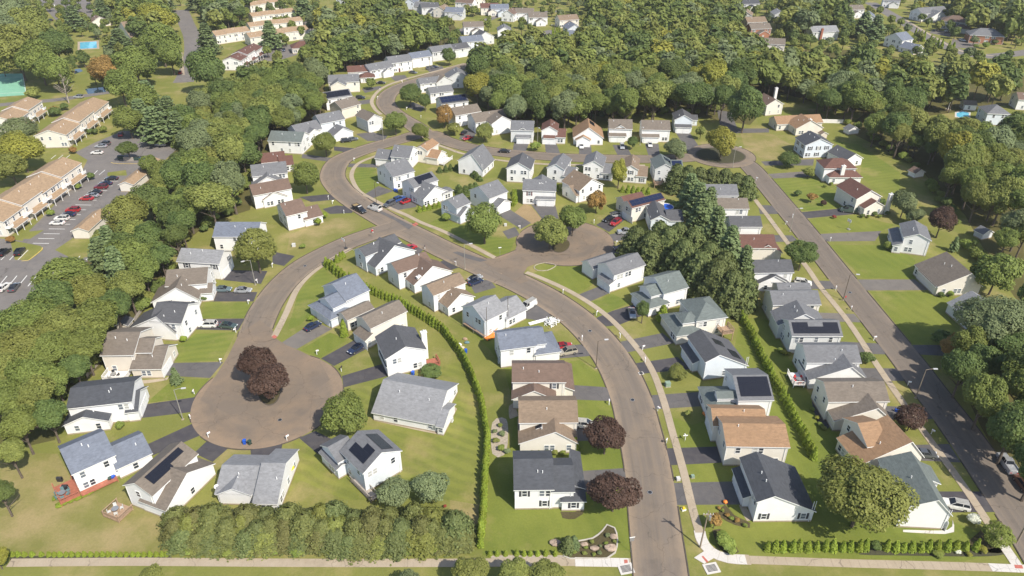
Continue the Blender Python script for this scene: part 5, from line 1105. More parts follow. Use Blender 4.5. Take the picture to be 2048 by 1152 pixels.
T(850, 203, 13, 'dense', 'leaf_dark', 'narrow tree inside the upper bend beside the white house', 1.0, 1.3, v=2)
T(898, 112, 14, 'tall', 'leaf_dark', 'street tree before the grey house on the upper street', 1.0, 1.2)
T(742, 166, 12, 'bush', 'leaf_green', 'small round tree before the redbrown roofed house', .6, 1.0)
T(1605, 508, 33, 'dense', 'leaf_dark', 'dark round street tree over the far street pavement', 1.5, .9, v=2)
T(1727, 985, 84, 'big', 'leaf_olive', 'great spreading oak between the corner houses', 2.0, .92, v=0, name='oak_tree')
T(1100, 463, 39, 'round', 'leaf_olive', 'lower tree on the middle court island', 1.2, .85, v=1)
T(1146, 438, 32, 'round', 'leaf_green', 'upper tree on the middle court island', 1.5, .95, v=2)
T(1193, 401, 21, 'round', 'leaf_autumn', 'bronze tinged tree before the tan roofed court house', 1.0, 1.15, v=3)
T(1238, 345, 17, 'tall', 'leaf_yellow', 'tall yellow green tree between the middle row houses', 1.2, 1.7, v=1)
T(1446, 283, 34, 'dense', 'leaf_yellow', 'yellow green tree on the dark mulched island', 1.2, .95, v=3)
T(1354, 297, 28, 'dense', 'leaf_grey', 'pale green tree by the upper turning circle', .8, .75, v=0)
T(1402, 262, 12, 'bush', 'leaf_olive', 'small tree beside the slate black roofed house', .8, 1.2)
T(1492, 215, 38, 'dense', 'leaf_dark', 'large dark tree at the drive into the woods', 1.5, 1.2, v=1)
T(1810, 405, 25, 'round', 'leaf_grey', 'feathery grey green tree behind the tall white chimney', 1.0, 1.15, v=0)
T(1832, 432, 20, 'round', 'leaf_grey', 'lower feathery tree behind the grey roofed house', .8, .9, v=1)
T(1995, 545, 44, 'round', 'leaf_green', 'light green tree behind the taupe ranch house', .8, 1.1, v=2)
T(1985, 640, 60, 'big', 'leaf_grey', 'tall pale green tree overhanging the far street lawn', 5.0, .95, v=1)
T(1912, 690, 28, 'round', 'leaf_autumn', 'reddish bronze tree at the shaded bend of the far street', .8, 1.05, v=0)
T(1286, 620, 15, 'dense', 'leaf_dark', 'young street tree beside a parked grey car', 1.4, 1.5, v=2)
T(1324, 640, 12, 'thuja', 'leaf_thuja', 'upright evergreen at the hipped house corner', 4.5)
T(1356, 744, 22, 'clip', 'leaf_olive', 'round golden green bush on the saltbox lawn', .1, .8, v=1, cat='shrub', name='shrub')
T(1376, 826, 8, 'bush', 'leaf_olive', 'small round shrub on the porch house lawn', .2, .9, cat='shrub', name='shrub')
T(1430, 1040, 17, 'bush', 'leaf_autumn', 'reddish ornamental tree behind the utility pole', .8, 1.0, v=1)
T(1450, 1082, 24, 'bush', 'leaf_shrub', 'light green spreading shrub beside the corner pavement', .1, .6, v=0, cat='shrub', name='shrub')
T(1462, 1096, 16, 'bush', 'leaf_shrub', 'lower end shrub of the corner pavement bed', .1, .6, v=2, cat='shrub', name='shrub')
T(1993, 1069, 33, 'clip', 'leaf_shrub', 'big round shrub at the far right corner', .1, .8, v=0, cat='shrub', name='shrub')
T(1947, 1037, 15, 'bush', 'leaf_white', 'white flowering shrub beside the parked white car', .2, .8, v=0, cat='shrub', name='shrub')
T(1966, 1098, 11, 'bush', 'leaf_yellow', 'golden shrub in the corner mulch bed', .1, .8, cat='shrub', name='shrub')
T(1938, 1108, 7, 'bush', 'leaf_yellow', 'small golden shrub before the evergreen row', .05, .7, cat='shrub', name='shrub')
T(1877, 1106, 13, 'bush', 'leaf_shrub', 'low bright green shrub before the evergreen row', .05, .5, cat='shrub', name='shrub')
T(1916, 1103, 7, 'bush', 'leaf_white', 'low pale flowering shrub before the evergreen row', .05, .6, cat='shrub', name='shrub')
T(1752, 1091, 13, 'bush', 'leaf_dark', 'dark low shrub under the great oak', .05, .7, cat='shrub', name='shrub')
T(888, 230, 21, 'round', 'leaf_autumn', 'orange tinged tree inside the upper bend', .8, 1.1, v=2)
T(908, 256, 16, 'bush', 'leaf_olive', 'olive bush tree beside the orange tinged tree', .4, .9)
T(968, 264, 21, 'dense', 'leaf_olive', 'yellow green round tree before the taupe gabled house', .8, .9, v=1)
T(1071, 291, 13, 'bush', 'leaf_shrub', 'low green tree at the foot of the grey sided house', .3, .8)
T(1115, 270, 6, 'bush', 'leaf_dark', 'small tree against the redbrown roofed house front', .8, 1.4)
T(1265, 284, 12, 'dense', 'leaf_dark', 'dark tree between the two taupe roofed houses', .6, 1.1)
T(890, 1012, 4, 'bush', 'leaf_red', 'small reddish twig bush in the foreground hedge', .2, 1.0, cat='shrub', name='shrub')
T(1579, 318, 23, 'clip', 'leaf_dark', 'clipped dark round tree by the pale blue house', .2, .75, v=2)
T(1618, 343, 14, 'bush', 'leaf_olive', 'round olive tree before the hipped house', .4, .9)
T(1624, 393, 12, 'bush', 'leaf_autumn', 'round bronze tree on the hipped house lawn', .8, .8)
T(1647, 405, 8, 'bush', 'leaf_purple', 'small dark red shrub on the hipped house lawn', .1, .9, cat='shrub', name='shrub')
T(1596, 386, 9, 'bush', 'leaf_dark', 'low dark shrub on the hipped house lawn', .1, .8, cat='shrub', name='shrub')
T(1668, 433, 5, 'bush', 'leaf_red', 'tiny red shrub by the minivan driveway', .1, .9, cat='shrub', name='shrub')
T(1763, 404, 12, 'bush', 'leaf_dark', 'foundation shrub below the tall white chimney', .1, .7, cat='shrub', name='shrub')
T(1776, 490, 12, 'bush', 'leaf_shrub', 'foundation shrub at the porch of the grey roofed house', .1, .9, cat='shrub', name='shrub')
T(1905, 503, 9, 'spruce', 'leaf_pine', 'small blue spruce on the back lawn', 5.0, name='spruce_tree')
T(355, 768, 11, 'spruce', 'leaf_pine', 'young conical spruce beside the left court driveway', 4.6, name='spruce_tree')
T(1735, 715, 17, 'bush', 'leaf_dark', 'round dark shrub beside the far street driveway', .1, .9, cat='shrub', name='shrub')
T(1150, 900, 9, 'thuja', 'leaf_thuja', 'bright green upright shrub at the tan house corner', 3.4, cat='shrub', name='shrub')
T(689, 672, 8, 'thuja', 'leaf_thuja', 'upright evergreen between the pale blue house and its neighbour', 5.0)
T(622, 636, 8, 'bush', 'leaf_thuja', 'round clipped shrub at the pale blue house corner', .1, .9, cat='shrub', name='shrub')
T(366, 677, 9, 'bush', 'leaf_thuja', 'round bright shrub at the dark roofed left court house', .1, .9, cat='shrub', name='shrub')
T(408, 596, 8, 'bush', 'leaf_dark', 'round shrub at the brown dormered house', .1, .9, cat='shrub', name='shrub')
T(240, 850, 11, 'bush', 'leaf_shrub', 'shrub in front of the slate roofed low wing', .1, .9, cat='shrub', name='shrub')
T(636, 443, 8, 'bush', 'leaf_thuja', 'round clipped shrub beside the brown roofed corner house', .2, 1.2, cat='shrub', name='shrub')
T(649, 430, 7, 'bush', 'leaf_thuja', 'second clipped shrub beside the brown roofed corner house', .2, 1.2, cat='shrub', name='shrub')
T(891, 433, 11, 'bush', 'leaf_shrub', 'round shrub at the half hidden pale blue house', .2, .9, cat='shrub', name='shrub')
T(862, 742, 26, 'bush', 'leaf_dark', 'low wide hedge shrub below the small red deck', .1, .42, cat='shrub', name='shrub')
T(605, 492, 7, 'bush', 'leaf_shrub', 'small round shrub on the left street lawn', .1, .8, cat='shrub', name='shrub')
T(1135, 1098, 15, 'yew', 'leaf_yew', 'dark feathery evergreen in the edged corner bed', 3.2, cat='shrub', name='shrub')
T(1147, 1095, 11, 'yew', 'leaf_pine', 'second dark evergreen in the edged corner bed', 3.0, cat='shrub', name='shrub')
for i, (x, y, r) in enumerate([(1149, 1104, 6), (1169, 1106, 6), (1199, 1105, 6), (1172, 1095, 5), (1184, 1083, 6), (1215, 1070, 6), (1212, 1086, 5), (1229, 1082, 5), (1201, 1092, 4), (1188, 1108, 5)]):
    T(x, y, r, 'bush', ('leaf_shrub', 'leaf_olive', 'leaf_grey')[i % 3], 'small rounded garden plant in the edged corner bed', .02, .8, cat='plant', name='garden_plant', group='plants in the edged corner bed')
for i, (x, y, r) in enumerate([(1445, 1020, 5), (1455, 1030, 6), (1463, 1036, 6), (1475, 1040, 7), (1490, 1050, 6), (1438, 1016, 5)]):
    T(x, y, r, 'bush', ('leaf_shrub', 'leaf_autumn')[i % 2], 'low garden plant in the bed by the corner saltbox', .02, .8, cat='plant', name='garden_plant', group='plants by the corner saltbox')
for i, (x, y, r) in enumerate([(1000, 850, 6), (1004, 866, 8), (992, 880, 8), (1002, 895, 9), (990, 862, 6), (1064, 903, 7), (1078, 903, 7), (1095, 905, 8), (1110, 905, 8), (1125, 905, 7), (1015, 902, 8)]):
    T(x, y, r, 'bush', ('leaf_shrub', 'leaf_grey', 'leaf_olive')[i % 3], 'garden plant crowded behind the near black roofed house', .02, .8, cat='plant', name='garden_plant', group='plants behind the near black roofed house')
for i, (x, y, r) in enumerate([(1560, 700, 7), (1568, 704, 8), (1578, 706, 5), (1640, 848, 7), (1635, 835, 6), (1648, 856, 7), (1625, 818, 6)]):
    T(x, y, r, 'bush', ('leaf_shrub', 'leaf_yellow', 'leaf_olive')[i % 3], 'garden plant behind the far street houses', .02, .8, cat='plant', name='garden_plant', group='plants behind the far street houses')
for i, (x, y, r) in enumerate([(130, 1004, 10), (143, 1000, 9), (155, 996, 9), (168, 990, 8), (180, 984, 8), (192, 977, 8), (112, 995, 8), (118, 1010, 9)]):
    T(x, y, r, 'bush', 'leaf_thuja', 'leafy hosta along the foot of the long red deck', .0, .5, cat='plant', name='garden_plant', group='plants along the long red deck')
# rounded shrubs by house fronts
for i, (x, y, r) in enumerate([(1725, 431, 6), (1737, 432, 5), (1750, 427, 7), (1760, 432, 5), (1775, 426, 6), (1663, 367, 5), (1684, 368, 5), (1650, 372, 4), (1882, 588, 8), (1900, 586, 9), (1770, 100, 6), (1972, 90, 9), (1990, 84, 7), (1952, 92, 6)]):
    T(x, y, r, 'bush', ('leaf_dark', 'leaf_shrub')[i % 2], 'rounded foundation shrub on the right hand lots', .05, .85, cat='shrub', name='shrub', group='foundation shrubs on the right hand lots')
for i, (x, y, r) in enumerate([(180, 352, 10), (155, 372, 8), (145, 300, 9), (190, 262, 8), (100, 425, 9), (20, 478, 10), (180, 262, 8), (206, 258, 9), (108, 220, 12), (128, 212, 10)]):
    T(x, y, r, 'bush', ('leaf_dark', 'leaf_shrub', 'leaf_autumn')[i % 3], 'shrub beside the tan roofed terraces', .05, .9, cat='shrub', name='shrub', group='shrubs beside the terraces')
# --- rows of clipped evergreens
def row(px, sp, h, w, label, group, mat='leaf_thuja', jit=.12, name='arborvitae', cat='hedge plant'):
    P = resample(catmull(gpl(px), .5), sp)
    for p in P:
        hh = h * random.uniform(.86, 1.12)
        tree_at(p + Vector((random.uniform(-jit, jit), random.uniform(-jit, jit), 0)), w * random.uniform(.9, 1.12), 0, hh, 'thuja', mat, label, cat, group, name)
row([(716, 574), (737, 583), (762, 595), (812, 617), (844, 637), (882, 662), (902, 685), (922, 712), (942, 750), (954, 780), (964, 812), (971, 855), (974, 880), (970, 943), (967, 1005), (963, 1055), (959, 1100)], 1.28, 2.9, .66, 'conical evergreen in the long curved hedge down the middle', 'long curved evergreen hedge')
row([(654, 532), (672, 548), (692, 562), (708, 570)], 1.9, 3.3, .85, 'larger conical evergreen at the upper end of the curved hedge', 'upper end of the curved hedge')
row([(674, 524), (688, 514)], 1.6, 2.4, .75, 'conical evergreen in the short row by the pavement', 'short evergreen row by the pavement')
row([(1481, 640), (1499, 667), (1521, 715), (1540, 752), (1555, 778), (1570, 805), (1584, 832), (1598, 860), (1614, 893), (1630, 925)], 1.4, 3.0, .68, 'conical evergreen in the straight hedge behind the far street houses', 'straight evergreen hedge')
for x in (-12, 50, 110, 190, 240, 310, 380, 450, 510, 590, 650, 720, 770, 940, 1010, 1075, 1140, 1215, 1270, 1340, 1420, 1490, 1570, 1655):
    p = gp(1536 + x / 4, 1100 + random.uniform(-1, 1)); tree_at(p, random.uniform(.62, .78), 0, random.uniform(2.0, 2.9), 'thuja', 'leaf_thuja', 'conical evergreen in the row along the bottom right mulch bed', 'hedge plant', 'evergreens along the bottom right bed', 'arborvitae')
for x in (60, 105, 150, 200, 260, 335, 395, 440, 485, 535, 580, 630, 680, 730, 780, 825, 870, 915, 965, 1015, 1065, 1110, 1155, 1205, 1255, 1300, 1335):
    p = gp(x / 4, 1111); tree_at(p, .42, 0, random.uniform(.9, 1.15), 'thuja', 'leaf_thuja', 'small clipped evergreen in the bottom left row', 'hedge plant', 'small evergreens bottom left', 'arborvitae')
for x in (979, 994, 1011, 1033, 1048, 1060, 1075, 1091, 1110):
    p = gp(x, 1110); tree_at(p, .42, 0, random.uniform(1.1, 1.5), 'thuja', 'leaf_thuja', 'small evergreen in the bottom row left of the edged bed', 'hedge plant', 'small evergreens bottom middle', 'arborvitae')
row([(838, 424), (886, 412)], 1.9, 2.0, .8, 'small evergreen in the row below the black solar house', 'evergreens below the black solar house')
row([(880, 345), (925, 340), (960, 362)], 2.2, 2.4, 1.1, 'bushy evergreen in the hedge on the inner green', 'hedge on the inner green', 'leaf_dark')
row([(950, 380), (925, 390), (915, 380)], 2.4, 3.0, 1.6, 'dense rounded hedge plant behind the half hidden house', 'hedge behind the half hidden house', 'leaf_dark')
row([(1114, 381), (1140, 382)], 2.2, 2.4, .8, 'small evergreen between court and middle row', 'evergreens between court and middle row')
row([(1245, 384), (1300, 388)], 1.8, 2.6, .9, 'small evergreen behind the rust roofed solar house', 'evergreens behind the rust roofed solar house')
row([(1026, 412), (1034, 402)], 1.6, 5.5, .8, 'tall columnar evergreen beside the shuttered court house', 'columnar evergreens on the court')
row([(822, 106), (838, 104)], 1.3, 6.0, .8, 'tall columnar evergreen behind the slate roofed house', 'columnar evergreens upper street')
row([(1828, 78), (1848, 84)], 2.6, 6.5, 1.1, 'tall evergreen in the upper right street row', 'evergreens along the upper right street')
row([(1858, 92), (1886, 98)], 2.6, 6.0, 1.1, 'tall evergreen in the lower run of the upper right street row', 'evergreens along the upper right street, lower run'); row([(1896, 100), (1912, 103)], 2.6, 5.5, 1.1, 'tall evergreen at the end of the upper right street row', 'evergreens along the upper right street, end')
row([(1105, 72), (1122, 70)], 1.4, 6, .8, 'columnar evergreen beside the far lamp', 'columnar evergreens by the far lamp')
# --- big dark evergreen clumps between middle court and far street
for i, (x, y, r, h) in enumerate([(1268, 520, 26, 11), (1296, 538, 28, 12), (1330, 535, 28, 13), (1360, 560, 30, 13), (1392, 585, 30, 13), (1425, 605, 32, 13), (1455, 620, 30, 12), (1480, 612, 26, 11), (1410, 560, 30, 12), (1440, 580, 28, 12), (1380, 530, 28, 12), (1315, 510, 24, 11), (1350, 520, 26, 12)]):
    T(x, y, r * 1.1, 'feather', 'leaf_yew', 'dark feathery evergreen in the clump behind the middle court', h, group='dark evergreen clump', name='evergreen_tree')
for i, (x, y, r, h) in enumerate([(1398, 470, 30, 14), (1425, 505, 30, 15), (1452, 540, 30, 14), (1480, 575, 26, 13), (1375, 420, 26, 13), (1392, 440, 28, 13), (1412, 450, 26, 13)]):
    T(x, y, r, 'pine', 'leaf_pine', 'blue green pine in the line behind the roadside row', h, group='pines behind the roadside row', name='pine_tree')
for i, (x, y, r, h) in enumerate([(1350, 382, 20, 10), (1372, 385, 20, 10), (1395, 383, 20, 9), (1420, 384, 20, 9), (1445, 386, 20, 9), (1470, 390, 20, 8), (1490, 395, 18, 8)]):
    T(x, y, r * 1.05, 'feather', 'leaf_yew', 'dark evergreen in the clump below the upper turning circle', h, group='dark evergreens below the upper turning circle', name='evergreen_tree')
# --- shrubbery along the bottom
rs_ = random.Random(4)
for rw_, (fy, hh, n_, x0_, x1_) in enumerate(((1054, 5.0, 16, 362, 892), (1074, 4.9, 18, 362, 905), (1086, 3.3, 19, 372, 910))):
    for i in range(n_):
        x = x0_ + (x1_ - x0_) * i / (n_ - 1) + rs_.uniform(-9, 9)
        T(x, fy + rs_.uniform(-6, 6), rs_.uniform(24, 36), rs_.choice(('feather', 'feather', 'yew')), rs_.choice(('leaf_hedge', 'leaf_hedge', 'leaf_olive', 'leaf_yew')), 'dense olive evergreen bush in the long foreground shrubbery', hh * rs_.uniform(.72, 1.15), v=i % 3, cat='shrub', name='shrub', group='foreground shrubbery')
for i in range(60):
    x = 380 + i * 9 + random.uniform(-5, 5); T(x, 1098 + random.uniform(-5, 6), random.uniform(9, 16), 'bush', random.choice(('leaf_hedge', 'leaf_shrub', 'leaf_olive', 'leaf_hedge')), 'low scrub at the foot of the foreground shrubbery', .05, .6, cat='shrub', name='shrub', group='scrub at the foot of the shrubbery')
tm = MB(); rr = random.Random(5)
for i in range(900):
    p = gp(rr.uniform(400, 930), rr.uniform(1078, 1106)); a = rr.uniform(0, 6.28); L = rr.uniform(.6, 1.5)
    tm.tube([p, p + Vector((math.cos(a) * L * .4, math.sin(a) * L * .4, L * .6)), p + Vector((math.cos(a) * L, math.sin(a) * L, L * rr.uniform(.7, 1.1)))], [.03, .02, .008], 4, cap=False)
tag(tm.build('brushwood', 'twig'), 'tangle of bare grey twigs under the foreground shrubbery', 'brushwood', kind='stuff')
# tree tops in front of the bottom pavement
T(942, 1142, 36, 'round', 'leaf_olive', 'pale green street tree rising from the bottom edge, left one', 2.5, .8, v=0)
T(1030, 1150, 40, 'round', 'leaf_olive', 'pale green street tree rising from the bottom edge, middle one', 2.5, .75, v=1)
T(1092, 1152, 40, 'round', 'leaf_olive', 'pale green street tree rising from the bottom edge, right one', 2.5, .75, v=2)
T(-8, 1115, 22, 'round', 'leaf_yellow', 'yellow green tree cut by the bottom left corner', 1.5, .9)
T(300, 1160, 30, 'round', 'leaf_olive', 'tree top at the bottom edge below the small evergreen row', 1.0, .8)
T(820, 1172, 34, 'round', 'leaf_grey', 'grey green tree top at the bottom edge', 1.0, .8)
# left meadow edge
for i, (x, y, r, m_) in enumerate([(20, 905, 30, 'leaf_olive'), (0, 985, 26, 'leaf_dark'), (40, 850, 40, 'leaf_green'), (95, 830, 36, 'leaf_dark'), (70, 790, 40, 'leaf_olive'), (15, 800, 40, 'leaf_green'), (110, 760, 34, 'leaf_green'), (40, 700, 52, 'leaf_olive'), (95, 700, 48, 'leaf_green'), (60, 642, 50, 'leaf_green'), (125, 650, 50, 'leaf_olive'), (188, 640, 44, 'leaf_green'), (228, 612, 38, 'leaf_dark'), (165, 692, 40, 'leaf_green'), (105, 598, 44, 'leaf_dark'), (255, 575, 36, 'leaf_olive'), (25, 655, 44, 'leaf_dark'), (150, 735, 30, 'leaf_dark'), (60, 755, 44, 'leaf_green'), (285, 540, 34, 'leaf_green'), (10, 740, 48, 'leaf_olive')]):
    T(x, y, r, 'big' if r > 45 else 'dense', m_, {'leaf_green': 'mid green', 'leaf_dark': 'deep green', 'leaf_olive': 'olive'}[m_] + (' large' if r > 45 else '') + ' broadleaf tree at the meadow edge on the left', 4.0, 1.0, group='trees at the meadow edge', name='broadleaf_tree')
# --- car park and pool trees top left
for i, (x, y, r, k, m_, sq) in enumerate([(40, 300, 42, 'dense', 'leaf_yellow', .9), (20, 335, 34, 'dense', 'leaf_olive', .9), (35, 262, 36, 'dense', 'leaf_grey', .8), (255, 298, 22, 'dense', 'leaf_dark', .7), (75, 120, 38, 'dense', 'leaf_green', 1.1), (110, 140, 34, 'dense', 'leaf_green', 1.1), (30, 100, 46, 'dense', 'leaf_olive', 1.1), (60, 60, 40, 'dense', 'leaf_olive', 1.1), (10, 70, 40, 'dense', 'leaf_grey', 1.1), (20, 25, 34, 'dense', 'leaf_grey', 1.0), (112, 90, 30, 'dense', 'leaf_dark', 1.1), (215, 140, 32, 'dense', 'leaf_autumn', 1.0), (310, 40, 36, 'dense', 'leaf_yellow', .9), (320, 85, 40, 'dense', 'leaf_green', 1.0), (270, 130, 36, 'dense', 'leaf_green', 1.1), (340, 110, 30, 'dense', 'leaf_green', 1.1), (415, 140, 32, 'tall', 'leaf_dark', 1.3), (252, 428, 42, 'dense', 'leaf_olive', 1.0), (300, 400, 38, 'dense', 'leaf_dark', 1.0), (205, 478, 24, 'dense', 'leaf_olive', 1.0), (330, 345, 30, 'dense', 'leaf_green', 1.0), (268, 470, 36, 'dense', 'leaf_olive', 1.0), (130, 555, 52, 'dense', 'leaf_green', .9), (180, 585, 44, 'dense', 'leaf_olive', .9), (300, 330, 22, 'dense', 'leaf_green', 1.0), (280, 200, 34, 'dense', 'leaf_green', 1.1), (240, 170, 32, 'dense', 'leaf_green', 1.1), (255, 240, 30, 'dense', 'leaf_green', 1.0), (365, 240, 34, 'dense', 'leaf_dark', 1.0), (640, 40, 26, 'dense', 'leaf_grey', .9), (165, 120, 10, 'bush', 'leaf_shrub', .6), (65, 185, 16, 'bush', 'leaf_olive', .9), (108, 222, 14, 'bush', 'leaf_dark', .8)]):
    T(x, y, r, k, m_, {'leaf_green': 'mid green', 'leaf_dark': 'deep green', 'leaf_olive': 'olive', 'leaf_grey': 'grey green', 'leaf_yellow': 'yellowish', 'leaf_autumn': 'bronze', 'leaf_shrub': 'light green'}[m_] + (' broadleaf tree' if r > 18 else ' low bush') + ' around the terraces and tennis court', 2.0 if r > 18 else .2, sq, group='trees around the terraces', name='broadleaf_tree')
for i, (x, y, r, h) in enumerate([(155, 62, 22, 16), (246, 106, 27, 14), (212, 40, 20, 15), (292, 268, 30, 15), (322, 290, 30, 16), (348, 262, 28, 15), (305, 222, 26, 14), (365, 290, 28, 14), (420, 110, 24, 18), (545, 100, 22, 17), (610, 40, 22, 18), (260, 20, 26, 18), (330, 25, 26, 18), (450, 50, 26, 18), (400, 20, 24, 18), (222, 572, 34, 15), (252, 592, 32, 15), (236, 540, 30, 14), (1690, 72, 20, 16), (1722, 76, 20, 16), (1745, 88, 22, 17)]):
    T(x, y, r, 'pine', 'leaf_pine', 'tall layered pine standing above the broadleaf trees', h, group='tall pines', name='pine_tree')
bt = MB(); base = gp(138, 206); rr = random.Random(3)
bt.tube([base, base + Vector((.2, 0, 5)), base + Vector((.4, .3, 14))], [.35, .26, .05], 7)
for i in range(16):
    z = rr.uniform(4, 13); a = rr.uniform(0, 6.28); L = (15 - z) * .45; p = base + Vector((.2, .1, z)); q = p + Vector((math.cos(a) * L, math.sin(a) * L, L * .9)); bt.tube([p, (p + q) / 2 + Vector((0, 0, -.3)), q], [.13, .08, .02], 5)
    for j in range(3): a2 = a + rr.uniform(-.8, .8); bt.tube([(p + q) / 2, (p + q) / 2 + Vector((math.cos(a2) * L * .5, math.sin(a2) * L * .5, L * .5))], [.06, .015], 4)
tag(bt.build('bare_tree', 'bark_pale'), 'leafless pale barked tree beside the terraces', 'tree')

for x, y, r, m_, lb in [(1928, 738, 34, 'leaf_dark', 'first tall tree of the belt shading the far street bend'), (1972, 796, 40, 'leaf_green', 'second tall tree of the belt shading the far street'), (2026, 862, 44, 'leaf_dark', 'third tall tree of the belt above the silver pickup'), (2078, 935, 46, 'leaf_dark', 'tall tree at the right edge beside the silver pickup'), (1945, 690, 34, 'leaf_green', 'tall tree behind the reddish bronze tree')]:
    T(x, y, r * 1.12, 'dense', m_, lb, 3.2, 1.2)
# --- woods
WOODS = [('left', [(0, 700), (70, 648), (125, 605), (195, 545), (235, 468), (305, 405), (350, 325), (390, 215), (430, 170), (490, 160), (560, 140), (640, 165), (640, 215), (610, 232), (520, 262), (500, 312), (480, 360), (445, 415), (385, 440), (335, 495), (315, 555), (270, 590), (215, 640), (170, 700), (120, 735), (100, 720), (0, 760)], 7.6, 8),
 ('top', [(600, 130), (640, 60), (720, 10), (790, 5), (820, 40), (880, 58), (905, 72), (850, 90), (780, 98), (700, 122), (650, 145)], 8.6, 8),
 ('centre', [(938, 130), (965, 108), (1050, 88), (1150, 90), (1180, 30), (1190, -15), (1470, -20), (1482, 66), (1520, 112), (1600, 122), (1700, 128), (1780, 140), (1880, 152), (2060, 156), (2060, 188), (1900, 192), (1880, 200), (1780, 215), (1690, 215), (1620, 190), (1570, 165), (1500, 170), (1440, 215), (1370, 200), (1330, 222), (1020, 222), (955, 198), (938, 165)], 8.8, 9),
 ('right', [(1730, 222), (1800, 232), (1850, 258), (1920, 262), (1985, 268), (2060, 258), (2060, 560), (2010, 490), (1965, 455), (1925, 400), (1880, 335), (1820, 290), (1760, 262)], 7.8, 9),
 ('lowright', [(1930, 740), (1912, 705), (1985, 612), (2060, 596), (2160, 650), (2260, 1000), (2130, 1010), (2050, 930), (1985, 850)], 7.0, 8),
 ('farhouses', [(815, -12), (1180, -12), (1175, 80), (1060, 92), (900, 84)], 11, 6), ('farright', [(1480, -12), (2060, -12), (2060, 130), (1720, 100), (1520, 98)], 11, 7), ('farleft', [(-20, -14), (640, -14), (640, 110), (560, 120), (400, 30), (340, 150), (60, 150), (-20, 140)], 13, 7),
 ('topright', [(1560, 10), (1640, 5), (1690, 50), (1580, 60)], 9, 8), ('topright2', [(1900, -10), (2060, -10), (2060, 60), (2000, 70), (1900, 30)], 9.5, 8), ('topleft', [(200, -10), (360, 0), (355, 60), (280, 70), (240, 40)], 9.5, 8), ('topmid', [(400, -10), (500, 0), (480, 30), (420, 50)], 9.5, 8)]
CW = {'leaf_green': 'mid green', 'leaf_dark': 'deep green', 'leaf_olive': 'olive', 'leaf_grey': 'grey green', 'leaf_yellow': 'yellowish', 'leaf_hedge': 'olive', 'leaf_yew': 'deep green', 'leaf_autumn': 'bronze', 'leaf_shrub': 'light green'}
LAB = {'farhouses': 'tree between the far houses top middle', 'farright': 'tree between the far houses top right', 'farleft': 'tree between the far terraces top left', 'left': 'broadleaf tree crowded in the wood between terraces and left street', 'top': 'broadleaf tree in the wood above the upper street', 'centre': 'broadleaf tree crowded in the big wood at the top', 'right': 'broadleaf tree in the wood behind the right hand lots',
       'lowright': 'broadleaf tree in the shady belt beside the far street', 'topright': 'broadleaf tree among the far houses top right', 'topright2': 'broadleaf tree in the far top right corner', 'topleft': 'broadleaf tree at the top left edge', 'topmid': 'broadleaf tree between the far terraces'}
cand = []; rw = random.Random(21); TREES += [(gp(x_, y_).x, gp(x_, y_).y, 16) for x_, y_ in ((176, 92), (180, 108), (176, 120), (20, 172), (20, 190))]
for nm, poly, sp, zc in WOODS:
    P = [gp(x, y, zc) for x, y in poly]; xs = [p.x for p in P]; ys = [p.y for p in P]; row_ = 0; y = min(ys)
    while y < max(ys):
        x = min(xs) + (row_ % 2) * sp / 2
        while x < max(xs):
            q = Vector((x + rw.uniform(-.33, .33) * sp, y + rw.uniform(-.33, .33) * sp, 0))
            dz_ = q.y * CT + (CAM_H - 10) * ST; sx_ = 1024 + FPX * q.x / dz_; sy_ = 576 + FPX * ((CAM_H - 10) * CT - q.y * ST) / dz_
            if -90 < sx_ < 2138 and -45 < sy_ < 1250 and inpoly(q, P) and not (nm.startswith('far') and any(abs(q.x - h[0].x) < 9 and -4 < h[0].y - q.y < 24 for h in HOUSES)) and all((q.x - h[0].x) ** 2 + (q.y - h[0].y) ** 2 > 90 for h in HOUSES) and not any(near_line(q, L[1], 7) for L in LINES) and not any(near_line(q, L_, 9) for L_ in XL) and all((q.x - t[0]) ** 2 + (q.y - t[1]) ** 2 > (t[2] * .62 + 1.5) ** 2 for t in TREES):
                cand.append((q.length, q, nm, sp))
            x += sp
        y += sp * .87; row_ += 1
cand.sort(key=lambda c: c[0])
print('woodland trees', len(cand))
FARV = []; FART = []; FARM = []; FM = ['leaf_green', 'leaf_dark', 'leaf_olive', 'leaf_grey', 'leaf_yellow']; TV = MB()
for i, (d, q, nm, sp) in enumerate(cand):
    mt = rw.choices(FM, (.38, .22, .24, .13, .03))[0]
    if nm == 'lowright': mt = rw.choice(('leaf_dark', 'leaf_dark', 'leaf_green'))
    r = sp * rw.uniform(.50, .92) if not nm.startswith('far') else rw.uniform(2.3, 4.0); sq = rw.uniform(.85, 1.25); rz = r * sq; cl = rw.uniform(.8, 2) if nm.startswith('far') else rw.uniform(3.0, 6.0) if nm != 'lowright' else rw.uniform(4, 6.5); zc = cl + rz * .85
    if i < 285: tree_at(q, r, rz, zc, 'tall' if rw.random() < .25 else 'dense' if rw.random() < .6 else 'round', mt, CW[mt] + ' ' + LAB[nm], 'tree', 'wood: ' + nm + ' ' + CW[mt], 'broadleaf_tree', v=rw.randrange(4))
    else:
        crown('far', mt, i % 4); V, TT = CR[('far', i % 4)]; a = rw.uniform(0, 6.28); ca, sa = math.cos(a), math.sin(a)
        W = np.stack([(V[:, 0] * ca - V[:, 1] * sa) * r + q.x, (V[:, 0] * sa + V[:, 1] * ca) * r + q.y, V[:, 2] * rz + zc], 1)
        FARV.append(W); FART.append(np.clip(TT + rw.uniform(-.2, .2), 0, 1)); FARM.append(np.full(len(V) // 4, FM.index(mt), dtype=np.int32)); TV.tube([(q.x, q.y, 0), (q.x, q.y, zc)], [.3, .12], 5, cap=False)
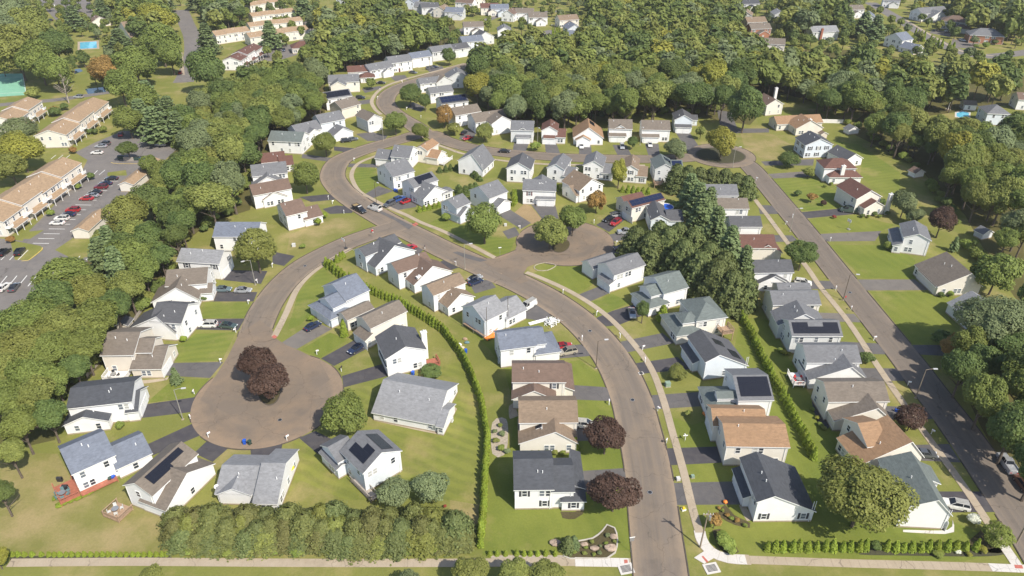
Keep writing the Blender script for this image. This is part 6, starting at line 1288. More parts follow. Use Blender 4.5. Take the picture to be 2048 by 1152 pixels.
if FARV:
    fo = obj('far_woodland', quad_mesh('far_woodland', np.concatenate(FARV), np.concatenate(FART), FM, np.concatenate(FARM)))
    tag(fo, 'distant mass of treetops at the back of the woods', 'woodland', kind='stuff'); TV.build('trunks', 'bark', fo)['kind'] = 'stuff'
# understorey along the wood edges
ue = 0
for px in ([(520, 275), (505, 320), (480, 390), (440, 440), (350, 500), (325, 560), (280, 640), (200, 725), (150, 770), (120, 870)], [(1020, 236), (1120, 236), (1250, 235), (1340, 230), (1430, 225)], [(1700, 250), (1800, 320), (1850, 360), (1900, 430), (1940, 500), (1990, 560)], [(1890, 690), (1930, 760), (1985, 850), (2040, 930)]):
    for p in resample(catmull(gpl(px), 1), 4.6):
        p = p + Vector((random.uniform(-1.5, 1.5), random.uniform(-1.5, 1.5), 0)); r = random.uniform(1.4, 2.8)
        if any((p.x - h[0].x) ** 2 + (p.y - h[0].y) ** 2 < 50 for h in HOUSES): continue
        tree_at(p, r, r * .9, r * .75, 'bush', random.choice(('leaf_green', 'leaf_shrub', 'leaf_dark', 'leaf_olive')), 'low bush in the undergrowth at the wood edge', 'bush', 'undergrowth at the wood edges', 'bush')
# ================================================================ vehicles and street furniture
def near_house(p, words=9):
    h = min(HOUSES, key=lambda q: (q[0] - p).length); return ' '.join(h[1].replace(',', '').split()[:words])
def loft(secs, mi=0, m=None):
    m = m or MB(); n_ = len(secs[0]); b = len(m.v)
    for s in secs: m.v += [tuple(p) for p in s]
    for i in range(len(secs) - 1):
        for k in range(n_): j = (k + 1) % n_; m.f.append((b + i * n_ + k, b + i * n_ + j, b + (i + 1) * n_ + j, b + (i + 1) * n_ + k)); m.m.append(mi)
    m.f.append(tuple(b + k for k in range(n_))[::-1]); m.m.append(mi); m.f.append(tuple(b + (len(secs) - 1) * n_ + k for k in range(n_))); m.m.append(mi)
    return m
SPEC = {  # length, width, body profile (x, z), cabin profile (x, z)
 'sedan': (4.7, 1.8, [(-2.35, .55), (-2.3, .85), (-1.5, .98), (1.0, .98), (2.1, .82), (2.35, .55)], [(-1.75, .98), (-1.05, 1.42), (.25, 1.45), (1.05, .98)]),
 'suv': (4.7, 1.9, [(-2.35, .6), (-2.32, 1.05), (-1.5, 1.1), (1.1, 1.08), (2.15, .98), (2.35, .6)], [(-2.22, 1.05), (-1.95, 1.68), (.3, 1.72), (1.15, 1.08)]),
 'van': (5.4, 2.0, [(-2.7, .6), (-2.68, 1.3), (-1.5, 1.35), (1.5, 1.3), (2.5, 1.05), (2.7, .6)], [(-2.66, 1.3), (-2.55, 2.1), (1.0, 2.15), (1.75, 1.28)]),
 'pickup': (5.6, 2.0, [(-2.8, .65), (-2.78, 1.15), (-.6, 1.15), (1.2, 1.15), (2.6, 1.1), (2.8, .65)], [(-.75, 1.15), (-.55, 1.85), (.6, 1.87), (1.35, 1.15)])}
def car_meshes(kind):
    L, W, bp, cp = SPEC[kind]; hw = W / 2
    def sec(x, z0, z1, w, tw): return [(x, -w, z0), (x, w, z0), (x, w * 1.0, z0 + (z1 - z0) * .6), (x, w * tw, z1), (x, -w * tw, z1), (x, -w, z0 + (z1 - z0) * .6)]
    body = loft([sec(x, .28 if abs(x) < L * .42 else .38, z, hw * (.9 if i in (0, len(bp) - 1) else 1), .92) for i, (x, z) in enumerate(bp)])
    (x0, za), (x1, z1), (x2, z2), (x3, zb) = cp; wb, wt = hw * .9, hw * .72
    g_ = MB()                                            # glasshouse: dark glass with a painted roof on top
    lo = [(x0, -wb, za), (x0, wb, za), (x3, wb, zb), (x3, -wb, zb)]; hi = [(x1, -wt, z1), (x1, wt, z1), (x2, wt, z2), (x2, -wt, z2)]
    for i in range(4): j = (i + 1) % 4; g_.face([lo[i], lo[j], hi[j], hi[i]])
    rf = MB(); rf.face([(p[0], p[1] * 1.02, p[2] + .03) for p in hi][::-1]); e = .03
    rf.face([(p[0], p[1] * 1.02, p[2] + .03) for p in hi]); 
    for i in range(4):
        j = (i + 1) % 4; a, b = hi[i], hi[j]; rf.face([(a[0], a[1] * 1.02, a[2] - .03), (b[0], b[1] * 1.02, b[2] - .03), (b[0], b[1] * 1.02, b[2] + .03), (a[0], a[1] * 1.02, a[2] + .03)])
    for a, b in ((lo[0], hi[0]), (lo[1], hi[1]), (lo[2], hi[2]), (lo[3], hi[3])): rf.tube([a, b], .05, 4)
    mid = .15
    for s in (-1, 1): rf.tube([((x1 + x2) / 2 - .1, s * wb * 1.0, (za + zb) / 2), ((x1 + x2) / 2 - .1, s * wt, (z1 + z2) / 2)], .05, 4)
    if kind == 'pickup':
        for s in (-1, 1): body.box(-2.75, -.8, s * hw * .92 - .06, s * hw * .92 + .06, 1.1, 1.42)
        body.box(-2.78, -2.68, -hw * .9, hw * .9, 1.1, 1.42)
    if kind == 'van':
        pm = MB(); pm.box(-2.62, .55, -wb * .96, wb * .96, 1.3, 2.0)
        rf.box(-2.6, .5, -wb - .01, -wb + .03, 1.3, 1.95) if False else None
        for s in (-1, 1): rf.face([(-2.5, s * (wb + .01), 1.3), (.3, s * (wb + .01), 1.3), (.3, s * (wt + .05), 2.05), (-2.45, s * (wt + .05), 2.05)])
    wh = MB(); wh.tube([(0, -.11, 0), (0, .11, 0)], .33, 14); rm = MB(); rm.tube([(0, -.125, 0), (0, .125, 0)], .19, 10)
    hl = MB(); hl.box(-.03, .08, -.22, .22, -.07, .07)
    return body, g_, rf, wh, rm, hl, L, hw
CM = {}
def car(px, py, dx, dy, kind, paint, label, z=0.0, cat='car', name='parked_car'):
    if (kind, paint) not in CM:
        b, g_, r_, wh, rm, hl, L, hw = car_meshes(kind); p = 'paint_' + paint
        CM[(kind, paint)] = (b.mesh('body', p), g_.mesh('windows', 'car_glass'), r_.mesh('roof', p), wh.mesh('wheel', 'rubber', False), rm.mesh('rim', 'rim'), hl.mesh('headlight', 'headlight'), hl.mesh('taillight', 'taillight'), L, hw)
    B, G, R_, WH, RM, HL, TL, L, hw = CM[(kind, paint)]
    p = gp(px, py); q = gp(px + dx, py + dy); e = empty(name, (p.x, p.y, .06 + z), math.atan2(q.y - p.y, q.x - p.x)); tag(e, label, cat)
    obj('body', B, e); obj('windows', G, e); obj('roof', R_, e)
    for sx in (-.31, .30):
        for sy in (-1, 1): w = obj('wheel', WH, e, Matrix.Translation((L * sx, sy * (hw - .1), .33))); obj('rim', RM, w)
    for s in (-1, 1): obj('headlight', HL, e, Matrix.Translation((L / 2 - .1, s * hw * .62, .68))); obj('taillight', TL, e, Matrix.Translation((-L / 2 - .0, s * hw * .66, .8)))
    return e
CARS = [(195, 308, -1, 0, 'sedan', 'white', 'white car alone at the near edge of the far bays'), (203, 295, -1, 0, 'sedan', 'silver', 'silver car behind the lone white car'), (210, 290, -1, 0, 'suv', 'grey', 'dark grey car farthest in the far bays'),
 (323, 292, -1, 0, 'suv', 'silver', 'silver car at the right end of the car park'), (242, 271, .3, -1, 'sedan', 'red', 'red car by the lawn end of the tan terrace'), (297, 281, -1, .1, 'van', 'white', 'white minivan at the top of the car park'), (35, 338, .5, -1, 'suv', 'silver', 'silver car under the yellow green tree'),
 (224, 360, -1, 0, 'sedan', 'black', 'black car, first in the long row from the dumpsters'), (212, 370, -1, 0, 'sedan', 'navy', 'navy car, second in the long row'), (203, 377, -1, 0, 'suv', 'maroon', 'maroon car, third in the long row'), (191, 388, -1, 0, 'sedan', 'black', 'black car, fourth in the long row'),
 (185, 394, -1, 0, 'sedan', 'silver', 'silver car beside a red car in the long row'), (174, 400, -1, 0, 'sedan', 'red', 'red car left of the silver one in the long row'), (147, 423, -1, 0, 'suv', 'red', 'bright red car in the middle of the long row'), (138, 432, -1, 0, 'sedan', 'navy', 'dark blue car below the bright red one'),
 (125, 440, -1, 0, 'suv', 'white', 'white car, upper of the last two in the long row'), (116, 449, -1, 0, 'sedan', 'white', 'white car, last of the long row'), (10, 508, 1, -.8, 'suv', 'black', 'black car cut by the left picture edge'), (41, 507, .8, -1, 'suv', 'black', 'black car by the yellow kerbed grass island'),
 (9, 578, 1, -.8, 'sedan', 'white', 'white car at the left edge in the lower bays'), (30, 578, .8, -1, 'sedan', 'grey', 'dark car beside the white one in the lower bays'),
 (104, 16, -1, .2, 'van', 'white', 'white van at the far top left car park'), (126, 24, -1, 0, 'suv', 'grey', 'grey car beside the far white van'), (100, 42, -1, 0, 'sedan', 'black', 'black car below the far white van'), (180, 18, 1, 0, 'sedan', 'navy', 'dark car behind the far left pine'), (158, 196, -1, -.05, 'suv', 'silver', 'silver blue car on the lane behind the terraces'), (361, 147, .3, -1, 'sedan', 'red', 'red car on the lane beside the long wood'),
 (649, 33, -1, 0, 'suv', 'white', 'white car, upper of a pair in the far car park'), (649, 39, -1, 0, 'sedan', 'white', 'white car, lower of a pair in the far car park'), (634, 51, -1, .6, 'suv', 'black', 'black car driving in the far car park'), (651, 76, -1, 0, 'suv', 'white', 'white car by the brown clubhouse'), (639, 81, -1, .1, 'sedan', 'black', 'black car beside the white one at the clubhouse'), (524, 102, -1, .1, 'sedan', 'blue', 'blue car behind the redbrown terrace'), (568, 102, -.2, 1, 'sedan', 'navy', 'dark blue car left of the brown clubhouse'),
 (447, 582, 1, 0, 'sedan', 'teal', 'grey green car on the driveway, left court'), (487, 584, 1, 0, 'sedan', 'silver', 'silver car in front of the grey green one'), (417, 653, -1, 0, 'suv', 'white', 'white car on a left court driveway'), (457, 655, 1, .1, 'sedan', 'green', 'dark green car in front of the white car'),
 (626, 656, 1, -.55, 'sedan', 'navy', 'navy car on the pale driveway of the blue house'), (713, 701, -1, .62, 'sedan', 'navy', 'navy car on the black driveway by the turning circle'), (820, 500, 1, -.45, 'suv', 'red', 'red car behind the dark grey roofed house'), (950, 560, .9, -.35, 'sedan', 'silver', 'silver car beside the pale taupe roofed house'), (951, 567, .9, -.35, 'sedan', 'navy', 'dark car half hidden beside the silver car'),
 (779, 411, -1, .5, 'suv', 'grey', 'dark grey car parked behind the works van'), (799, 401, 1, -.4, 'suv', 'blue', 'blue car by the black solar house'), (813, 405, 1, -.4, 'sedan', 'red', 'red car at the black solar house'), (1056, 616, -1, .6, 'van', 'white', 'white van on the unfinished house driveway'), (1126, 696, 1, -.1, 'sedan', 'red', 'red car behind the beige car'), (1135, 707, -1, .2, 'suv', 'beige', 'beige car on the blue grey roofed driveway'),
 (1170, 853, 1, .1, 'suv', 'white', 'white car beside the upper purple maple'), (1264, 630, .2, 1, 'sedan', 'silver', 'pale grey car beside the young street tree'), (1605, 569, 1, .15, 'suv', 'white', 'white car on the roadside row driveway'), (1696, 424, -1, -.1, 'van', 'green', 'dark minivan at the cream redbrown house'), (1909, 1014, -1, -.2, 'suv', 'white', 'white car at the big corner house'),
 (1848, 912, 1, .1, 'sedan', 'grey', 'dark car on the drive below the purple round tree'), (1234, 433, 1, -.15, 'suv', 'silver', 'silver car at the blue solar house garage'), (1217, 441, -1, .5, 'sedan', 'black', 'black car beside the red one on the middle court'), (1231, 448, -1, .7, 'suv', 'red', 'red car on the middle court driveway'), (1242, 499, -1, .1, 'sedan', 'brown', 'dark car under the evergreens of the middle court'),
 (1163, 295, 0, 1, 'sedan', 'white', 'white car at the broad orange roofed house'), (1244, 296, .2, 1, 'suv', 'silver', 'silver car at the stacked gable house'), (1300, 292, .1, 1, 'sedan', 'white', 'white car at the two garage house'), (1009, 305, 1, .05, 'sedan', 'black', 'black car on the upper street before the middle row'), (935, 279, -1, .3, 'sedan', 'red', 'red car beside the yellow green round tree'), (928, 268, .8, -.6, 'sedan', 'black', 'dark car beside the taupe roofed house'),
 (693, 284, 1, -.1, 'suv', 'black', 'black car at the pale blue garage wing, left one'), (705, 281, 1, -.1, 'sedan', 'grey', 'dark grey car at the pale blue garage wing, right one'), (721, 198, 1, 0, 'suv', 'black', 'black car under the small purple tree'), (762, 168, .8, 0, 'sedan', 'black', 'black car on the upper street by the redbrown roof'), (826, 147, .8, .1, 'sedan', 'grey', 'grey car below the red door house'), (860, 138, 1, -.1, 'suv', 'grey', 'grey car at the slate roofed garage'), (869, 136, 1, -.1, 'sedan', 'navy', 'dark blue car next to the slate roofed garage'),
 (1838, 40, -1, -.05, 'suv', 'white', 'white car before the large grey gabled house'), (1896, 64, -1, 0, 'suv', 'white', 'white car at the brown hipped roof house'), (1924, 82, 1, .3, 'sedan', 'white', 'white car at the red brick house')]
for c in CARS: car(*c)
car(1251, 467, -1, .05, 'pickup', 'silver', 'silver pickup truck under the middle court evergreens', cat='truck', name='pickup_truck')
car(2012, 932, -1, -1.5, 'pickup', 'silver', 'silver pickup truck parked in the shade of the far street', cat='truck', name='pickup_truck')
car(2044, 972, -1, -1.4, 'suv', 'brown', 'brown car behind the silver pickup')
# works trucks at the junction
e = car(720, 423, 1, .55, 'pickup', 'black', 'black works truck with a sand filled bed at the junction', cat='truck', name='works_truck')
m = MB(); m.box(-3.2, -.9, -1.05, 1.05, 1.15, 1.3); m.box(-3.2, -.9, -1.1, -1.0, 1.3, 1.8); m.box(-3.2, -.9, 1.0, 1.1, 1.3, 1.8); m.box(-3.25, -3.15, -1.1, 1.1, 1.3, 1.8); m.box(-1.0, -.9, -1.1, 1.1, 1.3, 2.0); m.build('bed', 'metal_dark', e)
m = MB(); m.face([(-3.1, -.95, 1.7), (-1.0, -.95, 1.7), (-1.6, 0, 2.0), (-2.6, 0, 2.0)]); m.face([(-3.1, .95, 1.7), (-2.6, 0, 2.0), (-1.6, 0, 2.0), (-1.0, .95, 1.7)]); m.face([(-3.1, -.95, 1.7), (-2.6, 0, 2.0), (-3.1, .95, 1.7)]); m.face([(-1, -.95, 1.7), (-1, .95, 1.7), (-1.6, 0, 2.0)]); m.build('sand_load', 'dirt', e)
m = MB(); m.box(.0, .3, -.7, .7, 1.88, 2.0); m.build('light_bar', 'plastic_white', e)
e = car(750, 420, -1, -.35, 'van', 'white', 'white works van with roof rack facing the black truck', cat='van', name='works_van')
m = MB()
for y in (-.6, 0, .6): m.tube([(-2.4, y, 2.35), (1.0, y, 2.35)], .05, 5)
for x in (-2.2, -.7, .8): m.tube([(x, -.8, 2.3), (x, .8, 2.3)], .05, 5); m.box(x - .05, x + .05, -.7, -.6, 2.1, 2.32); m.box(x - .05, x + .05, .6, .7, 2.1, 2.32)
m.build('roof_rack', 'metal_dark', e); m = MB(); m.box(-2.3, .6, -.4, .4, 2.36, 2.55); m.build('rack_load', 'metal_dark', e)

# ---- lamps, poles ----
def lamp(px, py, dx, dy, label, h=8.0, mat='pole_grey', arm=1.6):
    p = gp(px, py); q = gp(px + dx, py + dy); e = empty('street_lamp', (p.x, p.y, 0), math.atan2(q.y - p.y, q.x - p.x)); tag(e, label, 'street lamp')
    MB().tube([(0, 0, 0), (0, 0, h * .5), (0, 0, h)], [.11, .09, .07], 8).build('pole', mat, e)
    MB().tube([(0, 0, h - .1), (arm * .5, 0, h + .15), (arm, 0, h + .2)], .05, 6).build('arm', mat, e)
    m = MB(); m.box(arm - .1, arm + .85, -.17, .17, h + .12, h + .28); m.box(arm + .0, arm + .7, -.13, .13, h + .06, h + .12); m.build('lamp_head', 'lamp_head', e)
    MB().box(-.25, .25, -.25, .25, 0, .12).build('base', 'concrete', e)
for a in [(1831, 796, 1, 0, 'tall wooden street lamp shadowing the far street pavement', 8.0, 'pole_wood'), (1686, 600, 1, .05, 'dark street lamp by the far street, upper right lawns opposite', 8.0, 'pole_bronze'), (1192, 737, 1, -.1, 'dark street lamp over the curving street by the beige car', 8.0, 'pole_bronze'), (366, 839, 1, -.1, 'pale street lamp on the left court lawn', 8.2, 'pole_grey'),
          (511, 570, -.8, .2, 'pale street lamp on the left street verge', 8.0, 'pole_grey'), (930, 538, 1, -.1, 'pale street lamp beside the taupe roofed corner', 8.0, 'pole_grey'), (1580, 463, 1, 0, 'pale street lamp before the minivan driveway', 8.0, 'pole_grey'), (1465, 335, 1, -.1, 'street lamp at the mulched upper island', 8.0, 'pole_grey'), (753, 406, .6, .3, 'street lamp behind the works van', 8.0, 'pole_bronze'),
          (1075, 291, .5, .6, 'street lamp before the grey sided house', 8, 'pole_grey'), (1280, 290, .5, .6, 'street lamp between the taupe roofed houses', 8, 'pole_grey'), (767, 282, .3, -.6, 'street lamp at the lower bend of the upper street', 8, 'pole_grey'), (899, 262, -.6, .3, 'street lamp beside the orange tinged tree', 8, 'pole_grey'), (1109, 76, -1, 0, 'far street lamp above the big wood', 8, 'pole_grey'), (860, 142, .2, .6, 'street lamp on the upper street pavement', 8, 'pole_grey')]: lamp(*a)
def upole(px, py, label, h=9.6, lean=(0, 0)):
    p = gp(px, py); e = empty('utility_pole', p); tag(e, label, 'utility pole')
    MB().tube([(0, 0, 0), (lean[0] * .5, lean[1] * .5, h / 2), (lean[0], lean[1], h)], [.17, .14, .11], 8).build('pole', 'pole_wood', e)
    m = MB(); m.tube([(.35 + lean[0], 0, h - 1.9), (.35 + lean[0], 0, h - 1.0)], .24, 10); m.build('transformer', 'metal_grey', e)
    m = MB(); m.box(-.9 + lean[0], .9 + lean[0], -.06, .06, h - .7, h - .55); m.build('crossarm', 'pole_wood', e)
    for x in (-.8, -.3, .3, .8): MB().tube([(x + lean[0], 0, h - .55), (x + lean[0], 0, h - .3)], .05, 6).build('insulator', 'plastic_white', e)
upole(1400, 1095, 'leaning wooden utility pole with transformer at the street mouth', 9.0, (.3, .25)); upole(2033, 1086, 'wooden pole cut by the right picture edge', 9.0)
# ---- mailboxes, hoops, bins ----
mb1 = MB(); mb1.box(-.06, .06, -.06, .06, 0, 1.25); mb1.box(-.06, .06, -.5, .12, .95, 1.05); MBP = mb1.mesh('post', 'plastic_white')
mb2 = MB(); mb2.tube([(0, -.55, 1.2), (0, .1, 1.2)], .14, 8); mb2.box(-.13, .13, -.55, .1, 1.06, 1.2); MBB = {'w': mb2.mesh('box', 'plastic_white'), 'k': mb2.mesh('box', 'metal_dark')}; MBF = MB().box(.14, .17, -.2, -.1, 1.1, 1.4).mesh('flag', 'plastic_red')
seen = set()
for (x, y) in [(497, 608), (472, 665), (441, 726), (389, 788), (381, 838), (417, 875), (574, 881), (634, 709), (683, 743), (1218, 810), (1315, 822), (1240, 676), (1126, 588), (1193, 631), (1164, 681), (1333, 886), (1702, 620), (1660, 483), (1571, 449), (1815, 771), (1747, 681), (1671, 581), (708, 322), (665, 408), (688, 427), (657, 399), (1188, 447), (1232, 489), (912, 531), (850, 498), (746, 466), (813, 220), (760, 182), (755, 198), (842, 236), (1370, 880), (1290, 725), (1285, 700), (1862, 868), (1585, 436), (545, 535), (515, 566), (805, 166), (1512, 361), (1040, 458)]:
    p = gp(x, y); e = empty('mailbox', p, random.uniform(0, 6.28)); lb = 'mailbox on a white post near the ' + near_house(p, 8)
    dark = (x, y) in ((683, 743), (850, 498)); obj('post', MBP, e); obj('box', MBB['k' if dark else 'w'], e); obj('flag', MBF, e)
    if lb in seen: lb = 'second ' + lb
    if lb in seen: lb = lb.replace('second', 'third')
    seen.add(lb); tag(e, lb, 'mailbox')
def hoop(px, py, label, rz, mat='metal_dark'):
    e = empty('basketball_hoop', gp(px, py), rz); tag(e, label, 'basketball hoop')
    m = MB(); m.box(-.5, .5, -.4, .4, 0, .25); m.build('base', mat, e); MB().tube([(0, 0, .2), (0, .1, 2.4), (0, .6, 3.1)], .06, 6).build('pole', mat, e)
    m = MB(); m.box(-.75, .75, .62, .66, 2.8, 3.8); m.build('backboard', 'plastic_white', e); K = [(.25 * math.cos(t * .785), .95 + .25 * math.sin(t * .785), 3.05) for t in range(9)]; MB().tube(K, .02, 4).build('rim', 'orange', e)
hoop(692, 497, 'dark basketball hoop on the verge above the hedge end', 2.4); hoop(1697, 459, 'pale basketball hoop by the far street driveway', 2.0, 'pole_grey')
bm = MB(); S4 = lambda k, z: [(-.29 * k, -.34 * k, z), (.29 * k, -.34 * k, z), (.29 * k, .34 * k, z), (-.29 * k, .34 * k, z)]
loft([S4(.82, .08), S4(1, 1.0)], 0, bm); BIN = {k: bm.mesh('body', 'bin_' + k) for k in ('blue', 'green')}
lm = MB(); lm.box(-.32, .32, -.37, .4, 1.0, 1.1); lm.tube([(-.3, .38, 1.02), (.3, .38, 1.02)], .04, 6); LID = {k: lm.mesh('lid', 'bin_' + k) for k in ('blue', 'green')}
wm = MB(); wm.tube([(-.3, .3, .12), (-.22, .3, .12)], .12, 8); wm.tube([(.22, .3, .12), (.3, .3, .12)], .12, 8); WHL = wm.mesh('wheels', 'rubber')
for x, y, k, lb in [(490, 888, 'blue', 'blue wheelie bin on the verge below the turning circle'), (500, 889, 'green', 'green wheelie bin beside the blue one on the verge'), (228, 960, 'blue', 'blue wheelie bin at the long red deck steps'), (222, 963, 'green', 'green wheelie bin at the long red deck steps'), (826, 750, 'blue', 'blue wheelie bin by the small red deck house'), (932, 706, 'blue', 'blue wheelie bin beside the curved hedge'), (1788, 822, 'blue', 'blue wheelie bin lying by the round purple tree'), (790, 383, 'blue', 'blue bin at the white house corner inside the bend'), (794, 384, 'blue', 'right hand blue bin at the white house corner inside the bend'), (1138, 903, 'blue', 'blue bin in the corner behind the bright green shrub')]:
    e = empty('wheelie_bin', gp(x, y), random.uniform(-.6, .6)); obj('body', BIN[k], e); obj('lid', LID[k], e); obj('wheels', WHL, e); tag(e, lb, 'bin')
    if 'lying' in lb: e.rotation_euler = (math.radians(80), 0, .9); e.location.z = .36
# ---- utility boxes, signs ----
def ubox(px, py, label, s=1.0, mat='box_green'):
    e = empty('utility_cabinet', gp(px, py), .15); MB().box(-.6 * s, .6 * s, -.55 * s, .55 * s, 0, .12).build('base', 'concrete', e); m = MB(); m.box(-.5 * s, .5 * s, -.45 * s, .45 * s, .12, .95 * s); m.build('body', mat, e); MB().box(-.53 * s, .53 * s, -.5 * s, .48 * s, .95 * s, 1.02 * s).build('lid', mat, e); tag(e, label, 'cabinet')
ubox(1335, 772, 'green utility cabinet on the saltbox lawn', 1.1); ubox(588, 493, 'pale utility cabinet on the left street lawn', 1.0, 'ac_grey'); ubox(1011, 452, 'grey utility cabinet by the inner green driveway', .8, 'ac_grey'); ubox(1356, 960, 'pale flat cabinet lid beside the pavement', .7, 'ac_grey'); ubox(1385, 955, 'small green cabinet by the corner driveway', .6)
def sign(px, py, label, h=2.6, mat='box_green', w=.9, rz=0.3, plate_h=.22):
    e = empty('street_sign', gp(px, py), rz); MB().tube([(0, 0, 0), (0, 0, h)], .035, 6).build('post', 'metal_grey', e); MB().box(-w / 2, w / 2, -.02, .02, h - .05, h + plate_h).build('plate', mat, e); tag(e, label, 'sign')
    return e
e = sign(1261, 1104, 'stop sign seen from behind at the street mouth', 2.9, 'metal_grey', .75, .2, .7); MB().box(-.5, .5, -.015, .015, 3.7, 3.9).build('name_plate', 'plastic_white', e)
e = sign(1000, 512, 'white street name sign on the inner corner', 2.8, 'plastic_white', .9, .2); sign(746, 475, 'red and white sign at the left street junction', 2.2, 'plastic_red', .6, .3, .6); sign(1369, 883, 'white post sign beside the driveway pavement', 1.6, 'plastic_white', 1.0, .1)
sign(1689, 603, 'small pink sign at the foot of the dark lamp', 1.3, 'plastic_red', .5, .5, .5)
# hydrant style yellow marker and toys
e = empty('play_set', gp(1367, 1020), .3); m = MB(); m.box(-.4, .4, -.3, .3, 0, .35); m.build('base', 'plastic_white', e); loft([[(-.35, -.25, .35), (.35, -.25, .35), (.35, .25, .35), (-.35, .25, .35)], [(-.2, -.2, .7), (.2, -.2, .7), (.2, .2, .7), (-.2, .2, .7)]]).build('roof', 'yellow', e); tag(e, 'yellow topped plastic box on the verge by the pavement', 'box')
def pumpkin(px, py, s, label, group=None):
    m = MB(); K = 10; rings = []
    for j in range(7):
        t = -math.pi / 2 + math.pi * j / 6; rings.append([(s * math.cos(t) * (1 + .08 * (k % 2)) * math.cos(6.283 * k / K), s * math.cos(t) * (1 + .08 * (k % 2)) * math.sin(6.283 * k / K), s * .8 * (1 + math.sin(t))) for k in range(K)])
    loft(rings, 0, m); e = empty('pumpkin', gp(px, py)); m.build('body', 'orange', e); MB().tube([(0, 0, s * 1.55), (.03, 0, s * 1.85)], .05, 5).build('stem', 'pole_wood', e); tag(e, label, 'pumpkin', group)
pumpkin(1450, 1006, .42, 'big orange pumpkin beside the corner saltbox driveway')
for i, (x, y) in enumerate([(1408, 829), (1412, 832), (1416, 835), (1420, 837), (1424, 838), (1428, 838)]): pumpkin(x, y, .42, 'orange pumpkin in the row at the round corner porch', 'pumpkins at the round porch')
# boulders in the edged bed
for i, (x, y, s) in enumerate([(1110, 1088, 1.0), (1221, 1098, 1.1), (1227, 1075, .8), (1189, 1098, .8), (1168, 1090, .7)]):
    r = random.Random(i); m = MB(); K = 9; R_ = []
    for j in range(6):
        t = -math.pi / 2 + math.pi * j / 5; R_.append([(s * math.cos(t) * r.uniform(.85, 1.15) * math.cos(6.283 * k / K), s * .75 * math.cos(t) * r.uniform(.85, 1.15) * math.sin(6.283 * k / K), s * .35 * (1 + math.sin(t)) * r.uniform(.9, 1.1)) for k in range(K)])
    loft(R_, 0, m); o = m.build('boulder', 'boulder'); o.location = gp(x, y); tag(o, ['lone brown boulder left of the edged bed', 'flat tan boulder at the right of the edged bed', 'upper boulder in the edged bed', 'brown boulder in the middle of the edged bed', 'small boulder in the left of the edged bed'][i], 'boulder')
# ---- patio furniture, satellite dishes, dumpsters, works on the unfinished house ----
def chair_set(px, py, z, label, mat, n=5):
    e = empty('patio_set', gp(px, py, z) , .5); e.location.z = z; tag(e, label, 'patio set')
    MB().tube([(0, 0, 0), (0, 0, .68)], .06, 6).build('table_leg', 'metal_dark', e); MB().tube([(0, 0, .68), (0, 0, .73)], .65, 14).build('table_top', 'metal_grey', e)
    cm = MB(); cm.box(-.28, .28, -.28, .28, .4, .47); cm.box(-.28, .28, .22, .3, .47, .95); [cm.box(x - .03, x + .03, y - .03, y + .03, 0, .4) for x in (-.25, .25) for y in (-.25, .25)]; CMh = cm.mesh('chair', mat)
    for k in range(n): a = 6.283 * k / n; obj('chair', CMh, e, Matrix.Rotation(a, 4, 'Z') @ Matrix.Translation((0, 1.05, 0)))
chair_set(126, 990, .8, 'teal cushioned patio set on the long red deck', 'fabric_teal', 6); chair_set(232, 1022, .5, 'grey patio set on the octagonal wooden deck', 'ac_grey', 4); chair_set(1597, 762, .9, 'red patio set on the railed white deck', 'plastic_red', 5); chair_set(228, 752, .9, 'dark patio set on the left court white deck', 'metal_dark', 3)
def grill(px, py, z, label):
    e = empty('barbecue', gp(px, py, z)); e.location.z = z; tag(e, label, 'barbecue'); MB().box(-.5, .5, -.25, .25, 0, .8).build('cart', 'metal_dark', e); m = MB(); m.tube([(-.5, 0, .85), (.5, 0, .85)], .27, 10); m.build('hood', 'metal_dark', e)
grill(132, 978, .8, 'black barbecue on the long red deck'); grill(121, 962, 0, 'grey covered barbecue behind the long red deck')
def dish(px, py, z, label):
    e = empty('satellite_dish', gp(px, py, z)); e.location = gp(px, py, z); MB().tube([(0, 0, -.5), (0, 0, .3)], .05, 6).build('mast', 'metal_grey', e)
    m = MB(); K = 12; R_ = [[(r * math.cos(6.283 * k / K), r * math.sin(6.283 * k / K), .9 * r * r) for k in range(K)] for r in (.05, .25, .45)]; loft(R_, 0, m); d = m.build('reflector', 'metal_grey', e); d.location = (0, -.1, .35); d.rotation_euler = (math.radians(55), 0, math.radians(30)); MB().tube([(0, -.1, .35), (.25, -.55, .6)], .025, 5).build('feed_arm', 'metal_dark', e); tag(e, label, 'satellite dish')
for x, y, z, lb in [(380, 940, 4.3, 'topmost satellite dish on the brown solar roof'), (373, 948, 4.2, 'middle satellite dish on the brown solar roof'), (368, 956, 4.0, 'lowest satellite dish on the brown solar roof'), (444, 958, 3.0, 'upper satellite dish on the pale grey roof edge'), (434, 975, 3.0, 'lower satellite dish on the pale grey roof edge'), (164, 833, 3.2, 'white satellite dish on the slate low wing')]: dish(x, y, z, lb)
def dumpster(px, py, rz, mat, label):
    e = empty('dumpster', gp(px, py), rz); m = MB(); S_ = lambda k, z: [(-1.0, -.7 * k, z), (1.0, -.7 * k, z), (1.0, .7, z), (-1.0, .7, z)]; loft([S_(.8, .15), S_(1.0, 1.4)], 0, m); m.build('body', mat, e); MB().box(-1.02, 1.02, -.72, .72, 1.4, 1.48).build('lid', 'metal_dark', e); tag(e, label, 'dumpster')
dumpster(242, 318, .3, 'bin_green', 'green dumpster at the left of the kerbed enclosure'); dumpster(274, 320, .1, 'bin_green', 'green dumpster in the middle of the kerbed enclosure'); dumpster(287, 320, 0, 'bin_blue', 'dark blue dumpster at the right of the kerbed enclosure')
fn = empty('dumpster_fence', gp(258, 322)); tag(fn, 'grey board screen between the dumpsters', 'fence')
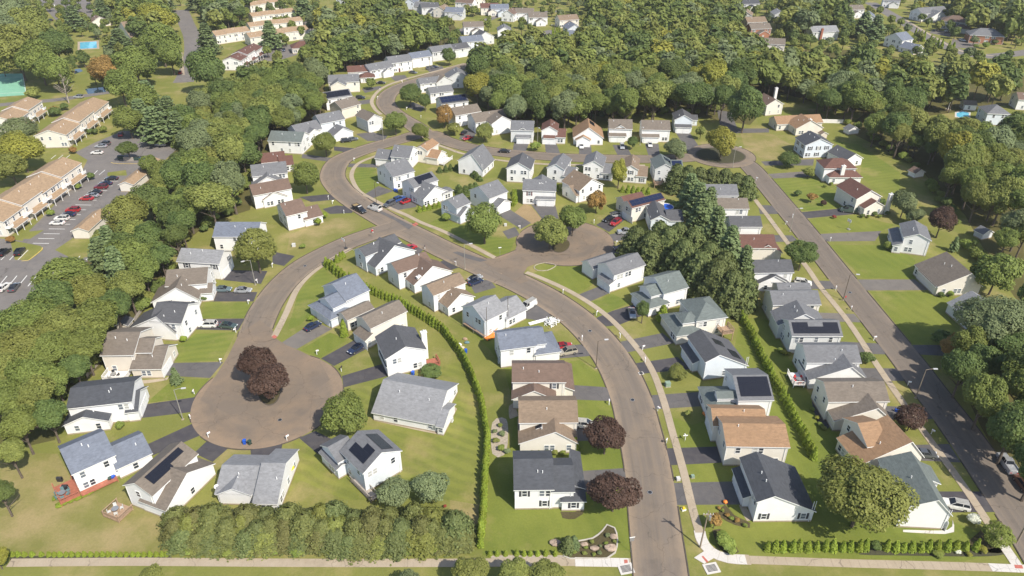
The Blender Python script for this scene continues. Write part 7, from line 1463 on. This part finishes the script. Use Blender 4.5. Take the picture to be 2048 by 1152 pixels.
for k in range(8): MB().box(-2.0 + k * .5 + .02, -2.0 + k * .5 + .48, -.03, .03, 0, 1.6).build('board', 'deck_grey', fn)
# scaffold planks, debris and materials by the unfinished house
sc = empty('scaffold', gp(946, 668)); A, B = gp(926, 654), gp(968, 680); sc.rotation_euler.z = math.atan2(B.y - A.y, B.x - A.x); Ls = (B - A).length; sc.location = A; tag(sc, 'plank scaffold with poles along the stripped house', 'scaffold')
for k in range(3): MB().tube([(Ls * k / 2, 0, 0), (Ls * k / 2, 0, 5.2)], .05, 6).build('pole', 'metal_grey', sc)
for k in range(3): MB().box(0, Ls, .05 + k * .26, .28 + k * .26, 1.0, 1.06).build('plank', 'deck_wood', sc)
lf = empty('lifting_platform', gp(985, 674), .6); MB().box(-2.2, 2.2, -.8, .8, .2, .5).build('base', 'orange', lf); MB().tube([(-2, -.6, .2), (0, 0, 1.2), (2, .6, 1.6)], .09, 6).build('boom', 'orange', lf); [MB().tube([(x, y - .1, .2), (x, y + .1, .2)], .2, 8).build('wheel', 'rubber', lf) for x in (-1.6, 1.6) for y in (-.8, .8)]; tag(lf, 'orange lifting platform at the stripped house corner', 'lift')
for px, lb in ((968, 'left scaffold mast rising beside the stripped house'), (1010, 'right scaffold mast rising beside the stripped house')):
    e = empty('mast', gp(px + 6, 678 if px < 1000 else 655)); MB().tube([(0, 0, 0), (0, 0, 9.5)], .07, 6).build('pole', 'pole_bronze', e); MB().box(-.4, .4, -.4, .4, 0, .1).build('foot', 'metal_grey', e); tag(e, lb, 'mast')
r = random.Random(9); m = MB(); c = gp(1102, 646)
for k in range(130):
    a = r.uniform(0, 6.28); d = abs(r.gauss(0, 1.1)); Tm = Matrix.Translation((c.x + math.cos(a) * d, c.y + math.sin(a) * d, max(.1, 1.5 - d * .6) * r.uniform(.3, 1))) @ Matrix.Rotation(r.uniform(0, 6.28), 4, 'Z') @ Matrix.Rotation(r.uniform(-.6, .6), 4, 'X') @ Matrix.Rotation(r.uniform(-.6, .6), 4, 'Y'); m.box(-r.uniform(.3, .8), r.uniform(.3, .8), -.09, .09, -.015, .015, T=Tm)
tag(m.build('siding_scrap_heap', 'plastic_white'), 'heap of torn white siding scraps on the lawn', 'debris', kind='stuff')
sl = empty('siding_stack', gp(1076, 644), .45); tag(sl, 'stack of long white siding boards beside the scrap heap', 'boards')
for k in range(5): MB().box(-2.6, 2.6, -.5 + k * .22, -.3 + k * .22, .02, .2 + .05 * (k % 2)).build('board', 'plastic_white', sl)
for i, (x, y, lb, mt) in enumerate([(918, 690, 'white tarp bundle beside the curved hedge', 'plastic_white'), (924, 696, 'tan sack beside the curved hedge', 'fabric_tan'), (930, 679, 'brown bundle on the grass by the hedge', 'deck_wood'), (934, 686, 'teal bundle on the grass by the hedge', 'fabric_teal')]):
    m = MB(); rr2 = random.Random(i); R_ = [[(k1 * rr2.uniform(.8, 1.2) * math.cos(.7 * k), k1 * .7 * rr2.uniform(.8, 1.2) * math.sin(.7 * k), z) for k in range(9)] for k1, z in ((.6, 0), (.65, .25), (.35, .5))]; loft(R_, 0, m); o = m.build('bundle', mt); o.location = gp(x, y); tag(o, lb, 'bundle')
# fences
def fence(px, h, mat, label, sp=2.4, name='fence', board=None):
    P = catmull(gpl(px), 1.0); root = empty(name, P[0]); tag(root, label, 'fence'); Q = resample(P, sp); o = P[0]
    for a, b in zip(Q, Q[1:]):
        d = (b - a); ang = math.atan2(d.y, d.x); L = d.length; M = Matrix.Translation(a - o) @ Matrix.Rotation(ang, 4, 'Z')
        k = MB(); k.box(-.06, .06, -.06, .06, 0, h + .1); obj('post', k.mesh('post', mat), root, M); p = MB()
        p.box(.06, L - .06, -.02, .02, .05, h); obj('panel', p.mesh('panel', mat), root, M)
fence([(1642, 246), (1690, 247)], 1.8, 'deck_white', 'white board fence running right from the orange brown ranch house'); fence([(1670, 50), (1690, 62)], 1.6, 'deck_white', 'white fence beside the far pines')
fence([(330, 560), (300, 600), (262, 655)], 1.2, 'deck_grey', 'weathered fence behind the left court houses'); fence([(205, 720), (180, 750), (165, 770)], 1.2, 'deck_grey', 'weathered fence at the wood edge by the white deck')
# round pool
e = empty('round_pool', gp(1331, 420)); tag(e, 'round above ground pool with blue cover behind the solar house', 'pool'); m = MB(); m.tube([(0, 0, 0), (0, 0, 1.2)], 2.6, 28); m.build('wall', 'metal_dark', e); MB().tube([(0, 0, 1.2), (0, 0, 1.24)], 2.45, 28).build('cover', 'bin_blue', e); K = [(2.6 * math.cos(t * .2244), 2.6 * math.sin(t * .2244), 1.26) for t in range(29)]; MB().tube(K, .12, 5, cap=False).build('rim', 'plastic_white', e)
# flagpole
e = empty('flagpole', gp(1896, 219)); tag(e, 'white flagpole with a small flag on the upper right lawn', 'flagpole'); MB().tube([(0, 0, 0), (0, 0, 9)], [.09, .05], 8).build('pole', 'plastic_white', e); m = MB(); m.box(.05, 1.2, -.01, .01, 7.9, 8.7); m.build('flag', 'plastic_red', e); MB().tube([(0, 0, 0), (0, 0, .25)], 1.2, 14).build('base', 'stone', e)
# umbrella at the pale grey house, yellow
e = empty('parasol', gp(582, 950)); tag(e, 'yellow garden parasol beside the pale grey roofed house', 'parasol'); MB().tube([(0, 0, 0), (0, 0, 2.2)], .04, 6).build('pole', 'metal_grey', e); m = MB()
for k in range(8): a, b = 6.283 * k / 8, 6.283 * (k + 1) / 8; m.face([(1.0 * math.cos(a), 1.0 * math.sin(a), 1.9), (1.0 * math.cos(b), 1.0 * math.sin(b), 1.9), (0, 0, 2.35)])
m.build('canopy', 'yellow', e)
print('objects', len(bpy.data.objects))

# ---- the air over the valley
hz = MB(); hz.box(-3600, 3600, -500, 5100, -1.0, 108.0); ho = hz.build('haze', 'trim'); ho.data.materials.clear()
hm = bpy.data.materials.new('haze'); hm.use_nodes = True; hn = hm.node_tree.nodes; hn.clear(); out = hn.new('ShaderNodeOutputMaterial'); pv = hn.new('ShaderNodeVolumePrincipled')
pv.inputs['Color'].default_value = (.9, .92, .94, 1); pv.inputs['Density'].default_value = .00008; pv.inputs['Anisotropy'].default_value = .0
hm.node_tree.links.new(pv.outputs[0], out.inputs['Volume']); ho.data.materials.append(hm); tag(ho, 'thin pale haze in the air over the houses', 'haze', kind='stuff')
ut = sum(sum(len(p_.vertices) - 2 for p_ in me.polygons) if len(me.polygons) < 2000 else 2 * len(me.polygons) for me in bpy.data.meshes if me.users)
print('unique triangles', ut)
